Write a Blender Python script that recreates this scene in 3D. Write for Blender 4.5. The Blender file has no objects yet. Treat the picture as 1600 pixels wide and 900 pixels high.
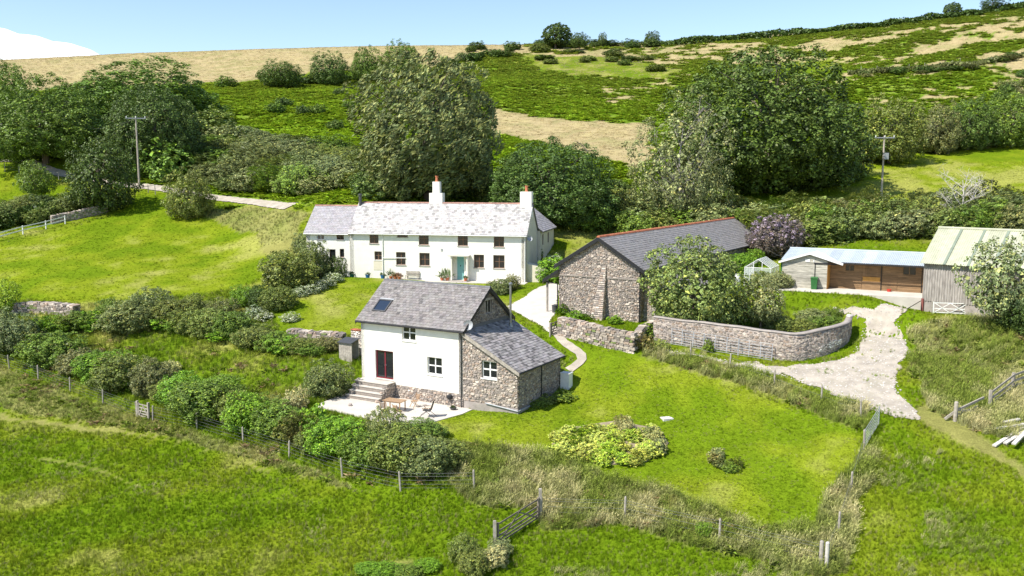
import bpy, math, random
import numpy as np
from mathutils import Vector

S = bpy.context.scene
C = S.collection
R = math.radians

# ------------------------------------------------------------------ camera
CZ = 20.0                       # drone height above the datum
F = 1400.0                      # focal length in photo pixels (1600 wide)
PITCH = math.atan((450 - 270) / F)
cam_d = bpy.data.cameras.new('camera')
cam_d.sensor_width = 36.0
cam_d.lens = 36.0 * F / 1600.0
cam_d.clip_start = 0.5
cam_d.clip_end = 20000
cam = bpy.data.objects.new('camera', cam_d)
cam.location = (0, 0, CZ)
cam.rotation_euler = (math.pi / 2 - PITCH, 0, 0)
C.objects.link(cam)
S.camera = cam

# ------------------------------------------------------------------ sky, sun, exposure
SUN_AZ = math.atan2(-0.86, -0.51)      # from +Y towards +X
SUN_EL = R(52)
w = bpy.data.worlds.new('World')
S.world = w
w.use_nodes = True
nt = w.node_tree
bg = nt.nodes['Background']
sky = nt.nodes.new('ShaderNodeTexSky')
sky.sky_type = 'NISHITA'
sky.sun_disc = False
sky.sun_elevation = SUN_EL
sky.sun_rotation = SUN_AZ
sky.altitude = 100
sky.air_density = 1.0
sky.dust_density = 0.15
sky.ozone_density = 1.6
nt.links.new(sky.outputs[0], bg.inputs[0])
bg.inputs[1].default_value = 0.125
sd = bpy.data.lights.new('sun', 'SUN')
sd.energy = 5.0
sd.angle = R(0.55)
sd.color = (1.0, 0.955, 0.88)
sun = bpy.data.objects.new('sun', sd)
sv = Vector((math.sin(SUN_AZ) * math.cos(SUN_EL), math.cos(SUN_AZ) * math.cos(SUN_EL), math.sin(SUN_EL)))
sun.rotation_euler = (-sv).to_track_quat('-Z', 'Y').to_euler()
sun.location = (-40, -20, 80)
C.objects.link(sun)
S.view_settings.view_transform = 'Standard'
S.view_settings.look = 'None'
S.view_settings.gamma = 1.0
S.view_settings.use_curve_mapping = False
S.view_settings.exposure = 0.62

# ------------------------------------------------------------------ small helpers
def tag(o, label=None, cat=None, group=None, kind=None):
    if label: o['label'] = label
    if cat: o['category'] = cat
    if group: o['group'] = group
    if kind: o['kind'] = kind
    return o

def thing(name, label, cat, loc=(0, 0, 0), rz=0.0, group=None):
    o = bpy.data.objects.new(name, None)
    C.objects.link(o)
    o.location = loc
    o.rotation_euler = (0, 0, rz)
    o.empty_display_size = 0.3
    return tag(o, label, cat, group)

def link(name, me, parent=None, loc=None, rot=None, scale=None):
    o = bpy.data.objects.new(name, me)
    C.objects.link(o)
    if parent is not None: o.parent = parent
    if loc is not None: o.location = loc
    if rot is not None: o.rotation_euler = rot
    if scale is not None: o.scale = scale
    return o

class MB:
    """collects faces with a colour each; build() links them as one mesh object"""
    def __init__(s):
        s.v = []; s.f = []; s.c = []
    def face(s, pts, col=(1, 1, 1)):
        n = len(s.v)
        s.v.extend([tuple(p) for p in pts])
        s.f.append(tuple(range(n, n + len(pts))))
        s.c.append(col)
    def mesh_faces(s, pts, faces, col=(1, 1, 1)):
        n = len(s.v)
        s.v.extend([tuple(p) for p in pts])
        for f in faces:
            s.f.append(tuple(n + i for i in f)); s.c.append(col)
    def box(s, x0, x1, y0, y1, z0, z1, col=(1, 1, 1)):
        p = [(x0, y0, z0), (x1, y0, z0), (x1, y1, z0), (x0, y1, z0), (x0, y0, z1), (x1, y0, z1), (x1, y1, z1), (x0, y1, z1)]
        s.mesh_faces(p, [(3, 2, 1, 0), (4, 5, 6, 7), (0, 1, 5, 4), (1, 2, 6, 5), (2, 3, 7, 6), (3, 0, 4, 7)], col)
    def bar(s, a, b, wx, wz, col=(1, 1, 1), up=(0, 0, 1)):
        a = Vector(a); b = Vector(b); d = (b - a).normalized(); up = Vector(up)
        if abs(d.dot(up)) > 0.98: up = Vector((1, 0, 0))
        x = d.cross(up).normalized() * (wx / 2); z = x.cross(d).normalized() * (wz / 2)
        p = [a - x - z, a + x - z, a + x + z, a - x + z, b - x - z, b + x - z, b + x + z, b - x + z]
        s.mesh_faces(p, [(0, 1, 2, 3), (7, 6, 5, 4), (4, 5, 1, 0), (5, 6, 2, 1), (6, 7, 3, 2), (7, 4, 0, 3)], col)
    def tube(s, pts, rad, n=6, col=(1, 1, 1), cap=True):
        pts = [Vector(p) for p in pts]
        if not hasattr(rad, '__len__'): rad = [rad] * len(pts)
        rings = []
        ref = Vector((0.31, 0.87, 0.37))
        for i, p in enumerate(pts):
            d = (pts[min(i + 1, len(pts) - 1)] - pts[max(i - 1, 0)]).normalized()
            x = d.cross(ref).normalized(); y = d.cross(x)
            rings.append([p + (x * math.cos(t) + y * math.sin(t)) * rad[i] for t in [2 * math.pi * k / n for k in range(n)]])
        base = len(s.v)
        for r_ in rings: s.v.extend([tuple(q) for q in r_])
        for i in range(len(pts) - 1):
            for k in range(n):
                k2 = (k + 1) % n
                s.f.append((base + i * n + k, base + (i + 1) * n + k, base + (i + 1) * n + k2, base + i * n + k2)); s.c.append(col)
        if cap:
            s.f.append(tuple(base + k for k in range(n))); s.c.append(col)
            s.f.append(tuple(base + (len(pts) - 1) * n + k for k in reversed(range(n)))); s.c.append(col)
    def lathe(s, prof, n=12, at=(0, 0, 0), col=(1, 1, 1)):
        base = len(s.v)
        for (r_, z) in prof:
            for k in range(n):
                t = 2 * math.pi * k / n
                s.v.append((at[0] + r_ * math.cos(t), at[1] + r_ * math.sin(t), at[2] + z))
        for i in range(len(prof) - 1):
            for k in range(n):
                k2 = (k + 1) % n
                s.f.append((base + i * n + k, base + i * n + k2, base + (i + 1) * n + k2, base + (i + 1) * n + k)); s.c.append(col)
        s.f.append(tuple(base + k for k in reversed(range(n)))); s.c.append(col)
        s.f.append(tuple(base + (len(prof) - 1) * n + k for k in range(n))); s.c.append(col)
    def prism(s, pts, off, col=(1, 1, 1)):
        """polygon pts (list of 3d) extruded by the vector off"""
        n = len(pts); o = Vector(off)
        a = [Vector(p) for p in pts]; b = [p + o for p in a]
        s.mesh_faces(a + b, [tuple(range(n)), tuple(reversed(range(n, 2 * n)))] + [(i, n + i, n + (i + 1) % n, (i + 1) % n) for i in range(n)], col)
    def mesh(s, name, mat, smooth=False):
        me = bpy.data.meshes.new(name)
        me.from_pydata(s.v, [], s.f)
        if mat is not None: me.materials.append(mat)
        ca = me.color_attributes.new('Col', 'FLOAT_COLOR', 'CORNER')
        ls = np.zeros(len(me.polygons), dtype=np.int32); me.polygons.foreach_get('loop_total', ls)
        cols = np.ones((len(s.c), 4), dtype=np.float32)
        cols[:, :3] = np.array(s.c, dtype=np.float32)[:, :3]
        ca.data.foreach_set('color', np.repeat(cols, ls, axis=0).ravel())
        if smooth: me.polygons.foreach_set('use_smooth', [True] * len(me.polygons))
        me.update()
        return me
    def build(s, name, mat, parent=None, smooth=False, **kw):
        return link(name, s.mesh(name, mat, smooth), parent, **kw)

def npmesh(name, v, f, mat, col=None, smooth=False):
    """v (N,3), f (M,4) or (M,3) arrays; col (M,3) a colour for each face"""
    me = bpy.data.meshes.new(name)
    k = f.shape[1]
    me.vertices.add(len(v)); me.vertices.foreach_set('co', np.ascontiguousarray(v, dtype=np.float32).ravel())
    me.loops.add(f.size); me.loops.foreach_set('vertex_index', np.ascontiguousarray(f, dtype=np.int32).ravel())
    me.polygons.add(len(f))
    me.polygons.foreach_set('loop_start', np.arange(0, f.size, k, dtype=np.int32))
    if smooth: me.polygons.foreach_set('use_smooth', np.ones(len(f), dtype=bool))
    me.update(calc_edges=True)
    if col is not None:
        ca = me.color_attributes.new('Col', 'FLOAT_COLOR', 'CORNER')
        cc = np.ones((len(f), 4), dtype=np.float32); cc[:, :3] = col
        ca.data.foreach_set('color', np.repeat(cc, k, axis=0).ravel())
    if mat is not None: me.materials.append(mat)
    return me

# ------------------------------------------------------------------ noise (numpy value noise)
_lat = np.random.RandomState(5).rand(256, 256)
def vn(x, y, sc, seed=0):
    x = np.asarray(x, dtype=float) / sc + seed * 17.3; y = np.asarray(y, dtype=float) / sc + seed * 7.9
    xi = np.floor(x).astype(int); yi = np.floor(y).astype(int)
    fx = x - xi; fy = y - yi
    fx = fx * fx * (3 - 2 * fx); fy = fy * fy * (3 - 2 * fy)
    a = _lat[xi % 256, yi % 256]; b = _lat[(xi + 1) % 256, yi % 256]
    c = _lat[xi % 256, (yi + 1) % 256]; d = _lat[(xi + 1) % 256, (yi + 1) % 256]
    return (a * (1 - fx) + b * fx) * (1 - fy) + (c * (1 - fx) + d * fx) * fy
def fbm(x, y, sc, seed=0, o=3):
    t = 0; a = 0.5; n = 0
    for k in range(o):
        t = t + a * vn(x, y, sc / 2 ** k, seed + k * 3); n += a; a *= 0.5
    return t / n

# ------------------------------------------------------------------ terrain: surveyed spot heights joined by a thin-plate surface
sp_, cp_ = math.sin(PITCH), math.cos(PITCH)
def ray(u, v):
    xr = (u - 800) / F; yr = (450 - v) / F
    dy = cp_ + yr * sp_
    return xr / dy, (-sp_ + yr * cp_) / dy          # x and z per metre of y
def P(u, v, d):
    a, b = ray(u, v)
    return Vector((a * d, d, CZ + b * d))
SPOT = [
 # foreground field and fences
 (0,900,43),(400,900,42.5),(800,900,41.5),(1200,900,41),(1450,900,41),(1600,900,40.5),(0,760,54),(0,650,67),(250,780,51),(500,820,47.5),
 (775,855,43.5),(843,812,46.5),(740,765,49),(625,765,50),(535,745,52),(452,716,56),(380,691,59.5),(308,668,62),(235,655,64.5),(160,630,68),(60,592,74),(15,575,77),
 (975,808,46),(1125,842,44),(1290,885,42),
 # cottage, patio, lawn
 (724,637,61),(563,612,65.3),(500,637,61.3),(645,668,56.6),(811,643,58.9),(882,604,64.4),(1000,650,58.6),(950,565,66.5),(1100,585,63.5),(1200,800,46.6),(1100,720,52),(900,700,54.2),(1250,660,56.2),
 (1352,703,51.2),(1372,666,54.2),(1300,740,49.5),(1495,655,54.5),(1540,720,49.5),(1590,620,57),
 # yard, drive, barn, stables
 (905,545,68.5),(860,510,75),(872,490,80),(1000,507,75.5),(940,498,78),(830,470,86),(1040,535,70),(1210,565,65.5),(1320,540,68.5),(1400,560,64.5),(1440,630,57.5),(1370,490,75),
 (1220,448,82.5),(1440,466,77),(1440,489,74),(1560,505,72.5),(1600,540,67),(1500,540,67),(1240,480,77),(1130,500,75),(1190,425,94),(1170,400,104),
 # farmhouse, garden, paddock
 (822,441,94),(700,431,96.5),(548,420,98.8),(480,415,100.2),(470,490,83.5),(540,450,92),(440,470,87.5),(600,470,87),(560,520,79),
 (250,480,88),(250,560,75.5),(400,585,69.5),(480,560,71),(0,500,86),(0,540,80),(100,520,83),(370,500,84),(200,455,93),(200,400,108),(300,330,129),(100,370,118),(0,390,112),(380,370,116),(430,385,109),(455,345,113),
 # the track, behind the house
 (0,252,165),(140,280,150),(230,294,142),(330,308,137),(450,322,123),(650,300,127),(780,330,122),(900,345,120),(1150,330,126),(1400,328,120),(1600,334,113),(1300,390,100),(1500,365,104),(900,400,104),
]
for u_ in (-500, -200, 100, 350, 600, 850, 1100, 1350, 1600, 1850, 2150):
    t_ = min(max((u_ - 1000) / 600.0, 0), 1)
    SPOT += [(u_, 250 - 8 * t_, 156), (u_, 200, 196 - 8 * t_), (u_, 150 - 6 * t_, 250 - 18 * t_)]
for (u_, v_, d_) in [(-500,100,330),(-200,110,320),(200,112,322),(500,105,325),(800,105,320),(1100,95,320),(1350,80,310),(1600,60,300),(1900,40,300),(2150,30,300)]:
    SPOT.append((u_, v_, d_))
SKYL = [(-500,100,380),(-200,97,380),(0,94,385),(200,84,390),(400,77,395),(600,72,400),(800,70,405),(1000,68,412),(1200,54,412),(1400,35,400),(1600,10,385),(1900,-10,380),(2150,-20,380)]
SPOT += SKYL
CP = [P(*s) for s in SPOT]
for (u_, v_, d_) in SKYL:
    q = P(u_, v_, d_)
    CP.append(Vector((q.x * 1.13, q.y + 55, q.z + 2.0)))
    CP.append(Vector((q.x * 1.4, q.y + 170, q.z - 16)))
for x_ in (-90, -45, 0, 45, 90):
    CP.append(Vector((x_, 22, 0.2))); CP.append(Vector((x_, -15, -0.5)))
for x_ in (-75, 75): CP.append(Vector((x_, 55, 2.2 if x_ < 0 else 5.0)))
for (u_, v_, d_) in [(-400, 600, 72), (-400, 480, 92), (-400, 380, 115), (2000, 620, 57), (2000, 480, 76), (2000, 350, 112)]:
    CP.append(P(u_, v_, d_))
CPA = np.array([tuple(c) for c in CP])
def tps_fit(cp, lam=2e-4):
    xy = cp[:, :2] / 100.0; n = len(cp)
    r2 = ((xy[:, None] - xy[None]) ** 2).sum(-1)
    K = 0.5 * r2 * np.log(r2 + 1e-12) + lam * np.eye(n)
    Pm = np.c_[np.ones(n), xy]
    A = np.zeros((n + 3, n + 3)); A[:n, :n] = K; A[:n, n:] = Pm; A[n:, :n] = Pm.T
    return np.linalg.solve(A, np.r_[cp[:, 2], 0, 0, 0])
TW = tps_fit(CPA)
def tps(x, y):
    out = np.zeros(len(x))
    xy = CPA[:, :2] / 100.0
    for i in range(0, len(x), 20000):
        X = np.c_[x[i:i + 20000], y[i:i + 20000]] / 100.0
        r2 = (X[:, None, 0] - xy[None, :, 0]) ** 2 + (X[:, None, 1] - xy[None, :, 1]) ** 2
        out[i:i + 20000] = (0.5 * r2 * np.log(r2 + 1e-12)) @ TW[:-3] + TW[-3] + X @ TW[-2:]
    return out
GX0, GX1, GY0, GY1, GS = -480.0, 480.0, -20.0, 640.0, 1.6
gnx = int((GX1 - GX0) / GS) + 1; gny = int((GY1 - GY0) / GS) + 1
gxx, gyy = np.meshgrid(GX0 + GS * np.arange(gnx), GY0 + GS * np.arange(gny), indexing='ij')
HG = tps(gxx.ravel(), gyy.ravel()).reshape(gnx, gny)
HG = np.clip(HG, -25, 110)
HG += (fbm(gxx, gyy, 14, 3, 2) - 0.5) * 0.25 * np.clip((gyy - 20) / 60, 0.3, 1)
HG += (fbm(gxx, gyy, 45, 9, 3) - 0.5) * np.clip((gyy - 150) / 100, 0, 1) * 6.0 * np.clip((370 - gyy) / 90, 0, 1)
def hz(x, y):
    x = (np.asarray(x, dtype=float) - GX0) / GS; y = (np.asarray(y, dtype=float) - GY0) / GS
    xi = np.clip(np.floor(x).astype(int), 0, gnx - 2); yi = np.clip(np.floor(y).astype(int), 0, gny - 2)
    fx = np.clip(x - xi, 0, 1); fy = np.clip(y - yi, 0, 1)
    return (HG[xi, yi] * (1 - fx) + HG[xi + 1, yi] * fx) * (1 - fy) + (HG[xi, yi + 1] * (1 - fx) + HG[xi + 1, yi + 1] * fx) * fy
PADS = []       # levelled ground under buildings: (outline, level, blend width)
_hz0 = hz
def poly_dist(x, y, poly):
    d = np.full(x.shape, 1e9); n = len(poly)
    for i in range(n):
        ax, ay = poly[i]; bx, by = poly[(i + 1) % n]
        t = np.clip(((x - ax) * (bx - ax) + (y - ay) * (by - ay)) / ((bx - ax) ** 2 + (by - ay) ** 2 + 1e-9), 0, 1)
        d = np.minimum(d, np.hypot(x - ax - t * (bx - ax), y - ay - t * (by - ay)))
    d[inpoly(x, y, poly)] = 0
    return d
def hz(x, y):
    x = np.atleast_1d(np.asarray(x, dtype=float)); y = np.atleast_1d(np.asarray(y, dtype=float))
    h = _hz0(x, y)
    for (poly, lev, bw) in PADS:
        xs = [p[0] for p in poly]; ys = [p[1] for p in poly]
        m = (x > min(xs) - bw) & (x < max(xs) + bw) & (y > min(ys) - bw) & (y < max(ys) + bw)
        if not m.any(): continue
        d = poly_dist(x[m], y[m], poly); w = np.clip(1 - d / bw, 0, 1); w = w * w * (3 - 2 * w)
        h[m] = h[m] * (1 - w) + lev * w
    return h
def h1(x, y): return float(hz(np.array([x]), np.array([y]))[0])
_ds = np.concatenate([np.arange(30, 160, 0.1), np.arange(160, 470, 0.4)])
def G(u, v):
    """the spot on the ground that was surveyed at photo pixel (u, v)"""
    a, b = ray(u, v)
    gap = CZ + b * _ds - hz(a * _ds, _ds)
    k = np.argmax(gap < 0)
    if gap[k] >= 0: k = np.argmin(gap)
    d = _ds[k]
    return Vector((a * d, d, h1(a * d, d)))
def GP(pix): return [G(u, v) for (u, v) in pix]
def inpoly(x, y, poly):
    x = np.asarray(x); y = np.asarray(y)
    ins = np.zeros(x.shape, dtype=bool); n = len(poly)
    for i in range(n):
        x0, y0 = poly[i][0], poly[i][1]; x1, y1 = poly[(i + 1) % n][0], poly[(i + 1) % n][1]
        if y0 == y1: continue
        c = ((y0 > y) != (y1 > y)) & (x < (x1 - x0) * (y - y0) / (y1 - y0) + x0)
        ins ^= c
    return ins
def lvl(pix, d0, lev, bw):
    """level patch: pixels taken on the horizontal plane at height lev"""
    out = []
    for (u, v) in pix:
        p_, q_ = ray(u, v); d = (lev - CZ) / q_; out.append((p_ * d, d))
    PADS.append((out, lev, bw))
_z = P(724, 637, 61.0).z
lvl([(495, 634), (558, 606), (735, 639), (646, 667)], 0, _z - .03, 3.0)
_z = P(822, 441, 94.0).z
lvl([(490, 424), (822, 441), (822, 446), (700, 438), (490, 430)], 0, _z - .04, 5.0)
_z = P(1220, 448, 82.0).z
lvl([(1212, 452), (1222, 446), (1300, 449), (1440, 461), (1440, 475), (1300, 463)], 0, _z - .02, 3.5)
_z = P(1440, 488, 74.0).z
lvl([(1440, 488), (1600, 515), (1600, 480), (1450, 476)], 0, _z + .1, 5.0)
def smooth_path(pts, step=1.0):
    """Catmull-Rom through 2d/3d points, resampled"""
    p = [Vector((q[0], q[1])) for q in pts]
    p = [p[0] * 2 - p[1]] + p + [p[-1] * 2 - p[-2]]
    out = []
    for i in range(1, len(p) - 2):
        n = max(2, int((p[i + 1] - p[i]).length / step))
        for k in range(n):
            t = k / n
            out.append(0.5 * ((2 * p[i]) + (p[i + 1] - p[i - 1]) * t + (2 * p[i - 1] - 5 * p[i] + 4 * p[i + 1] - p[i + 2]) * t * t + (3 * p[i] - p[i - 1] - 3 * p[i + 1] + p[i + 2]) * t ** 3))
    out.append(p[-2])
    return out

# ------------------------------------------------------------------ materials
def mat(name, col, rough=0.8, var=0.15, sc=3.0, bump=0.0, bsc=20.0, attr=True, metal=0.0, spec=0.3, stain=None, ssc=1.0, samt=0.5, stretch=(1, 1, 1)):
    m = bpy.data.materials.new(name); m.use_nodes = True
    n = m.node_tree.nodes; l = m.node_tree.links
    b = n['Principled BSDF']
    b.inputs['Roughness'].default_value = rough; b.inputs['Metallic'].default_value = metal
    b.inputs['Specular IOR Level'].default_value = spec
    tc = n.new('ShaderNodeTexCoord'); mp = n.new('ShaderNodeMapping'); mp.inputs['Scale'].default_value = stretch
    l.new(tc.outputs['Object'], mp.inputs[0])
    nz = n.new('ShaderNodeTexNoise'); nz.inputs['Scale'].default_value = sc; nz.inputs['Detail'].default_value = 6
    l.new(mp.outputs[0], nz.inputs['Vector'])
    mr = n.new('ShaderNodeMapRange'); mr.inputs[1].default_value = 0.3; mr.inputs[2].default_value = 0.7
    mr.inputs[3].default_value = 1 - var; mr.inputs[4].default_value = 1 + var
    l.new(nz.outputs['Fac'], mr.inputs[0])
    mx = n.new('ShaderNodeMix'); mx.data_type = 'RGBA'; mx.blend_type = 'MULTIPLY'; mx.inputs[0].default_value = 1
    mx.inputs[6].default_value = (*col, 1)
    l.new(mr.outputs[0], mx.inputs[7])
    out = mx.outputs[2]
    if attr:
        at = n.new('ShaderNodeAttribute'); at.attribute_name = 'Col'
        m2 = n.new('ShaderNodeMix'); m2.data_type = 'RGBA'; m2.blend_type = 'MULTIPLY'; m2.inputs[0].default_value = 1
        l.new(out, m2.inputs[6]); l.new(at.outputs['Color'], m2.inputs[7]); out = m2.outputs[2]
    if stain:
        n2 = n.new('ShaderNodeTexNoise'); n2.inputs['Scale'].default_value = ssc; n2.inputs['Detail'].default_value = 8; n2.inputs['Roughness'].default_value = 0.65
        l.new(mp.outputs[0], n2.inputs['Vector'])
        r2 = n.new('ShaderNodeMapRange'); r2.inputs[1].default_value = 0.52; r2.inputs[2].default_value = 0.66; r2.inputs[3].default_value = 0; r2.inputs[4].default_value = samt
        l.new(n2.outputs['Fac'], r2.inputs[0])
        m3 = n.new('ShaderNodeMix'); m3.data_type = 'RGBA'; l.new(r2.outputs[0], m3.inputs[0]); l.new(out, m3.inputs[6]); m3.inputs[7].default_value = (*stain, 1)
        out = m3.outputs[2]
    l.new(out, b.inputs['Base Color'])
    if bump:
        n3 = n.new('ShaderNodeTexNoise'); n3.inputs['Scale'].default_value = bsc; n3.inputs['Detail'].default_value = 5
        l.new(mp.outputs[0], n3.inputs['Vector'])
        bp = n.new('ShaderNodeBump'); bp.inputs['Strength'].default_value = bump; bp.inputs['Distance'].default_value = 0.05
        l.new(n3.outputs['Fac'], bp.inputs['Height']); l.new(bp.outputs[0], b.inputs['Normal'])
    return m

M = {}
M['white'] = mat('painted_render', (0.80, 0.77, 0.685), 0.85, 0.05, 1.5, 0.25, 6, stain=(0.60, 0.56, 0.47), ssc=0.7, samt=0.28)
M['whitepaint'] = mat('white_paint', (0.78, 0.77, 0.74), 0.6, 0.06, 4)
M['slate_grey'] = mat('grey_slate', (0.205, 0.186, 0.176), 0.7, 0.2, 5, 0.2, 30, stain=(0.34, 0.33, 0.30), ssc=1.6, samt=0.35)
M['slate_dark'] = mat('dark_slate', (0.125, 0.125, 0.132), 0.6, 0.12, 4, 0.15, 30)
M['slate_pale'] = mat('pale_washed_slate', (0.47, 0.445, 0.42), 0.85, 0.15, 3, 0.25, 25, stain=(0.32, 0.30, 0.29), ssc=2.4, samt=0.75)
M['slate_left'] = mat('lilac_grey_slate', (0.33, 0.31, 0.315), 0.8, 0.15, 3, 0.2, 25)
M['stone'] = mat('rubble_stone', (0.375, 0.330, 0.290), 0.9, 0.25, 9, 0.6, 18)
M['mortar'] = mat('lime_mortar', (0.28, 0.24, 0.205), 0.95, 0.2, 5, 0.5, 25)
M['terracotta'] = mat('terracotta', (0.50, 0.17, 0.085), 0.8, 0.2, 8)
M['black'] = mat('black_paint', (0.022, 0.022, 0.024), 0.45, 0.1, 6)
M['darkmetal'] = mat('dark_metal', (0.09, 0.09, 0.09), 0.45, 0.15, 6, metal=0.4)
M['galv'] = mat('galvanised_steel', (0.36, 0.37, 0.38), 0.6, 0.2, 6, metal=0.2)
M['steel'] = mat('flue_steel', (0.30, 0.30, 0.28), 0.35, 0.1, 4, metal=0.6)
M['glass'] = mat('window_glass', (0.018, 0.02, 0.022), 0.06, 0.1, 2, spec=0.6, attr=False)
M['skyglass'] = mat('skylight_glass', (0.02, 0.03, 0.05), 0.03, 0.05, 2, spec=0.9, attr=False)
M['woodbrown'] = mat('stained_frame', (0.20, 0.11, 0.065), 0.6, 0.15, 6)
M['redframe'] = mat('maroon_paint', (0.17, 0.022, 0.03), 0.45, 0.1, 5)
M['teal'] = mat('teal_paint', (0.20, 0.43, 0.42), 0.5, 0.08, 5)
M['timber'] = mat('weathered_timber', (0.36, 0.32, 0.27), 0.9, 0.3, 5, 0.4, 14, stretch=(1, 1, 1), stain=(0.18, 0.16, 0.13), ssc=2.5, samt=0.5)
M['plank'] = mat('weathered_boards', (0.44, 0.41, 0.34), 0.9, 0.4, 4, 0.35, 16, stretch=(0.35, 1, 3.5), stain=(0.16, 0.16, 0.12), ssc=1.8, samt=0.6)
M['brownplank'] = mat('brown_boards', (0.25, 0.155, 0.08), 0.85, 0.25, 4, 0.3, 16, stretch=(0.4, 1, 3), stain=(0.10, 0.07, 0.04), ssc=1.6, samt=0.5)
M['orangeply'] = mat('orange_plywood', (0.46, 0.235, 0.055), 0.7, 0.15, 4)
M['cladding'] = mat('weathered_cladding', (0.37, 0.335, 0.30), 0.9, 0.3, 3, 0.3, 12, stretch=(4, 4, 0.5), stain=(0.15, 0.125, 0.11), ssc=1.3, samt=0.7)
M['sheetblue'] = mat('pale_blue_sheet', (0.44, 0.49, 0.53), 0.5, 0.08, 2, stain=(0.42, 0.44, 0.44), ssc=1.2, samt=0.4)
M['sheetcream'] = mat('cream_roof_sheet', (0.43, 0.435, 0.315), 0.8, 0.15, 2, stain=(0.28, 0.28, 0.20), ssc=1.0, samt=0.5)
M['sheetgreen'] = mat('green_roof_light', (0.19, 0.225, 0.17), 0.6, 0.12, 2)
M['concrete'] = mat('pale_concrete', (0.52, 0.475, 0.415), 0.9, 0.1, 1.2, 0.2, 12, stain=(0.45, 0.41, 0.35), ssc=0.8, samt=0.5)
M['plaster'] = mat('stained_render', (0.31, 0.265, 0.23), 0.9, 0.35, 3.0, 0.8, 7, stain=(0.10, 0.088, 0.08), ssc=1.6, samt=0.8, stretch=(1, 1, 1.8))
M['plasterwhite'] = mat('bare_lime_patch', (0.58, 0.55, 0.51), 0.9, 0.1, 3)
M['block'] = mat('block_plinth', (0.33, 0.29, 0.26), 0.9, 0.2, 2, 0.3, 12)
M['gravel'] = mat('gravel', (0.41, 0.36, 0.295), 0.95, 0.22, 1.1, 0.9, 26, stain=(0.33, 0.30, 0.22), ssc=0.5, samt=0.6)
M['gravelstone'] = mat('gravel_stones', (0.52, 0.48, 0.43), 0.95, 0.2, 10)
M['redridge'] = M['terracotta']
M['ridge'] = mat('weathered_ridge', (0.36, 0.20, 0.155), 0.85, 0.2, 8)
M['soil'] = mat('bare_soil', (0.27, 0.22, 0.14), 0.95, 0.25, 3, 0.6, 15)
M['tablewood'] = mat('teak', (0.33, 0.21, 0.12), 0.6, 0.15, 8)
M['darkfabric'] = mat('dark_sling_fabric', (0.06, 0.055, 0.05), 0.8, 0.1, 10)
M['greenplastic'] = mat('green_plastic', (0.03, 0.13, 0.035), 0.45, 0.1, 3)
M['blueglaze'] = mat('blue_glaze', (0.03, 0.14, 0.36), 0.3, 0.1, 6)
M['greenglaze'] = mat('green_glaze', (0.03, 0.14, 0.09), 0.35, 0.1, 6)
M['bark'] = mat('bark', (0.16, 0.13, 0.10), 0.95, 0.3, 6, 0.6, 20)
M['deadtwig'] = mat('dead_twig', (0.33, 0.30, 0.265), 0.9, 0.2, 6)
M['palebark'] = mat('bleached_wood', (0.52, 0.48, 0.43), 0.9, 0.2, 6)
M['pole'] = mat('pole_timber', (0.42, 0.36, 0.30), 0.9, 0.2, 4, 0.2, 15)
M['wire'] = mat('fence_wire', (0.16, 0.16, 0.16), 0.5, 0.1, 3, metal=0.5)
M['cable'] = mat('cable', (0.05, 0.05, 0.05), 0.6, 0.1, 3)
M['redbits'] = mat('red_plastic', (0.5, 0.05, 0.03), 0.5, 0.1, 3)
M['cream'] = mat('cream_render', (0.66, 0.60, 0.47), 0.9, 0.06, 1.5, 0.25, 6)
gm = bpy.data.materials.new('clear_glass'); gm.use_nodes = True
_b = gm.node_tree.nodes['Principled BSDF']; _b.inputs['Base Color'].default_value = (0.85, 0.9, 0.88, 1); _b.inputs['Alpha'].default_value = 0.22; _b.inputs['Roughness'].default_value = 0.05
M['clear'] = gm

def leaf_mat(name, from_instancer=False, rough=0.6, trans=0.26, spec=.3):
    """leaf colour = the plant's own tint x a random shade for each leaf"""
    m = bpy.data.materials.new(name); m.use_nodes = True
    n = m.node_tree.nodes; l = m.node_tree.links; b = n['Principled BSDF']; out = n['Material Output']
    b.inputs['Roughness'].default_value = rough; b.inputs['Specular IOR Level'].default_value = spec
    at = n.new('ShaderNodeAttribute'); at.attribute_name = 'Col'
    mx = n.new('ShaderNodeMix'); mx.data_type = 'RGBA'; mx.blend_type = 'MULTIPLY'; mx.inputs[0].default_value = 1
    if from_instancer:
        oi = n.new('ShaderNodeAttribute'); oi.attribute_type = 'INSTANCER'; oi.attribute_name = 'tint'
        l.new(oi.outputs['Color'], mx.inputs[6])
    else:
        oi = n.new('ShaderNodeObjectInfo'); l.new(oi.outputs['Color'], mx.inputs[6])
    l.new(at.outputs['Color'], mx.inputs[7])
    l.new(mx.outputs[2], b.inputs['Base Color'])
    tr = n.new('ShaderNodeBsdfTranslucent'); l.new(mx.outputs[2], tr.inputs[0])
    ms = n.new('ShaderNodeMixShader'); ms.inputs[0].default_value = trans
    l.new(b.outputs[0], ms.inputs[1]); l.new(tr.outputs[0], ms.inputs[2]); l.new(ms.outputs[0], out.inputs[0])
    return m
M['leaf'] = leaf_mat('foliage', False, 0.52, 0.16, 0.3)
M['grass'] = leaf_mat('grass_blades', True, 0.8, 0.28, 0.06)

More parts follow.
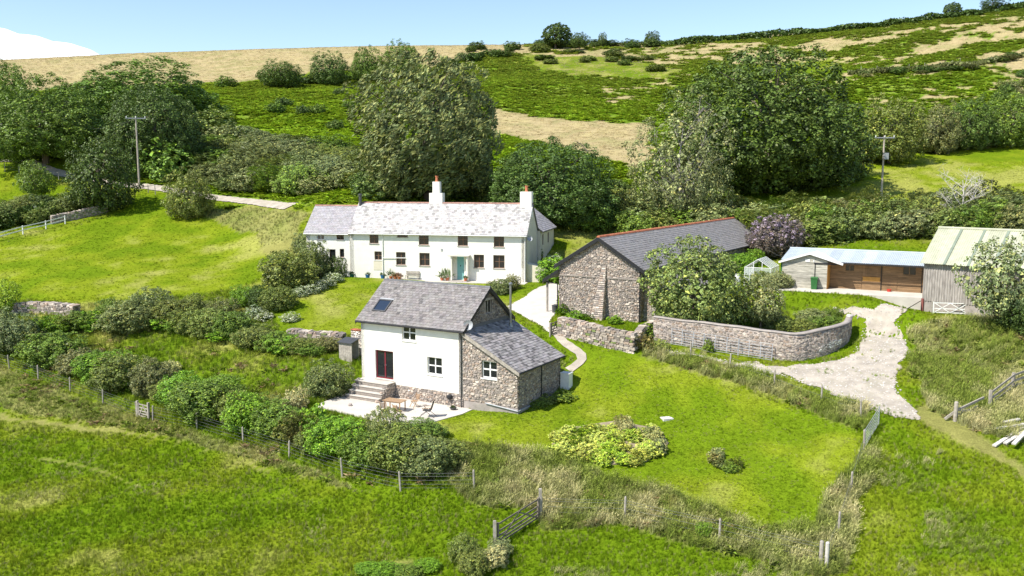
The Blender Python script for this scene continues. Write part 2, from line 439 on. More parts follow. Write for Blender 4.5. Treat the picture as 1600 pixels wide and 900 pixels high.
# ------------------------------------------------------------------ ground cover zones
ZPAST, ZLAWN, ZLONG, ZBRACK, ZTAN, ZROUGH, ZBARE, ZFIELD = range(8)
ZCOL = {ZPAST: (0.138, 0.180, 0.009), ZLAWN: (0.172, 0.216, 0.012), ZLONG: (0.205, 0.205, 0.062), ZBRACK: (0.125, 0.205, 0.014),
        ZTAN: (0.37, 0.295, 0.155), ZROUGH: (0.150, 0.190, 0.016), ZBARE: (0.200, 0.195, 0.055), ZFIELD: (0.168, 0.212, 0.010)}
ZONES = [   # kind, edge softness in metres, outline (surveyed in photo pixels)
 (ZTAN, 5, [(-300,175),(0,150),(100,140),(350,128),(500,112),(740,84),(800,66),(800,40),(-300,40)]),
 (ZBRACK, 3, [(-300,175),(100,140),(340,132),(480,128),(640,118),(740,84),(900,74),(1060,90),(1100,330),(700,330),(480,320),(330,300),(200,285),(0,245),(-300,240)]),
 (ZTAN, 2, [(765,165),(880,188),(1012,193),(1030,215),(1010,268),(940,248),(870,228),(762,206)]),
 (ZTAN, 4, [(740,80),(900,72),(1060,74),(1500,15),(1800,-30),(1800,150),(1560,150),(1330,120),(1300,90),(1060,105),(960,92)]),
 (ZROUGH, 4, [(820,84),(960,92),(1060,108),(1060,125),(900,118),(830,105)]),
 (ZBRACK, 6, [(1040,71),(1200,59),(1480,26),(1700,0),(1700,14),(1460,41),(1360,54),(1200,65)]),
 (ZBRACK, 6, [(1220,86),(1340,74),(1440,52),(1510,42),(1460,64),(1340,88)]),
 (ZBRACK, 6, [(1310,109),(1400,92),(1520,71),(1640,52),(1640,72),(1450,99),(1330,113)]),
 (ZBRACK, 6, [(1060,95),(1100,88),(1340,122),(1450,116),(1570,100),(1565,152),(1450,180),(1440,240),(1150,300),(1060,280)]),
 (ZBRACK, 3, [(1440,170),(1640,150),(1640,222),(1440,240)]),
 (ZFIELD, 0.5, [(1140,308),(1330,272),(1440,236),(1620,218),(1900,215),(1900,345),(1400,332),(1250,332),(1150,330)]),
 (ZFIELD, 0.6, [(-400,380),(0,382),(150,345),(235,300),(255,300),(290,330),(390,362),(415,395),(415,430),(390,440),(330,455),(240,470),(120,478),(0,465),(-400,470)]),
 (ZFIELD, 0.6, [(-300,275),(0,262),(60,265),(130,300),(80,310),(0,318),(-300,330)]),
 (ZLONG, 1.0, [(300,322),(400,322),(470,330),(470,400),(415,395),(395,365),(330,345)]),
 (ZROUGH, 1.0, [(-400,475),(0,470),(120,480),(240,472),(390,445),(470,500),(560,520),(560,610),(490,640),(640,670),(740,640),(720,700),(750,770),(620,770),(530,748),(300,665),(100,612),(-100,560),(-400,520)]),
 (ZLAWN, 0.3, [(425,495),(500,440),(560,428),(840,440),(850,455),(800,475),(700,470),(600,475),(560,520),(540,525),(440,520)]),
 (ZLAWN, 0.5, [(735,640),(880,612),(905,560),(905,545),(1000,556),(1100,585),(1330,665),(1342,700),(1275,815),(1180,825),(1080,785),(1000,760),(880,715),(720,690),(650,672)]),
 (ZLONG, 0.5, [(690,690),(740,690),(880,715),(1000,762),(1080,788),(1180,828),(1275,818),(1342,705),(1372,690),(1352,760),(1320,900),(1280,900),(1120,865),(960,825),(860,825),(840,800),(745,790),(700,760)]),
 (ZLONG, 0.4, [(1010,548),(1100,566),(1200,590),(1355,640),(1352,672),(1330,668),(1210,620),(1100,588),(1000,558)]),
 (ZLONG, 1.0, [(1425,512),(1480,508),(1700,510),(1700,700),(1580,690),(1500,670),(1430,640),(1420,600),(1430,560)]),
 (ZLONG, 0.5, [(-60,610),(0,638),(100,655),(230,675),(350,705),(480,745),(560,770),(530,750),(400,700),(300,672),(235,655),(100,612),(0,572),(-60,560)]),
 (ZBARE, 0.9, [(-20,650),(120,670),(230,684),(330,706),(420,736),(420,730),(300,697),(180,672),(0,643)]),
 (ZBARE, 0.55, [(50,714),(110,727),(190,750),(262,775),(258,770),(180,744),(110,722),(60,710)]),
 (ZBARE, 1.0, [(1375,640),(1440,668),(1480,690),(1560,722),(1640,785),(1640,760),(1560,700),(1480,660),(1425,630)]),
 (ZBARE, 0.3, [(610,878),(650,876),(655,890),(615,892)]),
 (ZBARE, 0.8, [(395,388),(470,372),(478,392),(430,402)]),
 (ZROUGH, 0.8, [(1130,470),(1310,478),(1330,500),(1320,520),(1200,530),(1060,500)]),
 (ZPAST, 0.8, [(1205,455),(1260,462),(1440,475),(1430,500),(1330,500),(1215,480)]),
]
ZW = [(k, s_, [(p.x, p.y) for p in GP(pl)]) for (k, s_, pl) in ZONES]
def zone(x, y):
    z = np.where(y > 320, ZTAN, ZPAST).astype(int)
    jx = fbm(x, y, 3.0, 21) - 0.5; jy = fbm(x, y, 3.0, 31) - 0.5
    jx2 = fbm(x, y, 22.0, 41) - 0.5; jy2 = fbm(x, y, 22.0, 51) - 0.5
    hill = np.clip((y - 210) / 60, 0, 1)
    for (k, s_, pl) in ZW:
        z[inpoly(x + jx * s_ * 2.2 + jx2 * s_ * 1.6, y + jy * s_ * 2.2 + jy2 * s_ * 1.6, pl)] = k
    m = fbm(x, y, 8.0, 111) + .7 * (fbm(x, y, 2.4, 121) - .5)
    z[(z == ZTAN) & (m > .64) & (hill > .2) & (x > 5)] = ZBRACK
    z[(z == ZBRACK) & (m < .30) & (hill > .2) & (x > 25)] = ZTAN
    return z
def ground_col(x, y):
    z = zone(x, y)
    tab = np.array([ZCOL[k] for k in range(8)])
    c = tab[z]
    a = fbm(x, y, 4.0, 61)[:, None]; b = fbm(x, y, .9, 71)[:, None]; d = fbm(x, y, 22.0, 81)[:, None]
    straw = np.array([0.34, 0.315, 0.10]); lush = np.array([0.080, 0.150, 0.003])
    wgt = np.where(np.isin(z, (ZPAST, ZLAWN, ZFIELD, ZROUGH)), 1.0, 0.45)[:, None]
    t = np.clip((a * 0.55 + b * 0.15 + d * 0.35 - 0.56) * 4.6, 0, 0.52) * wgt
    g = np.clip((0.51 - a * 0.65 - d * 0.35) * 5.0, 0, 0.62) * wgt
    c = c * (1 - t) + straw * t
    c = c * (1 - g) + lush * g
    return c * (0.90 + 0.20 * b), z

# ------------------------------------------------------------------ ground sheet
gr = bpy.data.materials.new('turf'); gr.use_nodes = True
n_ = gr.node_tree.nodes; l_ = gr.node_tree.links; b_ = n_['Principled BSDF']
b_.inputs['Roughness'].default_value = 0.95; b_.inputs['Specular IOR Level'].default_value = 0.03
at_ = n_.new('ShaderNodeAttribute'); at_.attribute_name = 'Col'
tc_ = n_.new('ShaderNodeTexCoord')
outc = at_.outputs['Color']
for (sc_, lo, hi) in ((2.2, 0.86, 1.14), (11.0, 0.70, 1.34), (0.35, 0.90, 1.10)):
    nz_ = n_.new('ShaderNodeTexNoise'); nz_.inputs['Scale'].default_value = sc_; nz_.inputs['Detail'].default_value = 6; nz_.inputs['Roughness'].default_value = 0.6
    l_.new(tc_.outputs['Object'], nz_.inputs['Vector'])
    mr_ = n_.new('ShaderNodeMapRange'); mr_.inputs[1].default_value = 0.32; mr_.inputs[2].default_value = 0.68; mr_.inputs[3].default_value = lo; mr_.inputs[4].default_value = hi
    l_.new(nz_.outputs['Fac'], mr_.inputs[0])
    mx_ = n_.new('ShaderNodeMix'); mx_.data_type = 'RGBA'; mx_.blend_type = 'MULTIPLY'; mx_.inputs[0].default_value = 1
    l_.new(outc, mx_.inputs[6]); l_.new(mr_.outputs[0], mx_.inputs[7]); outc = mx_.outputs[2]
l_.new(outc, b_.inputs['Base Color'])
nb_ = n_.new('ShaderNodeTexNoise'); nb_.inputs['Scale'].default_value = 5; nb_.inputs['Detail'].default_value = 8
l_.new(tc_.outputs['Object'], nb_.inputs['Vector'])
bp_ = n_.new('ShaderNodeBump'); bp_.inputs['Strength'].default_value = 0.6; bp_.inputs['Distance'].default_value = 0.15
l_.new(nb_.outputs['Fac'], bp_.inputs['Height']); l_.new(bp_.outputs[0], b_.inputs['Normal'])
NR, NC = 430, 430
yy = 14.0 * (630.0 / 14.0) ** (np.arange(NR) / (NR - 1.0))
tt = np.linspace(-1, 1, NC)
gx = tt[None, :] * (25 + 0.72 * yy[:, None]); gy = np.repeat(yy[:, None], NC, 1)
gzv = hz(gx.ravel(), gy.ravel())
gv = np.c_[gx.ravel(), gy.ravel(), gzv]
ii = np.arange(NR * NC).reshape(NR, NC)
gf = np.stack([ii[:-1, :-1], ii[:-1, 1:], ii[1:, 1:], ii[1:, :-1]], -1).reshape(-1, 4)
gme = npmesh('ground', gv, gf, gr, smooth=True)
gc, gzn = ground_col(gx.ravel(), gy.ravel())
ca = gme.color_attributes.new('Col', 'FLOAT_COLOR', 'POINT')
cc = np.ones((len(gc), 4), dtype=np.float32); cc[:, :3] = gc
ca.data.foreach_set('color', cc.ravel())
ground = link('ground', gme)
tag(ground, 'green and straw coloured hillside pasture under the whole farmstead', 'ground', kind='structure')
# ------------------------------------------------------------------ building kit (local frame: x along the front, y into the building, z up)
rng = random.Random(11)
class Frame:
    def __init__(s, org, deg):
        s.o = Vector(org); a = R(deg)
        s.rz = -a
        s.ux = Vector((math.cos(a), -math.sin(a), 0)); s.uy = Vector((math.sin(a), math.cos(a), 0))
    def on_front(s, u, v, y=0.0):
        """local (x, z) where the sight line of pixel (u, v) meets the plane local y"""
        a, b = ray(u, v); d = Vector((a, 1, b)); o = Vector((0, 0, CZ))
        pt = s.o + s.uy * y
        t = (pt - o).dot(s.uy) / d.dot(s.uy)
        q = o + d * t - s.o
        return q.dot(s.ux), q.z
    def on_plane(s, u, v, p0, nrm):
        a, b = ray(u, v); d = Vector((a, 1, b)); o = Vector((0, 0, CZ))
        n = s.ux * nrm[0] + s.uy * nrm[1] + Vector((0, 0, nrm[2]))
        pt = s.o + s.ux * p0[0] + s.uy * p0[1] + Vector((0, 0, p0[2]))
        t = (pt - o).dot(n) / d.dot(n); q = o + d * t - s.o
        return Vector((q.dot(s.ux), q.dot(s.uy), q.z))
    def local(s, w_):
        q = Vector(w_) - s.o
        return Vector((q.dot(s.ux), q.dot(s.uy), q.z))
    def world(s, x, y, z): return s.o + s.ux * x + s.uy * y + Vector((0, 0, z))

def wall(mb, L, top, z0, t, openings, fr):
    """one wall with openings; top(x) gives its height; fr maps (s, depth, z) to local xyz; depth 0 is the outside"""
    xs = {0.0, L}
    for o in openings: xs |= {o[0], o[2]}
    if hasattr(top, 'knots'): xs |= set(top.knots)
    xs = sorted(xs); zs = {z0}
    for o in openings: zs |= {o[1], o[3]}
    zs = sorted(zs)
    if hasattr(top, 'p'):
        for (xa_, ha), (xb_, hb) in zip(top.p[:-1], top.p[1:]):
            for z_ in zs:
                if abs(hb - ha) > 1e-6 and 0 < (z_ - ha) / (hb - ha) < 1: xs.append(xa_ + (xb_ - xa_) * (z_ - ha) / (hb - ha))
        xs = sorted(set(xs))
    def hole(xa, xb, za, zb):
        return any(o[0] - 1e-4 <= xa and xb <= o[2] + 1e-4 and o[1] - 1e-4 <= za and zb <= o[3] + 1e-4 for o in openings)
    for xa, xb in zip(xs[:-1], xs[1:]):
        for k, za in enumerate(zs):
            last = k == len(zs) - 1
            zb = None if last else zs[k + 1]
            if not last and hole(xa, xb, za, zb): continue
            ta, tb = top(xa + 1e-5), top(xb - 1e-5)
            if not last: ta, tb = min(ta, zb), min(tb, zb)
            if max(ta, tb) <= za + 1e-3: continue
            ta, tb = max(ta, za), max(tb, za)
            mb.face([fr(xa, 0, za), fr(xb, 0, za), fr(xb, 0, tb), fr(xa, 0, ta)])
            mb.face([fr(xb, t, za), fr(xa, t, za), fr(xa, t, ta), fr(xb, t, tb)])
    for (a, b, c, d) in openings:
        mb.face([fr(a, 0, b), fr(a, 0, d), fr(a, t, d), fr(a, t, b)])
        mb.face([fr(c, 0, d), fr(c, 0, b), fr(c, t, b), fr(c, t, d)])
        mb.face([fr(a, 0, d), fr(c, 0, d), fr(c, t, d), fr(a, t, d)])
        mb.face([fr(c, 0, b), fr(a, 0, b), fr(a, t, b), fr(c, t, b)])
    mb.face([fr(0, 0, z0), fr(0, 0, top(1e-5)), fr(0, t, top(1e-5)), fr(0, t, z0)])
    mb.face([fr(L, 0, top(L - 1e-5)), fr(L, 0, z0), fr(L, t, z0), fr(L, t, top(L - 1e-5))])
    for xa, xb in zip(xs[:-1], xs[1:]):
        mb.face([fr(xa, 0, top(xa + 1e-5)), fr(xb, 0, top(xb - 1e-5)), fr(xb, t, top(xb - 1e-5)), fr(xa, t, top(xa + 1e-5))])

def flat(h):
    return lambda x: h
class Slope:
    def __init__(s, pts): s.p = pts; s.knots = [q[0] for q in pts[1:-1]]
    def __call__(s, x):
        for (a, za), (b, zb) in zip(s.p[:-1], s.p[1:]):
            if x <= b: return za + (zb - za) * (x - a) / (b - a)
        return s.p[-1][1]

def stone_col(rn):
    k = rn.random()
    if k < 0.34: c = (1.2, 1.15, 1.08)
    elif k < 0.58: c = (0.80, 0.78, 0.78)
    elif k < 0.78: c = (1.0, 0.86, 0.76)
    elif k < 0.90: c = (0.60, 0.58, 0.58)
    else: c = (1.55, 1.5, 1.42)
    f = 0.80 + 0.4 * rn.random()
    return tuple(q * f for q in c)
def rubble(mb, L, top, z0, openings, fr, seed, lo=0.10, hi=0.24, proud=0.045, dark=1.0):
    """random rubble: every stone is its own irregular block standing proud of the mortar"""
    rn = random.Random(seed); z = z0
    zmax = max(top(x) for x in [0, L] + list(getattr(top, 'knots', [])))
    while z < zmax:
        h = rn.uniform(lo, hi) * 0.8; x = -rn.random() * 0.3
        while x < L:
            wd = rn.uniform(1.1, 2.6) * h; cx = x + wd / 2; cz = z + h / 2 + rn.uniform(-.35, .35) * h
            rx = wd * rn.uniform(.46, .60); rz_ = h * rn.uniform(.45, .72); x += wd
            if rn.random() < .06: rx *= .6; rz_ *= .6
            n = rn.choice((5, 6, 6, 7)); tilt = rn.uniform(-.25, .25); a0 = rn.random() * 6.28; q = []
            for k in range(n):
                a = a0 + 2 * math.pi * k / n + rn.uniform(-.22, .22); f = rn.uniform(.85, 1.15)
                px = rx * math.cos(a) * f; pz_ = rz_ * math.sin(a) * f
                sx, sz = cx + px - pz_ * tilt, cz + pz_ + px * tilt * .4
                sx = min(max(sx, .0), L); sz = min(max(sz, z0), top(min(max(sx, 0), L)) - .005); q.append((sx, sz))
            if any(cx > a - .02 and cx < c + .02 and cz > b - .02 and cz < d + .02 for (a, b, c, d) in openings): continue
            for (a, b, c, d) in openings:
                q = [(((a if cx < a else c) if (a < s_ < c and b < t_ < d and (cx < a or cx > c)) else s_), ((b if cz < b else d) if (a < s_ < c and b < t_ < d and (cz < b or cz > d)) else t_)) for (s_, t_) in q]
            if cz > top(min(max(cx, 0), L)) - .03: continue
            p = proud * rn.uniform(0.3, 1.1); mx_ = sum(s_ for s_, t_ in q) / n; mz_ = sum(t_ for s_, t_ in q) / n
            pts = [fr(s_, .012, t_) for (s_, t_) in q] + [fr(mx_ + (s_ - mx_) * .78, -p + rn.uniform(-.014, .014), mz_ + (t_ - mz_) * .78) for (s_, t_) in q]
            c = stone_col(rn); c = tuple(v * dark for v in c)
            mb.mesh_faces(pts, [tuple(range(n, 2 * n))] + [(k, (k + 1) % n, n + (k + 1) % n, n + k) for k in range(n)], c)
        z += h

def slates(O, U, V, L, SL, sw, sh, seed, amp=0.22, lip=0.028, dark=0.0, darkc=0.5):
    """lapped slates on a roof slope; O eave corner, U along the eave, V up the slope"""
    mb = MB(); rn = random.Random(seed); O = Vector(O); U = Vector(U).normalized(); V = Vector(V).normalized(); N = U.cross(V).normalized()
    if N.z < 0: N = -N
    rows = int(SL / sh)
    for r_ in range(rows):
        s0 = r_ * SL / rows; s1 = min(s0 + SL / rows * 1.25, SL)
        x = -(r_ % 2) * sw * 0.5 - rn.random() * 0.03
        while x < L:
            xa = max(x + 0.006, 0); xb = min(x + sw - 0.006, L); x += sw
            if xb - xa < 0.03: continue
            k = lip * rn.uniform(0.75, 1.35); js = rn.uniform(-0.012, 0.008)
            a = O + U * xa + V * (s0 + js) + N * k; b = O + U * xb + V * (s0 + js) + N * (k + rn.uniform(-.004, .004))
            c = O + U * xb + V * s1 + N * 0.004; d = O + U * xa + V * s1 + N * 0.004
            f = 1 + rn.uniform(-amp, amp)
            if rn.random() < dark: f *= darkc
            col = (f * rn.uniform(.97, 1.03), f, f * rn.uniform(.97, 1.05))
            a0 = O + U * xa + V * (s0 + js); b0 = O + U * xb + V * (s0 + js)
            mb.mesh_faces([a, b, c, d, a0, b0], [(0, 1, 2, 3), (4, 5, 1, 0), (5, 2, 1), (4, 0, 3)], col)
    return mb

def window(par, fr, x0, z0, x1, z1, cols, rows, frame, depth=0.10, sill=None, name='window', heavy=0.06, sash=False, glass='glass', casing=None):
    """a frame with glazing bars, glass and sill set back in its opening"""
    mb = MB()
    def b(a0, a1, c0, c1, d0, d1):
        pts = [fr(a, d, c) for d in (d0, d1) for (a, c) in ((a0, c0), (a1, c0), (a1, c1), (a0, c1))]
        mb.mesh_faces(pts, [(0, 1, 2, 3), (7, 6, 5, 4), (0, 4, 5, 1), (1, 5, 6, 2), (2, 6, 7, 3), (3, 7, 4, 0)])
    t = heavy; d0, d1 = depth, depth + 0.06
    b(x0 + .002, x0 + t, z0 + .002, z1 - .002, d0, d1); b(x1 - t, x1 - .002, z0 + .002, z1 - .002, d0, d1)
    b(x0 + t, x1 - t, z0 + .002, z0 + t, d0, d1); b(x0 + t, x1 - t, z1 - t, z1 - .002, d0, d1)
    for i in range(1, cols):
        x = x0 + (x1 - x0) * i / cols; hw = t * (0.55 if cols == 2 else 0.35); b(x - hw, x + hw, z0 + t, z1 - t, d0 + .004, d1 - .004)
    for i in range(1, rows):
        z = z0 + (z1 - z0) * i / rows; hw = t * (0.6 if sash else 0.35); b(x0 + t, x1 - t, z - hw, z + hw, d0 + .008, d1 - .008)
    wobj = mb.build(name, frame, par)
    g = MB(); g.face([fr(x0 + t * .5, d1 - .02, z0 + t * .5), fr(x1 - t * .5, d1 - .02, z0 + t * .5), fr(x1 - t * .5, d1 - .02, z1 - t * .5), fr(x0 + t * .5, d1 - .02, z1 - t * .5)])
    # a closed pane, not a single face
    g.v = g.v + [tuple(fr(x0 + t * .5, d1 - .008, z0 + t * .5)), tuple(fr(x1 - t * .5, d1 - .008, z0 + t * .5)), tuple(fr(x1 - t * .5, d1 - .008, z1 - t * .5)), tuple(fr(x0 + t * .5, d1 - .008, z1 - t * .5))]
    g.f.append((7, 6, 5, 4)); g.c.append((1, 1, 1))
    g.build('pane', M[glass], wobj)
    # the dim room behind
    if sill:
        s_ = MB(); pts = [fr(a, d, c) for d in (-0.07, depth) for (a, c) in ((x0 - .06, z0 - .07), (x1 + .06, z0 - .07), (x1 + .06, z0 - .003), (x0 - .06, z0 - .003))]
        s_.mesh_faces(pts, [(0, 1, 2, 3), (7, 6, 5, 4), (0, 4, 5, 1), (1, 5, 6, 2), (2, 6, 7, 3), (3, 7, 4, 0)])
        s_.build('sill', sill, wobj)
    return wobj

def F_front(y=0.0, x=0.0): return lambda s, d, z: Vector((x + s, y + d, z))
def F_right(x, y0=0.0): return lambda s, d, z: Vector((x - d, y0 + s, z))
def F_left(x, y1): return lambda s, d, z: Vector((x + d, y1 - s, z))
def F_back(y, x1): return lambda s, d, z: Vector((x1 - s, y - d, z))
def boxpart(name, m, par, *a, **k):
    mb = MB(); mb.box(*a); return mb.build(name, m, par, **k)
def ridge_tiles(par, a, b, m, r=0.12, seg=0.45, name='ridge_tiles'):
    mb = MB(); a = Vector(a); b = Vector(b); n = max(1, int((b - a).length / seg)); d = (b - a) / n
    rn = random.Random(3)
    side = d.cross(Vector((0, 0, 1))).normalized()
    for i in range(n):
        p = a + d * i; q = a + d * (i + 0.97); f = rn.uniform(.8, 1.15); k = rn.uniform(0, .012)
        prof = [(-r, -r * .55 + k), (-r * .6, r * .15 + k), (0, r * .45 + k), (r * .6, r * .15 + k), (r, -r * .55 + k)]
        A = [p + side * s_ + Vector((0, 0, z)) for s_, z in prof]; B = [q + side * s_ + Vector((0, 0, z)) for s_, z in prof]
        mb.mesh_faces(A + B, [(j, j + 1, j + 6, j + 5) for j in range(4)] + [(4, 3, 2, 1, 0), (5, 6, 7, 8, 9), (0, 5, 9, 4)], (f, f, f))
    o = mb.build(name, m, par); o['kind'] = 'stuff'
    return o
def slab(name, m, par, pts, th):
    """a roof plane: quad pts (eave, eave, ridge, ridge) thickened downwards"""
    mb = MB(); mb.prism([Vector(p) for p in pts], (0, 0, -th)); return mb.build(name, m, par)
def slate_part(par, m, *a, **k):
    o = slates(*a, **k).build('slates', m, par); o['kind'] = 'stuff'; return o

# ================================================================== the white cottage
B = P(724, 637, 61.0)
CF = Frame(B - Vector((math.cos(R(30)), -math.sin(R(30)), 0)) * 9.0, 30)
CF.o.z = B.z
cot = thing('cottage', 'small white rendered cottage with grey slate roof and stone lean-to beside the patio', 'cottage', CF.o, CF.rz)
W, D = 9.0, 6.5
EV = CF.on_front(722, 515)[1]            # eaves height
RD = EV + 2.45
def pix_rect(fr_, u, v, w_, h_, y=0.0):
    x, z = fr_.on_front(u, v, y); return (x - w_ / 2, z - h_ / 2, x + w_ / 2, z + h_ / 2)
cw_up = pix_rect(CF, 638.5, 520, 1.2, 1.16)
cw_lo = pix_rect(CF, 679.0, 572, 1.26, 1.26)
cw_do = pix_rect(CF, 600.5, 570, 1.66, 2.12)
PL = 0.95                                 # plinth height
mb = MB(); wall(mb, W, flat(EV), cw_do[1] - .0 if False else -0.6, 0.35, [cw_up, cw_lo, cw_do], F_front())
wall(mb, D, Slope([(0, EV), (D / 2, RD), (D, EV)]), -0.6, 0.35, [], F_left(0, D))
wall(mb, W, flat(EV), -0.6, 0.35, [], F_back(D, W))
mb.build('wall', M['white'], cot)
gt = Slope([(0, EV), (D / 2, RD - .03), (D, EV)])
gw = (2.9, EV - 0.75, 3.5, EV + 0.75)
gp = CF.on_plane(764, 479, (W, 0, 0), (1, 0, 0)); gw = (gp.y - .42, gp.z - .5, gp.y + .42, gp.z + .5)
mb = MB(); wall(mb, D, gt, -0.6, 0.35, [gw], F_right(W)); g_wall = mb.build('gable_wall', M['mortar'], cot)
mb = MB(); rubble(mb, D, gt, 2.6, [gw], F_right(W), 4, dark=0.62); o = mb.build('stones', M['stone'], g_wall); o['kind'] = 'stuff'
window(cot, F_right(W), *gw, 2, 1, M['timber'], 0.1)
boxpart('lintel', M['timber'], cot, W - .05, W + .05, gw[0] - .2, gw[2] + .2, gw[3], gw[3] + .16)
# rubble plinth under the render
mb = MB(); mb.box(2.6, W - .02, -.03, -.001, -.5, PL); pl = mb.build('plinth', M['mortar'], cot)
mb = MB(); rubble(mb, W - 2.6, flat(PL), -.3, [], F_front(-.03, 2.6), 5, lo=.1, hi=.2, proud=.05); o = mb.build('stones', M['stone'], pl); o['kind'] = 'stuff'
for r_, c_, rw, nm in ((cw_up, 2, 2, 'window'), (cw_lo, 2, 2, 'window')):
    window(cot, F_front(), *r_, c_, rw, M['whitepaint'], 0.12, M['whitepaint'], nm, 0.07, True)
dr = window(cot, F_front(), *cw_do, 2, 1, M['redframe'], 0.11, M['concrete'], 'french_door', 0.1)
mb = MB(); xm = (cw_do[0] + cw_do[2]) / 2
for s_ in (-1, 1):
    mb = MB(); mb.box(xm + s_ * .05 - .015, xm + s_ * .05 + .015, .12, .16, cw_do[1] + .95, cw_do[1] + 1.1); mb.build('handle', M['galv'], dr)
mb = MB()                                  # pale curtain behind the left pane
for i in range(5): mb.box(cw_do[0] + .14 + i * .07, cw_do[0] + .2 + i * .07, .26 + (i % 2) * .02, .29 + (i % 2) * .02, cw_do[1] + .1, cw_do[3] - .1)
mb.build('curtain', M['whitepaint'], dr)
# roof
OV = 0.28; sl = math.hypot(D / 2 + OV, (RD - EV) * (D / 2 + OV) / (D / 2)); dz = (RD - EV) * OV / (D / 2)
RT = 0.14
e0 = EV - dz + RT; r0 = RD + RT
rf = slab('roof', M['slate_dark'], cot, [(-.25, -OV, e0), (W + .25, -OV, e0), (W + .25, D / 2, r0), (-.25, D / 2, r0)], .12)
slab('roof_back', M['slate_dark'], cot, [(W + .25, D + OV, e0), (-.25, D + OV, e0), (-.25, D / 2, r0), (W + .25, D / 2, r0)], .12)
slate_part(rf, M['slate_grey'], (-.28, -OV - .04, e0 + .005), (1, 0, 0), (0, D / 2 + OV, r0 - e0), W + .56, sl + .03, .29, .235, 8, amp=.2, dark=.06, darkc=.6)
slate_part(rf, M['slate_grey'], (W + .28, D + OV + .04, e0 + .005), (-1, 0, 0), (0, -(D / 2 + OV), r0 - e0), W + .56, sl + .03, .29, .235, 9)
ridge_tiles(rf, (-.28, D / 2, r0 + .05), (W + .28, D / 2, r0 + .05), M['slate_dark'], .11)
mb = MB(); mb.tube([(-.25, -OV - .07, e0 - .07), (W + .25, -OV - .07, e0 - .07)], .065, 8); mb.build('gutter', M['black'], cot)
mb = MB(); mb.tube([(W - .12, -OV - .05, e0 - .1), (W - .12, -.07, e0 - .35), (W - .12, -.07, -.1)], .04, 8); mb.build('downpipe', M['darkmetal'], cot)
for sx in (-.28, W + .24):
    for s_ in (1, -1):
        mb = MB(); y0 = -OV - .03 if s_ > 0 else D + OV + .03
        mb.prism([(sx, y0, e0 - .26), (sx, y0, e0 - .01), (sx, D / 2, r0 - .01), (sx, D / 2, r0 - .26)], (.035, 0, 0)); mb.build('barge_board', M['black'], cot)
# roof window
kp = [CF.on_plane(u, v, (0, -OV, e0), (0, -(r0 - e0), D / 2 + OV)) for (u, v) in ((579.5, 485), (603, 488), (616, 471), (593.5, 469))]
kc = sum(kp, Vector()) / 4; uv_ = Vector((0, D / 2 + OV, r0 - e0)).normalized(); un = Vector((0, -(r0 - e0), D / 2 + OV)).normalized(); ux = Vector((1, 0, 0))
def kq(a, b, n): return kc + ux * a + uv_ * b + un * n
mb = MB()
for (a0, a1, b0, b1) in ((-.62, -.52, -.62, .62), (.52, .62, -.62, .62), (-.52, .52, -.62, -.52), (-.52, .52, .50, .62)):
    mb.prism([kq(a0, b0, .02), kq(a1, b0, .02), kq(a1, b1, .02), kq(a0, b1, .02)], un * .1)
sk = mb.build('skylight', M['darkmetal'], cot)
mb = MB(); mb.prism([kq(-.53, -.53, .05), kq(.53, -.53, .05), kq(.53, .51, .05), kq(-.53, .51, .05)], un * .03); mb.build('pane', M['skyglass'], sk)
mb = MB(); mb.prism([kq(-.64, .621, .03), kq(.64, .621, .03), kq(.64, .76, .03), kq(-.64, .76, .03)], un * .05); mb.build('flashing', M['galv'], sk)
# stone lean-to on the right gable
LW, LD = 4.35, 6.3
LH = EV - 0.18; LL = 3.05
lt = Slope([(0, LH), (LW, LL)])
lw = pix_rect(CF, 764.5, 578, 1.22, 1.2); lwl = (lw[0] - W, lw[1], lw[2] - W, lw[3])
mb = MB(); wall(mb, LW, lt, -.8, .3, [lwl], F_front(0.0, W)); lo_ = mb.build('lean_to_wall', M['mortar'], cot)
mb = MB(); rubble(mb, LW, lt, .55, [lwl], F_front(0.0, W), 6, lo=.09, hi=.22, proud=.05); o = mb.build('stones', M['stone'], lo_); o['kind'] = 'stuff'
mb = MB(); mb.box(W + .12, W + LW + .06, -.07, -.001, -.8, .5); mb.box(W + LW + .001, W + LW + .065, -.069, LD, -.8, .42); mb.build('rendered_base', M['block'], cot)
mb = MB(); wall(mb, LD, flat(LL), -.8, .3, [], F_right(W + LW)); lo2 = mb.build('lean_to_side', M['mortar'], cot)
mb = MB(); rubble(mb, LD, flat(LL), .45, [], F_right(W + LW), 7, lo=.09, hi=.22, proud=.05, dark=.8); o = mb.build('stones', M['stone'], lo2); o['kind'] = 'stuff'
mb = MB(); wall(mb, LW, Slope([(0, LL), (LW, LH)]), -.8, .3, [], F_back(LD, W + LW)); mb.build('lean_to_back', M['mortar'], cot)
window(cot, F_front(0, W), *lwl, 2, 2, M['whitepaint'], .12, M['whitepaint'], 'window', .08, True)
a_ = (LH - LL) / LW
zt = lambda x: LH + .12 - a_ * (x - W)
lr = slab('lean_to_roof', M['slate_dark'], cot, [(W + .01, -.22, zt(W)), (W + LW + .25, -.22, zt(W + LW + .25)), (W + LW + .25, LD + .2, zt(W + LW + .25)), (W + .01, LD + .2, zt(W))], .1)
slate_part(lr, mat('patchy_slate', (0.255, 0.235, 0.228), .75, .2, 4, .2, 30, stain=(.42, .40, .37), ssc=1.1, samt=.45), (W + LW + .28, -.24, zt(W + LW + .28) + .005), (0, 1, 0), (-1, 0, a_), LD + .46, math.hypot(LW + .27, a_ * (LW + .27)), .27, .23, 12, amp=.33, dark=.2, darkc=.55)
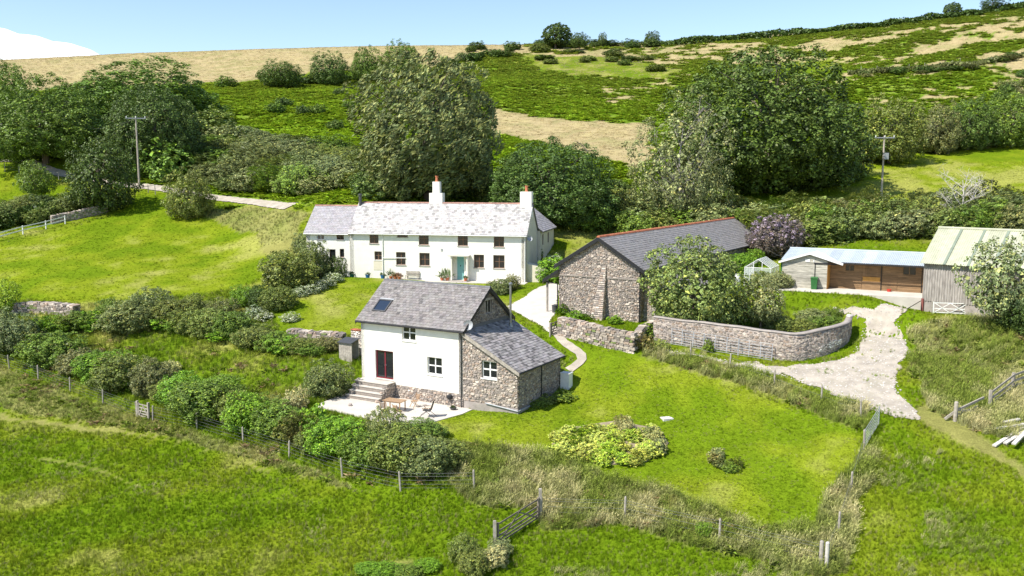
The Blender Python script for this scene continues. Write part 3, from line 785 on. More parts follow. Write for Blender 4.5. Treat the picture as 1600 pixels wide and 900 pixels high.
mb = MB(); mb.prism([(W + .05, -.235, zt(W + .05) - .32), (W + LW + .26, -.235, zt(W + LW + .26) - .26), (W + LW + .26, -.235, zt(W + LW + .26) - .01), (W + .05, -.235, zt(W + .05) - .01)], (0, .012, 0)); mb.build('barge_board', M['timber'], cot)
mb = MB(); mb.tube([(W + LW + .3, -.22, zt(W + LW) - .2), (W + LW + .3, LD + .2, zt(W + LW) - .2)], .06, 8); mb.build('gutter', M['black'], cot)
mb = MB(); mb.tube([(W + LW + .07, 3.3, LL), (W + LW + .07, 3.3, .2)], .04, 8); mb.build('downpipe', M['black'], cot)
mb = MB(); mb.tube([(W + 1.9, -.13, .60), (W + LW + .12, -.13, .36), (W + LW + .13, -.05, .36), (W + LW + .13, 2.9, .40)], .045, 8); mb.build('waste_pipe', M['galv'], cot)
mb = MB(); mb.box(W + .001, W + .05, .3, LD, LH + .1, LH + .32); mb.build('lead_flashing', M['slate_dark'], cot)
# flue: stands on the lean-to roof close to the gable
fp = CF.on_plane(786, 501, (W, 0, zt(W)), (a_, 0, 1)); fp = Vector((W + .75, min(fp.y, 5.4), zt(W + .75))); ft = fp.z + 3.05
mb = MB(); mb.tube([(fp.x, fp.y, fp.z - .3), (fp.x, fp.y, ft)], .085, 10); mb.lathe([(.13, 0), (.15, .06), (.13, .14), (.03, .2)], 10, (fp.x, fp.y, ft)); mb.lathe([(.2, -.12), (.12, .12), (.09, .2)], 10, (fp.x, fp.y, fp.z + .02)); mb.build('flue', M['steel'], cot)
# terrace steps below the french door
dz0 = cw_do[1] - .1
st_x0, st_x1 = cw_do[0] - 1.15, cw_do[2] + .12
for i in range(4):
    zt_ = dz0 - i * dz0 / 4.0
    mb = MB(); mb.box(st_x0, st_x1, -.95 - i * .34, -.008 if i == 0 else -.95 - (i - 1) * .34 - .002, -.35, zt_ - .05); b0 = mb.build('step', M['mortar'], cot)
    mb = MB(); mb.box(st_x0 - .04, st_x1 + .05, -.99 - i * .34, -.012 if i == 0 else -.95 - (i - 1) * .34 - .045, zt_ - .049, zt_); mb.build('tread', M['concrete'], b0)
    mb = MB(); rubble(mb, .3 if i else .9, flat(zt_ - .06), -.05, [], F_right(st_x1, -.95 - i * .34), 30 + i, lo=.08, hi=.14); o = mb.build('stones', M['stone'], b0); o['kind'] = 'stuff'
# dish on the gable corner
def dish(name, label, loc, rz, dia, m):
    t = thing(name, label, 'satellite dish', loc, rz)
    mb = MB(); n = 16; prof = [(dia / 2 * k / 4, .22 * dia * (k / 4) ** 2) for k in range(5)]
    for side, off in ((1, 0), (-1, -.015)):
        for (ra, za), (rb, zb) in zip(prof[:-1], prof[1:]):
            for k in range(n):
                t0, t1 = 2 * math.pi * k / n, 2 * math.pi * (k + 1) / n
                q = [Vector((r_ * math.cos(t_), -z_ - off, r_ * math.sin(t_))) for (r_, z_, t_) in ((ra, za, t0), (rb, zb, t0), (rb, zb, t1), (ra, za, t1))]
                mb.face(q if side > 0 else q[::-1])
    mb.build('reflector', m, t, rot=(R(-18), 0, 0))
    mb = MB(); mb.tube([(0, .0, -.05), (0, .2, -.1), (0, .45, -.1)], .025, 6); mb.build('bracket', M['darkmetal'], t)
    mb = MB(); mb.tube([(0, -.05, -dia * .45), (0, -dia * .55, -.05)], .012, 5); mb.box(-.03, .03, -dia * .55 - .08, -dia * .55 + .02, -.08, -.01); mb.build('feed_arm', M['darkmetal'], t)
    return t
dp = CF.on_front(738, 502, -.1); q = CF.world(W + .32, 0.3, EV + .27)
dish('satellite_dish', 'pale round satellite dish at the gable corner of the small cottage', q, CF.rz + R(8), .72, M['galv'])
# white cabinet beside the lean-to
q = G(885, 606); t = thing('utility_cabinet', 'white heat pump cabinet standing on grass beside the stone lean-to', 'cabinet', q, CF.rz)
boxpart('body', M['whitepaint'], t, -.35, .35, -.3, .3, -.1, 1.05); boxpart('lid', M['whitepaint'], t, -.38, .38, -.33, .33, 1.051, 1.11); boxpart('grille', M['darkmetal'], t, -.362, -.351, -.2, .2, .25, .85)

# ------------------------------------------------------------------ patio
pw = GP([(491, 636), (558, 606), (738, 641), (722, 648), (646, 669), (600, 662)])
pz = CF.o.z + 0.02
mb = MB(); mb.prism([Vector((p.x, p.y, pz)) for p in pw], (0, 0, -.7)); patio = mb.build('patio', M['concrete'])
tag(patio, 'pale concrete patio in front of the small cottage', 'patio', kind='structure')
pcent = sum(pw, Vector()) / len(pw)
def on_patio(u, v):
    a, b = ray(u, v); d = (pz - CZ) / b
    return Vector((a * d, d, pz))
# table
t = thing('garden_table', 'rectangular slatted teak garden table standing on the pale patio', 'table', on_patio(617, 641), CF.rz + R(4))
mb = MB()
for i in range(7): mb.box(-.75, .75, -.42 + i * .122, -.42 + i * .122 + .108, .70, .73)
mb.build('table_top', M['tablewood'], t)
for sx in (-1, 1):
    for sy in (-1, 1): boxpart('leg', M['tablewood'], t, sx * .62 - .03, sx * .62 + .03, sy * .34 - .03, sy * .34 + .03, 0, .70)
boxpart('apron', M['tablewood'], t, -.6, .6, -.33, .33, .62, .699)
def fold_chair(label, q, rz, m):
    t = thing('folding_chair', label, 'chair', q, rz)
    mb = MB()
    for i in range(5): mb.box(-.22, .22, -.2 + i * .085, -.2 + i * .085 + .065, .43, .45)
    mb.build('seat', m, t)
    mb = MB()
    for i in range(5): mb.bar((-.21, .24 + i * .018, .58 + i * .07), (.21, .24 + i * .018, .58 + i * .07), .02, .05)
    mb.build('backrest', m, t)
    for sx in (-.22, .22):
        mb = MB(); mb.bar((sx, -.28, 0), (sx, .34, .95), .035, .03); mb.build('leg', m, t)
        mb = MB(); mb.bar((sx * .9, .3, 0), (sx * .9, -.2, .44), .035, .03); mb.build('leg', m, t)
    return t
fold_chair('brown slatted folding chair at the steps end of the patio table', on_patio(601, 651), CF.rz + R(60), M['tablewood'])
fold_chair('brown slatted folding chair tucked along the lawn side of the patio table', on_patio(622, 652), CF.rz + R(170), M['tablewood'])
fold_chair('thin brown folding chair between the patio table and the cottage plinth', on_patio(648, 636), CF.rz + R(-20), M['tablewood'])
t = thing('recliner_chair', 'dark high-backed reclining garden chair on the patio', 'chair', on_patio(668, 651), CF.rz + R(-68))
mb = MB(); mb.prism([(-.25, -.28, .46), (.25, -.28, .46), (.25, .22, .40), (-.25, .22, .40)], (0, 0, .03)); mb.build('seat', M['darkfabric'], t)
mb = MB(); mb.prism([(-.25, .22, .42), (.25, .22, .42), (.25, .46, 1.15), (-.25, .46, 1.15)], (0, .03, .01)); mb.build('backrest', M['darkfabric'], t)
for sx in (-.29, .29):
    mb = MB(); mb.tube([(sx, -.55, 0), (sx, .02, .42), (sx, .3, .66)], .018, 6); mb.build('leg', M['darkmetal'], t)
    mb = MB(); mb.tube([(sx, .55, 0), (sx, .0, .4), (sx, -.3, .62)], .018, 6); mb.build('leg', M['darkmetal'], t)
    mb = MB(); mb.bar((sx, -.3, .64), (sx, .33, .68), .05, .03); mb.build('armrest', M['tablewood'], t)
    mb = MB(); mb.tube([(sx, .22, .42), (sx, .47, 1.17)], .016, 6); mb.build('back_frame', M['darkmetal'], t)
def potplant(label, q, pot, tint, h=.3, r=.17, leaf=.28, grp=None, cat='pot plant'):
    t = thing('potted_plant', label, cat, q, rng.random() * 6, grp)
    mb = MB(); mb.lathe([(r * .7, 0), (r, h * .9), (r * 1.08, h * .9), (r * 1.08, h), (r * .9, h), (r * .88, h * .93)], 12); mb.build('pot', pot, t)
    rn = random.Random(int(q[0] * 100)); mb = MB()
    for i in range(70):
        a = rn.random() * 6.3; e = rn.uniform(.1, 1.4); l = leaf * rn.uniform(.5, 1.1)
        d = Vector((math.cos(a) * math.cos(e), math.sin(a) * math.cos(e), math.sin(e))); s_ = d.cross(Vector((rn.random(), rn.random(), .3))).normalized() * .045
        p = Vector((0, 0, h * .9)) + d * l * .45; f = rn.uniform(.6, 1.4)
        mb.face([p - s_ * .3, p + d * l * .3 - s_, p + d * l * .6, p + d * l * .3 + s_], (f, f, f))
    f_ = mb.build('foliage', M['leaf'], t); f_.color = (*tint, 1)
    return t
# kettle barbecue and stones on the patio
q = on_patio(702, 628); t = thing('kettle_barbecue', 'small black kettle barbecue against the stone plinth', 'barbecue', on_patio(703, 634), 0)
mb = MB(); mb.lathe([(.02, .45), (.18, .5), (.24, .62), (.22, .74), (.1, .82), (.02, .84)], 12); mb.build('bowl', M['black'], t)
for k in range(3):
    a = k * 2.1; mb = MB(); mb.tube([(.12 * math.cos(a), .12 * math.sin(a), .52), (.26 * math.cos(a), .26 * math.sin(a), 0)], .014, 5); mb.build('leg', M['darkmetal'], t)
def boulder(name, label, q, r, seed, m, grp=None, cat='stone'):
    rn = random.Random(seed); mb = MB(); n, k = 8, 5; pts = []
    for i in range(1, k):
        th = math.pi * i / k
        for j in range(n):
            f = rn.uniform(.8, 1.12); a = 2 * math.pi * j / n
            pts.append((r * f * math.sin(th) * math.cos(a) * 1.2, r * f * math.sin(th) * math.sin(a), r * .65 * (f * math.cos(th)) + r * .4))
    pts += [(0, 0, r * 1.05), (0, 0, -r * .25)]; T = len(pts) - 2
    fs = [(i * n + j, (i + 1) * n + j, (i + 1) * n + (j + 1) % n, i * n + (j + 1) % n) for i in range(k - 2) for j in range(n)]
    fs += [(T, j, (j + 1) % n) for j in range(n)] + [(T + 1, (k - 2) * n + (j + 1) % n, (k - 2) * n + j) for j in range(n)]
    mb.mesh_faces(pts, fs, stone_col(rn)); o = mb.build(name, m); o.location = q; o.rotation_euler = (0, 0, rn.random() * 6); tag(o, label, cat, grp); return o
for k, (u, v) in enumerate(((553, 622), (590, 629), (547, 634))):
    boulder('stone', 'rounded grey stone beside the cottage steps on the patio', on_patio(u, v), .17, 40 + k, M['stone'], 'stones round the cottage steps')
for k, (i, s_) in enumerate(((0, -1), (1, -1), (1, 1), (2, 1))):
    zt_ = dz0 - i * dz0 / 4.0
    boulder('stone', 'dark stone set on a tread end of the cottage steps', CF.world(st_x0 + .1 if s_ < 0 else st_x1 - .12, -.8 - i * .34 if i else -.7, zt_ - .01), .12, 50 + k, M['stone'], 'stones on the step treads')
potplant('low dark bowl of plants on the patio below the plinth', on_patio(708, 640), M['darkmetal'], (.10, .14, .04), .16, .24, .2)

# ================================================================== farmhouse
HF = Frame(P(822, 441, 94.0), 12.5)
HF.o = HF.o - HF.ux * 19.8; HF.o.z = P(822, 441, 94.0).z - 0.05
LM, LX = 19.8, 5.2          # main range, left wing
HD = 6.2
house = thing('farmhouse', 'long white two storey farmhouse with pale slate roof and two chimneys', 'farmhouse', HF.o, HF.rz)
HE = HF.on_front(700, 364.5)[1]; HR = HE + 2.95
def zr(cx, cz, w_, h_, y=0.0, kx=0.075):
    """window rectangle from a position in the enlarged front view"""
    x, z = HF.on_front(460 + cx / 4, 270 + cz / 4, y); return (x - w_ * kx / 8, z - h_ * kx / 8, x + w_ * kx / 8, z + h_ * kx / 8)
main_w = [zr(497, 404, 56, 70), zr(675, 387, 64, 27), zr(808, 413, 60, 70), zr(1052, 419, 60, 70), zr(1278, 426, 60, 68),
          zr(523, 518, 46, 50), zr(665, 536, 58, 75), zr(813, 541, 62, 74), zr(1153, 553, 60, 75), zr(1278, 556, 66, 75)]
door = zr(1037, 575, 48, 118); door = (door[0], 0.12, door[2], door[3])
wing_w = [zr(158, 391, 46, 52), zr(282, 394, 46, 46), zr(293, 503, 28, 50), zr(234, 520, 40, 78)]
ZB = -1.2
mb = MB(); wall(mb, LM, flat(HE), ZB, .5, main_w + [door], F_front())
wall(mb, LM, flat(HE), ZB, .5, [], F_back(HD, LM))
gtop = Slope([(0, HE), (HD / 2, HR), (HD, HE)])
wall(mb, HD, gtop, ZB, .5, [], F_left(0, HD))
mb.build('wall', M['white'], house)
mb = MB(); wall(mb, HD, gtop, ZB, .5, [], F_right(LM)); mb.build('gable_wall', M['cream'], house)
mb = MB(); HE2 = HE - .12; HR2 = HR - .38; wy = .18
wall(mb, LX, flat(HE2), ZB, .45, [(a + LX, b, c + LX, d) for (a, b, c, d) in wing_w], F_front(wy, -LX))
wall(mb, HD - wy, Slope([(0, HE2), ((HD - wy) / 2, HR2), (HD - wy, HE2)]), ZB, .45, [], F_left(-LX, HD))
mb.build('wing_wall', M['white'], house)
for k, r_ in enumerate(main_w):
    window(house, F_front(), *r_, 2, 1 if k == 1 else 2, M['woodbrown'], .16, M['block'] if k not in (5,) else M['whitepaint'], 'window', .062)
for k, r_ in enumerate(wing_w):
    window(house, F_front(wy), *r_, 1 if k > 1 else 2, 2 if k < 2 else 1, M['whitepaint'] if k == 0 else M['woodbrown'], .12, M['block'] if k < 3 else None, 'window' if k < 3 else 'glazed_door', .06, glass='skyglass' if k == 0 else 'glass')
mb = MB(); mb.box(main_w[5][0] - .1, main_w[5][2] + .1, -.03, -.002, main_w[5][1] - 1.1, main_w[5][1] - .1); mb.build('boarded_panel', M['cream'], house)
dm = MB(); dm.box(door[0] + .07, door[2] - .07, .12, .17, door[1], door[3] - .06)
for zf in (.25, 1.15): dm.box(door[0] + .17, door[2] - .17, .105, .119, door[1] + zf, door[1] + zf + .7)
fd = dm.build('front_door', M['teal'], house)
mb = MB(); mb.box(door[0] + .003, door[0] + .068, .1, .2, door[1], door[3] - .003); mb.box(door[2] - .068, door[2] - .003, .1, .2, door[1], door[3] - .003); mb.box(door[0] + .068, door[2] - .068, .1, .2, door[3] - .058, door[3] - .003); mb.build('frame', M['whitepaint'], fd)
mb = MB(); mb.tube([(door[2] - .16, .1, 1.1), (door[2] - .16, .06, 1.1)], .03, 8); mb.build('handle', M['black'], fd)
mb = MB(); mb.box((door[0] + door[2]) / 2 - .05, (door[0] + door[2]) / 2 + .05, .1, .118, 1.55, 1.7); mb.build('knocker', M['black'], fd)
# open porch: two cheeks and a flat slab
px0, px1 = door[0] - .42, door[2] + .55
pt_ = HF.on_front(735, 400)[1]
for nm, a in (('porch_cheek', (px0, px0 + .14, -.75, -.002, ZB, pt_ - .001)), ('porch_cheek', (px1 - .14, px1, -.75, -.002, ZB, pt_ - .001))):
    boxpart(nm, M['white'], house, *a)
boxpart('porch_roof', M['concrete'], house, px0 - .3, px1 + .15, -.9, -.003, pt_, pt_ + .1)
boxpart('door_step', M['stone'], house, px0 - .1, px1 + .1, -1.3, -.76, ZB, .14)
boxpart('porch_floor', M['stone'], house, px0 + .145, px1 - .145, -.755, .1, ZB, .11)
# roofs
def gable_roof(par, x0, x1, y0, y1, ev, rd, ov, vx0, vx1, m, mu, sw, sh, seed, th=.14, tiles=None, amp=.2, dark=0., darkc=.5, back=True):
    hd = (y1 - y0) / 2; dz = (rd - ev) * ov / hd; e = ev - dz + th; r_ = rd + th; ym = (y0 + y1) / 2
    r1 = slab('roof', mu, par, [(x0 - vx0, y0 - ov, e), (x1 + vx1, y0 - ov, e), (x1 + vx1, ym, r_), (x0 - vx0, ym, r_)], th - .02)
    slab('roof_back', mu, par, [(x1 + vx1, y1 + ov, e), (x0 - vx0, y1 + ov, e), (x0 - vx0, ym, r_), (x1 + vx1, ym, r_)], th - .02)
    sl = math.hypot(hd + ov, r_ - e)
    slate_part(r1, m, (x0 - vx0 - .02, y0 - ov - .03, e + .004), (1, 0, 0), (0, hd + ov, r_ - e), x1 + vx1 - x0 + vx0 + .04, sl + .02, sw, sh, seed, amp=amp, dark=dark, darkc=darkc)
    if back: slate_part(r1, m, (x1 + vx1 + .02, y1 + ov + .03, e + .004), (-1, 0, 0), (0, -hd - ov, r_ - e), x1 + vx1 - x0 + vx0 + .04, sl + .02, sw, sh, seed + 1, amp=amp)
    if tiles: ridge_tiles(r1, (x0 - vx0, ym, r_ + .05), (x1 + vx1, ym, r_ + .05), tiles, .13)
    return r1, e, r_
r1, eh, rh = gable_roof(house, 0, LM, 0, HD, HE, HR, .25, .05, .12, M['slate_pale'], M['slate_dark'], .34, .25, 21, tiles=M['ridge'], amp=.16, dark=.11, darkc=.62)
gable_roof(house, -LX, -.05, wy, HD, HE2, HR2, .25, .2, .0, M['slate_left'], M['slate_dark'], .32, .25, 23, tiles=M['ridge'], amp=.1)
for x0, x1, y_, z_ in ((-LX - .2, -.1, wy - .32, HE2 - .17), (.0, LM + .1, -.33, HE - .18)):
    mb = MB(); mb.tube([(x0, y_, z_), (x1, y_, z_)], .06, 8); mb.build('gutter', M['whitepaint'], house)
for u_, vt in ((598, 362), (820.5, 367)):
    x_ = HF.on_front(u_, 380)[0]
    mb = MB(); mb.tube([(x_, -.3, HE - .2), (x_, -.07, HE - .5), (x_, -.07, -.2)], .045, 8); mb.build('downpipe', M['whitepaint'], house)
x_ = HF.on_front(598, 380)[0]; mb = MB(); mb.tube([(x_, -.08, 2.3), (x_ + 2.6, -.08, 2.36)], .04, 8); mb.build('waste_pipe', M['whitepaint'], house)
def chimney(par, cx, cy, z0, tiers, potm):
    mb = MB(); z = z0
    for (w_, d_, h_) in tiers: mb.box(cx - w_ / 2, cx + w_ / 2, cy - d_ / 2, cy + d_ / 2, z + .001, z + h_); z += h_
    o = mb.build('chimney', M['white'], par)
    mb = MB(); mb.lathe([(.2, 0), (.15, .12), (.14, .5), (.19, .56), (.19, .64), (.11, .64)], 10, (cx, cy, z)); mb.build('chimney_pot', potm, o)
x_ = HF.on_front(683, 310, HD / 2 + .4)[0]
chimney(house, x_, HD / 2 + .35, HR - 1.2, [(1.5, .95, 2.45), (.8, .7, 1.25)], M['terracotta'])
x_ = HF.on_front(820, 310, HD / 2)[0]
chimney(house, LM - .6, HD / 2, HR - 1.3, [(1.25, .95, 2.75)], M['terracotta'])
x_ = HF.on_front(564.5, 310, HD / 2)[0]
mb = MB(); mb.tube([(x_, HD / 2 - .3, HR - .5), (x_, HD / 2 - .3, HR + .95)], .16, 10); mb.lathe([(.24, 0), (.24, .14), (.1, .2)], 10, (x_, HD / 2 - .3, HR + .95)); mb.build('flue', M['darkmetal'], house)
# rear wing, its side seen past the gable
RX0, RX1, RY1 = LM - 4.6, LM + .35, 15.0
mb = MB(); rw_ = [(1.2, HE - 1.7, 2.0, HE - .5), (4.6, HE - 1.7, 5.5, HE - .5), (1.2, 1.0, 2.0, 2.2), (4.6, 1.0, 5.5, 2.2)]
wall(mb, RY1 - HD, flat(HE), ZB, .4, rw_, F_right(RX1, HD)); wall(mb, RX1 - RX0, Slope([(0, HE), ((RX1 - RX0) / 2, HE + 2), (RX1 - RX0, HE)]), ZB, .4, [], F_back(RY1, RX1)); wall(mb, RX1 - LM, flat(HE), ZB, .35, [], F_front(HD + .002, LM + .001))
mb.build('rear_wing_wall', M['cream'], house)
for r_ in rw_: window(house, F_right(RX1, HD), *r_, 2, 2, M['woodbrown'], .08, None, 'window', .06)
xm = (RX0 + RX1) / 2
rw = slab('rear_wing_roof', M['slate_dark'], house, [(RX1 + .3, HD - .1, HE - .1), (RX1 + .3, RY1 + .2, HE - .1), (xm, RY1 + .2, HE + 2.15), (xm, HD - .1, HE + 2.15)], .12)
slab('rear_wing_roof', M['slate_dark'], house, [(RX0 - .3, RY1 + .2, HE - .1), (RX0 - .3, HD + .1, HE - .1), (xm, HD + .1, HE + 2.15), (xm, RY1 + .2, HE + 2.15)], .12)
hw = RX1 + .3 - xm
slate_part(rw, M['slate_left'], (RX1 + .32, HD - .1, HE - .1 + .01), (0, 1, 0), (-hw, 0, 2.25), RY1 - HD + .3, math.hypot(hw, 2.25), .32, .25, 26)
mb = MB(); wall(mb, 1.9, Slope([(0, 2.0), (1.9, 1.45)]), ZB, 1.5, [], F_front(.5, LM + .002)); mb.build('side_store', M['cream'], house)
q = HF.world(LM - .15, -.35, HE - .55)
dish('satellite_dish', 'small grey satellite dish on the farmhouse gable corner under the eaves', HF.world(LM + .3, .15, HE - .45), HF.rz + R(40), .62, M['galv'])
boxpart('vent', M['galv'], house, HF.on_front(690, 374)[0] - .1, HF.on_front(690, 374)[0] + .1, -.05, -.002, 3.2, 3.45)
mb = MB(); mb.box(door[2] + .2, door[2] + .32, -.2, -.003, 1.8, 2.1); mb.build('wall_lantern', M['darkmetal'], house)
# terrace in front of the house
tp = [HF.world(-LX + .5, -.003, 0), HF.world(LM + .2, -.003, 0), HF.world(LM + .2, -1.7, 0), HF.world(9, -1.9, 0), HF.world(-LX + .5, -1.6, 0)]
mb = MB(); mb.prism([Vector((p.x, p.y, HF.o.z + .06)) for p in tp], (0, 0, -1.2)); o = mb.build('terrace', M['concrete'])
tag(o, 'narrow paved terrace along the farmhouse front', 'terrace', kind='structure')
HT = .06
for (zx, zy, pot, lab, tn) in ((360, 598, 'greenglaze', 'green glazed pot with leafy plant on the terrace by the farmhouse wing', (.07, .13, .03)), (457, 604, 'blueglaze', 'blue glazed pot with pale leaves below the boarded panel of the farmhouse', (.13, .18, .06)),
        (552, 614, 'blueglaze', 'blue glazed pot with small plant beside the farmhouse downpipe', (.10, .15, .05))):
    x, z = HF.on_front(460 + zx / 4, 270 + zy / 4, -.6); potplant(lab, HF.world(x, -.6, HT), M[pot], tn, .42, .26, .4)
for (zx, tn, sz, lab) in ((602, (.10, .14, .05), .9, 'tall bushy plant in terracotta pot against the farmhouse wall'), (630, (.30, .16, .08), .5, 'russet plant in low terracotta pot beside the tall bushy one'), (655, (.26, .15, .09), .5, 'russet plant in low terracotta pot next to the farmhouse bench'),
        (922, (.13, .17, .08), .8, 'slender plant in a pot left of the farmhouse porch'), (955, (.11, .16, .06), 1.2, 'big leafy plant in a pot hard against the porch cheek'), (1078, (.10, .14, .04), .35, 'small pot plant on the farmhouse door step')):
    x, z = HF.on_front(460 + zx / 4, 270 + 630 / 4, -.5); potplant(lab, HF.world(x, -.5 if zx != 1078 else -1.05, HT if zx != 1078 else .14), M['terracotta'], tn, .3, .2, sz)
x0 = HF.on_front(633, 425, -.5)[0]; t = thing('garden_bench', 'pale wooden slatted bench against the farmhouse front wall', 'bench', HF.world(x0, -.02, HT), HF.rz)
mb = MB(); [mb.box(0, 1.5, -.55 + i * .11, -.55 + i * .11 + .085, .43, .46) for i in range(4)]; mb.build('seat', M['timber'], t)
mb = MB(); [mb.box(0, 1.5, -.12, -.09, .55 + i * .12, .64 + i * .12) for i in range(3)]; mb.build('backrest', M['timber'], t)
for x in (.03, 1.41):
    boxpart('leg', M['timber'], t, x, x + .06, -.55, -.49, 0, .43); boxpart('leg', M['timber'], t, x, x + .06, -.085, -.03, 0, .9)
# ================================================================== stone barn
ap = P(937, 370, 78.0)
BF = Frame((0, 0, 0), 31)
hwB = 3.95
zb = P(1000, 507, 75.5).z
BF.o = Vector((ap.x, ap.y, 0)) - BF.ux * hwB; BF.o.z = zb
BL = 38.0; BR = ap.z - zb - .15; BE = BR - 2.45
barn = thing('stone_barn', 'long rubble stone barn with dark slate roof and red ridge tiles', 'barn', BF.o, BF.rz)
bt = Slope([(0, BE), (hwB, BR), (2 * hwB, BE)])
mb = MB(); wall(mb, 2 * hwB, bt, -1.5, .6, [], F_front()); gwl = mb.build('gable_wall', M['mortar'], barn)
mb = MB(); wall(mb, 2 * hwB, bt, -1.0, .6, [], F_back(BL, 2 * hwB)); mb.build('far_gable_wall', M['mortar'], barn)
mb = MB(); rubble(mb, 2 * hwB, bt, -1.2, [], F_front(), 61, lo=.09, hi=.21, proud=.06); o = mb.build('stones', M['stone'], gwl); o['kind'] = 'stuff'
mb = MB(); wall(mb, BL, flat(BE), -1.5, .6, [], F_right(2 * hwB)); wall(mb, BL, flat(BE), -1.5, .6, [], F_left(0, BL)); sw_ = mb.build('side_wall', M['mortar'], barn)
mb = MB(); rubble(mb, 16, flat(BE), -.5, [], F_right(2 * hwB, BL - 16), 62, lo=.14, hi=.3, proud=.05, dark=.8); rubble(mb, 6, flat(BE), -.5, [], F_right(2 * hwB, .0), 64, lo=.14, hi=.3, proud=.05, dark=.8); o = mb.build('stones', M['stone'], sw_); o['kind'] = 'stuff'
# ridge runs into the picture: roof planes left and right
ov = .35; dzb = (BR - BE) * ov / hwB; eb = BE - dzb + .14; rb = BR + .14
sR = slab('roof', M['slate_dark'], barn, [(2 * hwB + ov, -.3, eb), (2 * hwB + ov, BL + .3, eb), (hwB, BL + .3, rb), (hwB, -.3, rb)], .12)
sL = slab('roof_back', M['slate_dark'], barn, [(-ov, BL + .3, eb), (-ov, -.3, eb), (hwB, -.3, rb), (hwB, BL + .3, rb)], .12)
slB = math.hypot(hwB + ov, rb - eb)
slate_part(sR, mat('barn_slate', (.235, .22, .21), .6, .12, 3, .15, 30), (2 * hwB + ov + .02, -.32, eb + .005), (0, 1, 0), (-(hwB + ov), 0, rb - eb), BL + .64, slB + .02, .34, .27, 63, amp=.12, dark=.05, darkc=.8)
slate_part(sL, M['slate_grey'], (-ov - .02, BL + .32, eb + .005), (0, -1, 0), (hwB + ov, 0, rb - eb), BL + .64, slB + .02, .5, .4, 65, amp=.12)
ridge_tiles(sR, (hwB, -.32, rb + .06), (hwB, BL + .32, rb + .06), M['terracotta'], .17)
for s_ in (-1, 1):
    mb = MB(); xe = hwB + s_ * (hwB + ov + .03); mb.prism([(xe, -.33, eb - .34), (xe, -.33, eb - .01), (hwB, -.33, rb - .01), (hwB, -.33, rb - .34)], (0, .04, 0)); mb.build('barge_board', M['black'], barn)
mb = MB(); mb.tube([(2 * hwB + ov + .07, -.3, eb - .08), (2 * hwB + ov + .07, BL, eb - .08)], .07, 8); mb.build('gutter', M['black'], barn)
mb = MB(); mb.tube([(2 * hwB - .05, -.14, eb - .1), (2 * hwB - .05, -.14, -.6)], .05, 8); mb.build('downpipe', M['black'], barn)
# horizontal ledge and battered buttress
b1 = BF.on_front(888, 430)[1]
mb = MB(); mb.box(.05, hwB - .35, -.09, -.001, b1 - .06, b1 + .05); mb.box(hwB + .35, 2 * hwB - .05, -.09, -.001, b1 - .06, b1 + .05); mb.build('string_course', M['mortar'], barn)
bx = BF.on_front(943, 470)[0]; bz1 = BF.on_front(945, 415)[1]
mb = MB(); mb.mesh_faces([(bx - 1.15, -1.05, -1.5), (bx + .22, -1.05, -1.5), (bx + .22, -.001, -1.5), (bx - 1.15, -.001, -1.5), (bx - .12, -.06, bz1), (bx + .22, -.06, bz1), (bx + .22, -.001, bz1 + .05), (bx - .12, -.001, bz1 + .05)],
    [(0, 1, 5, 4), (1, 2, 6, 5), (3, 0, 4, 7), (4, 5, 6, 7), (0, 3, 2, 1)]); bu = mb.build('buttress', M['mortar'], barn)
mb = MB(); rn_ = random.Random(66); z = -.9
while z < bz1 - .15:
    h = rn_.uniform(.12, .24); f = (z + 1.5) / (bz1 + 1.5); y_ = -1.05 + .99 * f; xl = bx - 1.15 + 1.03 * f; x = xl
    while x < bx + .2:
        w_ = rn_.uniform(.16, .42); xb = min(x + w_, bx + .23)
        mb.prism([(x + .01, y_ - .05, z), (xb - .01, y_ - .05, z), (xb - .01, y_ + .02 + .2 * h, z + h - .02), (x + .01, y_ + .02 + .2 * h, z + h - .02)], (0, .12, 0), stone_col(rn_)); x = xb + .001
    y0 = y_
    while y0 < -.05:
        d_ = rn_.uniform(.18, .4); y1 = min(y0 + d_, -.01); mb.box(bx + .2, bx + .26, y0 + .01, y1 - .01, z, z + h - .02, stone_col(rn_)); y0 = y1 + .001
    z += h
o = mb.build('stones', M['stone'], bu); o['kind'] = 'stuff'
# canopy on the left eaves
ce = BF.on_front(858, 438, 0)
mb = MB(); mb.prism([(-.02, -.2, BE - .55), (-1.55, -.2, BE - 1.5), (-1.55, -.2, BE - 1.42), (-.02, -.2, BE - .47)], (0, 7, 0)); cn = mb.build('canopy', M['slate_dark'], barn)
mb = MB(); mb.prism([(-.02, -.24, BE - .75), (-1.6, -.24, BE - 1.72), (-1.6, -.24, BE - 1.4), (-.02, -.24, BE - .43)], (0, .035, 0)); mb.build('barge_board', M['black'], cn)
mb = MB(); mb.tube([(-1.5, 0, BE - 1.6), (-.9, -.02, BE - 1.75), (-.12, -.1, BE - 1.75), (-.1, -.1, -1.3)], .05, 8); mb.build('downpipe', M['black'], cn)
for y in (.1, 3.2, 6.4): boxpart('post', M['timber'], cn, -1.4, -1.25, y, y + .15, -1.6, BE - 1.45)
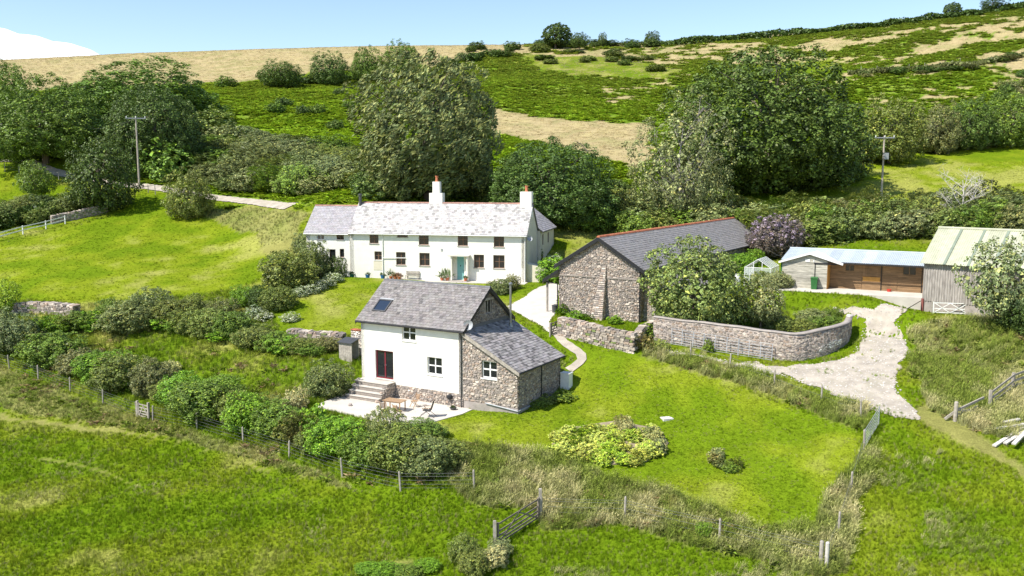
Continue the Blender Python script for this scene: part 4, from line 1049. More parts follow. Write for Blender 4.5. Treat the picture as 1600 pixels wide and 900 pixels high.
# right aisle with its own lower roof
ax0, ax1 = 2 * hwB + .002, 2 * hwB + 2.6
mb = MB(); wall(mb, 2.6, Slope([(0, BE - .75), (2.6, BE - 2.0)]), -1.5, .5, [(.75, -1.2, 1.9, 1.75)], F_front(.6, ax0)); wall(mb, 9, flat(BE - 2.0), -1.5, .5, [], F_right(ax1, .6)); al = mb.build('aisle_wall', M['mortar'], barn)
mb = MB(); rubble(mb, 2.6, Slope([(0, BE - .75), (2.6, BE - 2.0)]), -.9, [(.75, -1.2, 1.9, 1.75)], F_front(.6, ax0), 67); o = mb.build('stones', M['stone'], al); o['kind'] = 'stuff'
ar = slab('aisle_roof', M['slate_dark'], barn, [(ax1 + .3, .3, BE - 2.02), (ax1 + .3, 9.8, BE - 2.02), (ax0 + .02, 9.8, BE - .58), (ax0 + .02, .3, BE - .58)], .1)
slate_part(ar, M['slate_grey'], (ax1 + .32, .28, BE - 2.015), (0, 1, 0), (-2.9, 0, 1.44), 9.5, 3.2, .34, .27, 68)
mb = MB(); mb.prism([(ax0, .27, BE - .82), (ax1 + .32, .27, BE - 2.28), (ax1 + .32, .27, BE - 2.0), (ax0, .27, BE - .56)], (0, .03, 0)); mb.build('barge_board', M['black'], ar)
for i in range(8):
    boxpart('door_board', M['timber'], al, ax0 + .76 + i * .142, ax0 + .76 + i * .142 + .134, .62, .66, -1.0, 1.72)
# bin by the downpipe
q = G(867, 489); t = thing('dustbin', 'small grey metal dustbin beside the barn downpipe', 'bin', q, 0)
mb = MB(); mb.lathe([(.24, -.05), (.28, .65), (.26, .66)], 14); mb.build('body', M['darkmetal'], t); mb = MB(); mb.lathe([(.3, .661), (.3, .7), (.1, .76), (.03, .8)], 14); mb.build('lid', M['darkmetal'], t)

# ================================================================== stables
SF = Frame(P(1220, 448, 82.0), 29)
SF.o.z = P(1220, 448, 82.0).z
stb = thing('stable_block', 'timber stable block with pale blue sheet roof and brown boarded boxes', 'stable', SF.o, SF.rz)
gW = SF.on_front(1292, 440)[0]; SH = SF.on_front(1222, 408)[1]; SLn = 12.6; back = 1.35; SD = 4.8
def boards(par, x0, x1, y, z0, top, m, n, face=-1, horiz=True, name='board', rn=random.Random(7)):
    for i in range(n):
        if horiz:
            za = z0 + (top - z0) * i / n; zb_ = z0 + (top - z0) * (i + 1) / n - .012; mb = MB(); f = rn.uniform(.8, 1.15); mb.box(x0, x1, y - .025 - rn.random() * .008, y, za, zb_, (f, f, f)); mb.build(name, m, par)
        else:
            xa = x0 + (x1 - x0) * i / n; xb_ = x0 + (x1 - x0) * (i + 1) / n - .012; mb = MB(); f = rn.uniform(.8, 1.15); mb.box(xa, xb_, y - .025 - rn.random() * .008, y, z0, top, (f, f, f)); mb.build(name, m, par)
AP = SH + .72
mb = MB(); wall(mb, gW, Slope([(0, SH), (gW * .62, AP - .02), (gW, SH + .15)]), -.5, .12, [], F_front()); wall(mb, SD + back, flat(SH), -.5, .12, [], F_left(0, SD + back)); sw2 = mb.build('wall', M['plank'], stb)
boards(sw2, .06, gW - .02, -.003, .02, SH - .02, M['plank'], 13)
mb = MB(); mb.prism([(.06, -.026, SH - .01), (gW - .02, -.026, SH - .01), (gW - .02, -.026, SH + .16), (gW * .62, -.026, AP - .05)], (0, .02, 0)); mb.build('gable_board', M['plank'], sw2)
boxpart('corner_post', M['greenplastic'], stb, -.06, .055, -.05, .1, -.4, SH)
mb = MB(); mb.box(gW * .52, gW * .62, -.06, -.028, SH + .05, SH + .3); mb.box(gW * .62 + .3, gW * .62 + .38, -.06, -.028, SH + .05, SH + .25); mb.build('vent_frame', M['whitepaint'], stb)
boxpart('door_post', M['black'], stb, gW - 1.1, gW - 1.03, -.07, -.03, .0, SH - .08); boxpart('door_head', M['black'], stb, gW - 1.15, gW + .8, -.08, -.03, SH - .12, SH)
mb = MB(); mb.box(gW - .06, gW + .02, .002, back, -.4, SH - .05); mb.build('return_wall', M['orangeply'], stb)
# box fronts
RH = SH + .75
mb = MB(); wall(mb, SLn - gW, flat(SH + .25), -.5, .12, [(1.3, SH - .75, 2.1, SH - .15), (6.1, SH - .85, 7.2, SH - .05)], F_front(back, gW)); bw = mb.build('box_front', M['brownplank'], stb)
segs = [(.03, 2.75), (4.42, 5.7), (5.75, 7.65)]
for (a, b) in segs: boards(bw, gW + a, gW + b, back - .003, .02, SH - .9, M['brownplank'], 8)
for r_ in ((1.3, SH - .75, 2.1, SH - .15), (6.1, SH - .85, 7.2, SH - .05)): window(stb, F_front(back, gW), *r_, 2, 1, M['brownplank'], .03, None, 'window', .05)
for a, b in ((2.8, 4.35), (7.7, SLn - gW - .05)):
    mb = MB(); mb.box(gW + a, gW + b, back - .06, back - .004, .02, 1.22); d1 = mb.build('stable_door', M['brownplank'], stb)
    mb = MB(); mb.box(gW + a, gW + b, back - .06, back - .004, 1.24, SH - .1); mb.build('stable_door', M['brownplank'], stb)
    mb = MB(); mb.box(gW + a + .05, gW + b - .05, back - .09, back - .061, .82, 1.2); mb.build('kick_panel', M['orangeply'], d1)
    boards(d1, gW + a + .03, gW + b - .03, back - .061, 1.26, SH - .12, M['brownplank'], 8, horiz=False)
for x in (gW + 4.38, gW + 7.68): boxpart('stall_post', M['black'], stb, x - .02, x + .03, back - .11, back - .003, 0, SH)
mb = MB(); wall(mb, SLn, flat(SH), -.5, .12, [], F_back(SD + back, SLn)); wall(mb, SD, flat(SH), -.5, .12, [], F_right(SLn, back)); mb.build('back_wall', M['plank'], stb)
# corrugated sheets, each sheet a part; ridge along x
def sheets(par, O, U, V, L, SL, w_, m, amp=.022, pitch=.15, name='sheet', mats=None, top=None):
    O = Vector(O); U = Vector(U).normalized(); V = Vector(V).normalized(); N = U.cross(V).normalized()
    if N.z < 0 and abs(N.z) > .05: N = -N
    n = max(1, round(L / w_)); w_ = L / n
    for i in range(n):
        k = int(w_ / pitch * 4); A = []; Bv = []
        for j in range(k + 1):
            x = i * w_ + w_ * j / k * (1.0 if i == n - 1 else 1.01); h = amp * math.sin(2 * math.pi * x / pitch) + .03 + (i % 2) * .004
            s1 = SL if top is None else SL
            A.append(O + U * x + N * h); Bv.append(O + U * x + V * s1 + N * h)
        A2 = [p - N * .006 for p in A]; B2 = [p - N * .006 for p in Bv]; k1 = k + 1
        mb = MB(); f = random.Random(i * 7 + 3).uniform(.88, 1.1)
        mb.mesh_faces(A + Bv + A2 + B2, [(j, j + 1, k1 + j + 1, k1 + j) for j in range(k)] + [(2 * k1 + j + 1, 2 * k1 + j, 3 * k1 + j, 3 * k1 + j + 1) for j in range(k)] + [(j + 1, j, 2 * k1 + j, 2 * k1 + j + 1) for j in range(k)], (f, f, f))
        mb.build(name, mats(i) if mats else m, par)
ry = back + SD * .55; fe = SH + .12
mb = MB(); mb.prism([(.0, .35, fe - .1), (.0, ry, RH + .12), (.0, SD + back + .3, SH)], (SLn + .1, 0, 0)); rs = mb.build('roof', M['plank'], stb)
sheets(rs, (-.12, .15, fe - .02), (1, 0, 0), (0, ry - .15, RH + .14 - fe + .02), SLn + .3, math.hypot(ry - .15, RH + .16 - fe), 1.0, M['sheetblue'])
sheets(rs, (SLn + .18, SD + back + .35, SH), (-1, 0, 0), (0, -(SD + back + .35 - ry), RH + .14 - SH), SLn + .3, math.hypot(SD + back + .35 - ry, RH + .14 - SH), 1.0, M['sheetblue'])
mb = MB(); mb.tube([(-.12, ry, RH + .2), (SLn + .18, ry, RH + .2)], .07, 8); mb.build('ridge_cap', M['sheetblue'], rs)
# little gable roof over the store
gx = gW * .62; gl, gr_ = -.22, gW + 1.35
gy = -.28
for s_, (xa, za) in ((0, (gl, SH - .06)), (1, (gr_, SH - .02))):
    mb = MB(); mb.prism([(xa, gy, za), (gx, gy, AP + .08), (gx, 3.2, AP + .08), (xa, 3.2 if s_ == 0 else 1.0, za)], (0, 0, .05)); mb.build('gable_roof', M['whitepaint'] if s_ else M['sheetblue'], stb)
    mb = MB(); mb.prism([(xa, gy - .03, za - .1), (xa, gy - .03, za + .08), (gx, gy - .03, AP + .2), (gx, gy - .03, AP + .02)], (0, .028, 0)); mb.build('barge_board', M['whitepaint'], stb)
mb = MB(); mb.tube([(gW + 1.0, .1, fe - .1), (SLn + .15, .1, fe - .1)], .055, 8); mb.build('gutter', M['black'], stb)
# concrete apron
q0, q1, q2, q3 = SF.world(-.9, -2.6, 0), SF.world(-.9, .0, 0), SF.world(SLn, back + .1, 0), SF.world(SLn, -2.1, 0)
mb = MB(); mb.prism([Vector((p.x, p.y, SF.o.z + .02)) for p in (q0, q3, q2, SF.world(gW, back + .1, 0), SF.world(gW, 0, 0), q1)], (0, 0, -1.0)); o = mb.build('concrete_apron', M['concrete'])
tag(o, 'white concrete apron in front of the stable block', 'apron', kind='structure')
x_, z_ = SF.on_front(1272, 450, -.4)
t = thing('wheelie_bin', 'green wheelie bin against the pale boarded end of the stables', 'bin', SF.world(x_, -.45, .02), SF.rz + .1)
mb = MB(); mb.prism([(-.24, -.24, 0), (.24, -.24, 0), (.24, .22, 0), (-.24, .22, 0)], (0, 0, .02)); mb.mesh_faces([(-.23, -.23, 0), (.23, -.23, 0), (.23, .2, 0), (-.23, .2, 0), (-.29, -.33, .98), (.29, -.33, .98), (.29, .28, .98), (-.29, .28, .98)], [(0, 1, 5, 4), (1, 2, 6, 5), (2, 3, 7, 6), (3, 0, 4, 7), (4, 5, 6, 7)]); mb.build('body', M['greenplastic'], t)
mb = MB(); mb.prism([(-.31, -.36, .99), (.31, -.36, .99), (.31, .32, 1.05), (-.31, .32, 1.05)], (0, 0, .05)); mb.tube([(-.25, .36, 1.0), (.25, .36, 1.0)], .025, 6); mb.build('lid', M['greenplastic'], t)
for sx in (-.22, .22):
    mb = MB(); mb.tube([(sx - .03, .27, .09), (sx + .03, .27, .09)], .1, 10); mb.build('wheel', M['black'], t)
x_, z_ = SF.on_front(1389, 456, back - .4); mb = MB(); mb.lathe([(.16, 0), (.2, .22), (.17, .22), (.15, .05)], 12); o = mb.build('feed_bucket', M['redbits']); o.location = SF.world(x_, back - .4, .02); tag(o, 'small red bucket on the apron before the stable doors', 'bucket')
# greenhouse beside the stables
GF = Frame(SF.world(-3.75, 1.4, 0), 29); GF.o.z = h1(GF.o.x, GF.o.y) + .02
t = thing('greenhouse', 'small white framed glass greenhouse at the end of the stables', 'greenhouse', GF.o, GF.rz)
gw_, gl_, ge_, gr2 = 2.5, 3.2, 1.75, 2.55
mb = MB()
for y in np.linspace(0, gl_, 6):
    mb.tube([(0, y, -.3), (0, y, ge_), (gw_ / 2, y, gr2), (gw_, y, ge_), (gw_, y, -.3)], .035, 5)
for (x, z) in ((0, ge_), (gw_ / 2, gr2), (gw_, ge_), (0, .05), (gw_, .05)): mb.tube([(x, 0, z), (x, gl_, z)], .035, 5)
for x in (.85, 1.65): mb.tube([(x, 0, 0), (x, 0, ge_ + (gr2 - ge_) * (x if x < gw_ / 2 else gw_ - x) / (gw_ / 2))], .035, 5)
mb.tube([(0, 0, .05), (gw_, 0, .05)], .03, 5); mb.tube([(0, 0, ge_), (gw_, 0, ge_)], .03, 5); mb.tube([(.85, 0, .85), (1.65, 0, .85)], .03, 5); mb.tube([(0, 0, 0), (.85, 0, ge_)], .02, 5)
mb.build('frame', M['whitepaint'], t)
for i in range(5):
    y0 = gl_ / 5 * i + .03; y1 = gl_ / 5 * (i + 1) - .03
    for pts in ([(0, y0, .1), (0, y1, .1), (0, y1, ge_), (0, y0, ge_)], [(gw_, y0, .1), (gw_, y1, .1), (gw_, y1, ge_), (gw_, y0, ge_)]):
        mb = MB(); mb.prism(pts, (.006, 0, 0)); mb.build('pane', M['clear'], t)
    for pts in ([(0, y0, ge_ + .03), (0, y1, ge_ + .03), (gw_ / 2, y1, gr2 + .03), (gw_ / 2, y0, gr2 + .03)], [(gw_, y0, ge_ + .03), (gw_, y1, ge_ + .03), (gw_ / 2, y1, gr2 + .03), (gw_ / 2, y0, gr2 + .03)]):
        mb = MB(); mb.prism(pts, (0, 0, .006)); mb.build('pane', M['clear'], t)
for (a, b) in ((.03, .82), (.88, 1.62), (1.68, gw_ - .03)):
    mb = MB(); mb.prism([(a, 0, .1), (b, 0, .1), (b, 0, ge_ - .03), (a, 0, ge_ - .03)], (0, .006, 0)); mb.build('pane', M['clear'], t)
q = GF.world(-.55, -.3, 0); t = thing('rain_tank', 'white upright rain barrel at the corner of the greenhouse', 'barrel', q, 0)
mb = MB(); mb.lathe([(.24, -.2), (.27, .3), (.29, .6), (.27, 1.0), (.2, 1.12)], 12); mb.build('body', M['whitepaint'], t)

# ================================================================== corrugated barn at the right
DF = Frame(P(1440, 488, 74.0), 43)
shed = thing('corrugated_barn', 'tall corrugated barn with weathered grey cladding and cream sheet roof', 'barn', DF.o, DF.rz)
dL, dD = 11.0, 7.5; dE = DF.on_front(1441, 407)[1]; dR = dE + 2.5; dB = DF.on_front(1441, 468)[1]
mb = MB(); mb.box(.04, dL, .05, .25, -1.2, dB); mb.box(.04, .25, .251, dD, -1.2, dB); mb.build('block_base', M['block'], shed)
mb = MB(); mb.box(-.06, .12, -.1, .045, -1, dB + .1); mb.build('corner_post', mat('rust_red', (.22, .07, .06), .8, .2, 4), shed)
cl = MB(); cl.box(.08, dL, .06, .1, dB, dE - .02); cl.box(.08, .12, .101, dD, dB, dE - .02); cl.box(.08, dL, dD - .05, dD, -.5, dE - .02); bk = cl.build('wall_frame', M['cladding'], shed)
sheets(bk, (0, .03, dB - .08), (1, 0, 0), (0, 0, 1), dL, dE - dB + .06, .78, M['cladding'], amp=.038, pitch=.2)
sheets(bk, (0.02, dD, dB - .08), (0, -1, 0), (0, 0, 1), dD, dE - dB + .06, .78, M['cladding'], amp=.03, pitch=.2)
mb = MB(); mb.prism([(-.02, .02, dE - .03), (-.02, dD / 2, dR - .06), (-.02, dD - .02, dE - .03)], (dL, 0, 0)); rs = mb.build('roof', M['cladding'], shed)
sheets(rs, (-.25, -.35, dE - .22), (1, 0, 0), (0, dD / 2 + .35, dR - dE + .23), dL + .4, math.hypot(dD / 2 + .35, dR - dE + .23), 1.02, M['sheetcream'], amp=.025, pitch=.17, mats=lambda i: M['sheetgreen'] if i == 99 else M['sheetcream'])
sheets(rs, (dL + .15, dD + .35, dE - .22), (-1, 0, 0), (0, -dD / 2 - .35, dR - dE + .23), dL + .4, math.hypot(dD / 2 + .35, dR - dE + .23), 1.02, M['sheetcream'], amp=.025, pitch=.17)
vd = Vector((0, dD / 2 + .35, dR - dE + .23)); nn = Vector((0, -(dR - dE + .23), dD / 2 + .35)).normalized()
for x in (1.55, 3.35, 5.15, 6.9, 8.7):
    a = Vector((x, -.36, dE - .22)) + nn * .065; mb = MB(); mb.prism([a, a + Vector((.2, 0, 0)), a + Vector((.2, 0, 0)) + vd, a + vd], nn * .012); mb.build('roof_light_strip', M['sheetgreen'], rs)
mb = MB(); mb.tube([(-.25, dD / 2, dR + .07), (dL + .15, dD / 2, dR + .07)], .12, 8); mb.build('ridge_cap', M['sheetcream'], rs)
t = thing('timber_prop', 'thin timber prop leaning out from the corner of the corrugated barn', 'prop', G(1408, 487), 0)
a = DF.world(-.12, -.1, dB - .1) - t.location; mb = MB(); mb.bar((0, 0, -.05), a, .09, .09); mb.build('beam', M['timber'], t)
# ================================================================== drives, paths, track (sheets laid over the turf)
def drape(name, pix, m, label, cat, step=.12, off=.05, rag=.75, seed=1, fade=None):
    poly = [(p.x, p.y) for p in GP(pix)]
    xs = [p[0] for p in poly]; ys = [p[1] for p in poly]
    nx = int((max(xs) - min(xs) + 2) / step); ny = int((max(ys) - min(ys) + 2) / step)
    X, Y = np.meshgrid(min(xs) - 1 + step * np.arange(nx), min(ys) - 1 + step * np.arange(ny), indexing='ij')
    cx = (X[:-1, :-1] + step / 2).ravel(); cy = (Y[:-1, :-1] + step / 2).ravel()
    ok = inpoly(cx + (fbm(cx, cy, 1.6, seed) - .5) * 2 * rag, cy + (fbm(cx, cy, 1.6, seed + 5) - .5) * 2 * rag, poly)
    if fade:
        fx, fy, fr0, fr1 = fade; q = G(fx, fy); dd = np.hypot(cx - q.x, cy - q.y); ok &= fbm(cx, cy, 1.6, seed + 9, 2) < .25 + np.clip((dd - fr0) / (fr1 - fr0), 0, 1) * .9
    idx = np.arange(nx * ny).reshape(nx, ny)
    f = np.stack([idx[:-1, :-1], idx[1:, :-1], idx[1:, 1:], idx[:-1, 1:]], -1).reshape(-1, 4)[ok]
    used, inv = np.unique(f, return_inverse=True)
    v = np.c_[X.ravel()[used], Y.ravel()[used], hz(X.ravel()[used], Y.ravel()[used]) + off]
    o = link(name, npmesh(name, v, inv.reshape(-1, 4), m, np.ones((len(f), 3)), smooth=True))
    tag(o, label, cat, kind='structure'); return poly
def strip(name, pix, wid, m, label, cat, off=.07, world=None, seed=3):
    pts = smooth_path(world or [(p.x, p.y) for p in GP(pix)], .4)
    rn = np.random.RandomState(seed); V = []; n = len(pts); K = 5
    for i, p in enumerate(pts):
        d = pts[min(i + 1, n - 1)] - pts[max(i - 1, 0)]; d.normalize(); s_ = Vector((-d.y, d.x))
        wl = wid / 2 * (1 + rn.uniform(-.12, .12))
        for k in range(K): q = p + s_ * wl * (k / (K - 1) * 2 - 1); V.append((q.x, q.y))
    V = np.array(V); v = np.c_[V, hz(V[:, 0], V[:, 1]) + off]
    f = np.array([[i * K + k, i * K + k + 1, (i + 1) * K + k + 1, (i + 1) * K + k] for i in range(n - 1) for k in range(K - 1)])
    o = link(name, npmesh(name, v, f, m, np.ones((len(f), 3)), smooth=True)); tag(o, label, cat, kind='structure')
    L = [p for p in pts]; return L
EXCL = []
EXCL.append(drape('gravel_drive', [(1000,534),(1022,542),(1056,549),(1157,568),(1219,574),(1267,571),(1326,560),(1347,532),(1344,508),(1325,494),(1300,482),(1370,484),(1420,482),(1405,505),(1416,533),(1416,558),(1396,586),(1408,612),(1428,640),(1440,656),(1405,652),(1380,644),(1360,637),(1281,608),(1197,583),(1087,557),(1005,546)], M['gravel'], 'pale gravel drive curving past the rendered yard wall', 'drive'))
EXCL.append(drape('yard', [(792,480),(862,443),(874,446),(870,470),(866,492),(858,506),(862,522),(835,504),(812,492)], M['concrete'], 'cracked pale concrete yard beside the stone barn', 'yard', rag=.2))
pth = strip('garden_path', [(862, 512), (880, 535), (908, 556), (905, 568), (888, 580)], .75, M['gravel'], 'pale path bending round behind the stone lean-to', 'path')
trk = strip('farm_track', [(-90, 236), (0, 252), (70, 264), (140, 279), (200, 290), (265, 298), (330, 309), (400, 317), (455, 323)], 2.1, M['gravel'], 'pale farm track running along the top of the paddock', 'track', off=.12)
SEGX = [(pth, .7), (trk, 1.7)]
EXCL.append([(p.x, p.y) for p in pw]); EXCL.append([(p.x, p.y) for p in tp])
for fr_, x0, x1, y0, y1 in ((CF, 0, 13.4, 0, 6.5), (HF, -5.2, 20.2, -.5, 15), (BF, -1.6, 10.5, 0, 38), (SF, -.9, 12.6, -2.6, 6.2), (DF, 0, 11, 0, 7.5)):
    EXCL.append([tuple(fr_.world(a, b, 0))[:2] for a, b in ((x0, y0), (x1, y0), (x1, y1), (x0, y1))])
# loose stones on the gravel: too small to pick apart
rs_ = np.random.RandomState(8); gp_ = EXCL[0]
X = rs_.uniform(min(p[0] for p in gp_), max(p[0] for p in gp_), 9000); Y = rs_.uniform(min(p[1] for p in gp_), max(p[1] for p in gp_), 9000)
k = inpoly(X, Y, gp_); X, Y = X[k], Y[k]; n = len(X); r_ = rs_.uniform(.02, .07, n); a = rs_.uniform(0, 6.3, n)
Z = hz(X, Y) + .06; V = np.zeros((n, 5, 3)); 
for j in range(4): V[:, j] = np.c_[X + r_ * np.cos(a + j * 1.57) * 1.3, Y + r_ * np.sin(a + j * 1.57), Z - .005]
V[:, 4] = np.c_[X, Y, Z + r_ * .7]; base = np.arange(n)[:, None] * 5
Fc = np.concatenate([base + np.array([j, (j + 1) % 4, 4]) for j in range(4)])
cl_ = rs_.uniform(.6, 1.3, (n, 1)) * np.ones((1, 3)); o = link('loose_gravel', npmesh('loose_gravel', V.reshape(-1, 3), Fc, M['gravelstone'], np.tile(cl_, (4, 1))))
tag(o, 'loose pale stones scattered over the gravel drive', 'gravel', kind='stuff')

# ================================================================== walls of stone and render
def up_h(p): return Vector((p.x, p.y, h1(p.x, p.y)))
def dry_wall(name, label, pix, height, thick, seed, mossy=0.0, cat='wall', hfun=None):
    pts = smooth_path([(p.x, p.y) for p in GP(pix)], .5); rn = random.Random(seed)
    o0 = up_h(pts[0]); t = thing(name, label, cat, o0, 0)
    L = [0]
    for a, b in zip(pts[:-1], pts[1:]): L.append(L[-1] + (b - a).length)
    def at(s):
        s = min(max(s, 0), L[-1] - 1e-4); k = max(i for i in range(len(L) - 1) if L[i] <= s); f = (s - L[k]) / (L[k + 1] - L[k])
        p = pts[k].lerp(pts[k + 1], f); d = (pts[k + 1] - pts[k]).normalized(); return p, d
    core = MB(); n = len(pts)
    for i in range(n - 1):
        a, b = up_h(pts[i]), up_h(pts[i + 1]); d = (pts[i + 1] - pts[i]).normalized(); s_ = Vector((-d.y, d.x, 0)) * (thick * .40); h = height * .9
        q = [a - s_, b - s_, b + s_, a + s_]; q = [p - o0 - Vector((0, 0, .4)) for p in q]
        core.mesh_faces(q + [p + Vector((0, 0, h + .4)) for p in q], [(0, 1, 5, 4), (1, 2, 6, 5), (2, 3, 7, 6), (3, 0, 4, 7), (4, 5, 6, 7)])
    c_ = core.build('core', M['mortar'], t)
    mb = MB(); z = -.1
    while z < height:
        h = rn.uniform(.10, .22); s = rn.random() * .2
        while s < L[-1]:
            w_ = rn.uniform(.18, .5); p, d = at(s + w_ / 2); s += w_ + .012
            if z + h > height * rn.uniform(.88, 1.05): continue
            sd_ = Vector((-d.y, d.x, 0)); dd = Vector((d.x, d.y, 0)); g = up_h(p) - o0
            for side in (-1, 1):
                cx = g + sd_ * side * thick * .42 + Vector((0, 0, z + h / 2)); ex = dd * (w_ * .48); ey = sd_ * (thick * .14 + rn.uniform(0, .05)); ez = Vector((0, 0, h * .46)) + dd * rn.uniform(-.03, .03)
                q = [cx + ex * a * rn.uniform(.85, 1.05) + ey * b * rn.uniform(.85, 1.05) + ez * c * rn.uniform(.85, 1.05) for c in (-1, 1) for (a, b) in ((-1, -1), (1, -1), (1, 1), (-1, 1))]
                cl = stone_col(rn)
                if rn.random() < mossy: cl = (.55, .75, .3)
                mb.mesh_faces(q, [(3, 2, 1, 0), (4, 5, 6, 7), (0, 1, 5, 4), (1, 2, 6, 5), (2, 3, 7, 6), (3, 0, 4, 7)], cl)
        z += h
    s = 0
    while s < L[-1]:                                   # rough capping stones
        w_ = rn.uniform(.25, .55); p, d = at(s + w_ / 2); s += w_
        dd = Vector((d.x, d.y, 0)); sd_ = Vector((-d.y, d.x, 0)); g = up_h(p) - o0 + Vector((0, 0, height * .92))
        q = [g + dd * (w_ * .46) * a * rn.uniform(.8, 1.1) + sd_ * thick * .5 * b * rn.uniform(.8, 1.1) + Vector((0, 0, .12 * c + rn.uniform(-.04, .08))) for c in (-1, 1) for (a, b) in ((-1, -1), (1, -1), (1, 1), (-1, 1))]
        mb.mesh_faces(q, [(3, 2, 1, 0), (4, 5, 6, 7), (0, 1, 5, 4), (1, 2, 6, 5), (2, 3, 7, 6), (3, 0, 4, 7)], stone_col(rn))
    o = mb.build('stones', M['stone'], c_); o['kind'] = 'stuff'
    return t
dry_wall('garden_wall', 'low rubble garden wall below the barn gable beside the small gate', [(874, 523), (930, 536), (990, 550)], 1.45, .65, 71, .08)
dry_wall('garden_wall', 'broken rubble wall end running back to the barn door', [(993, 546), (1003, 530), (1020, 521)], 1.0, .6, 72, .15)
dry_wall('garden_wall', 'low pale rubble wall below the farmhouse lawn near the cottage', [(452, 529), (490, 533), (535, 536)], .8, .8, 73, .1)
dry_wall('field_wall', 'tumbled stone wall at the lower edge of the left paddock', [(22, 490), (60, 488), (118, 493)], 1.0, .9, 74, .15)
dry_wall('field_wall', 'old stone wall below the trees at the top of the paddock', [(80, 350), (120, 342), (165, 332)], 1.1, .8, 75, .2)
# curved rendered yard wall
cwp = [(1022, 531), (1048, 536), (1110, 545), (1165, 553), (1208, 560), (1242, 563), (1275, 558), (1303, 548), (1321, 534), (1326, 520)]
pts = smooth_path([(p.x, p.y) for p in GP(cwp)], .5); n = len(pts); o0 = up_h(pts[0])
t = thing('yard_wall', 'long curved rendered yard wall with stained face beside the gravel drive', 'wall', o0, 0)
def wall_h(i): f = i / (n - 1); return 1.85 + .15 * math.sin(f * 3) + .02 * math.sin(f * 41) - .7 * max(0, (f - .72) / .28)
def extr(nm, m, th, z0f, z1f, shift=0.0, i0=0, i1=None, par=t):
    mb = MB(); i1 = n if i1 is None else i1; rows = []
    for i in range(i0, i1):
        d = (pts[min(i + 1, n - 1)] - pts[max(i - 1, 0)]).normalized(); s_ = Vector((-d.y, d.x, 0)); g = up_h(pts[i]) - o0
        g = g + s_ * shift
        rows.append([g - s_ * th / 2 + Vector((0, 0, z0f(i))), g + s_ * th / 2 + Vector((0, 0, z0f(i))), g + s_ * th / 2 + Vector((0, 0, z1f(i))), g - s_ * th / 2 + Vector((0, 0, z1f(i)))])
    for a, b in zip(rows[:-1], rows[1:]):
        mb.mesh_faces(a + b, [(0, 4, 7, 3), (1, 2, 6, 5), (3, 7, 6, 2)])
    mb.face(rows[0]); mb.face(rows[-1][::-1])
    return mb.build(nm, m, par, smooth=True)
w0 = extr('render_face', M['plaster'], .4, lambda i: -.6, wall_h)
extr('coping', M['block'], .5, lambda i: wall_h(i) + .002, lambda i: wall_h(i) + .09)
LC = [0.0]
for a_p, b_p in zip(pts[:-1], pts[1:]): LC.append(LC[-1] + (b_p - a_p).length)
def along(s):
    s = min(max(s, 0), LC[-1] - 1e-4); k = max(i for i in range(n - 1) if LC[i] <= s); f = (s - LC[k]) / (LC[k + 1] - LC[k]); return k + f
class WallTop:
    knots = [q_ * LC[-1] / 10 for q_ in range(1, 10)]
    def __call__(s, x): return wall_h(along(x)) - .04
def fr_wall(s, dp, z):
    kf = along(s); k = int(kf); p = pts[k].lerp(pts[k + 1], kf - k); dd = (pts[k + 1] - pts[k]).normalized(); sn = Vector((-dd.y, dd.x, 0))
    return up_h(p) - o0 - sn * (.2 - dp) + Vector((0, 0, z))
mb = MB(); rubble(mb, LC[-1], WallTop(), -.1, [], fr_wall, 93, lo=.11, hi=.26, proud=.035, dark=.92)
ws_ = mb.build('stones', M['stone'], w0); ws_['kind'] = 'stuff'
s0_ = LC[-1] * .66; mb = MB(); rubble(mb, LC[-1] * .15, Slope([(0, .75), (LC[-1] * .06, .95), (LC[-1] * .15, .8)]), .42, [], lambda s, dp, z: fr_wall(s + s0_, dp - .012, z), 94, lo=.11, hi=.2, proud=.03, dark=1.5)
ws_ = mb.build('bare_patch', M['plasterwhite'], w0); ws_['kind'] = 'stuff'
boulder('stone', 'white capping stone on the end of the curved yard wall', up_h(pts[-1]) + Vector((0, 0, wall_h(n - 1) + .08)), .28, 81, M['plasterwhite'])

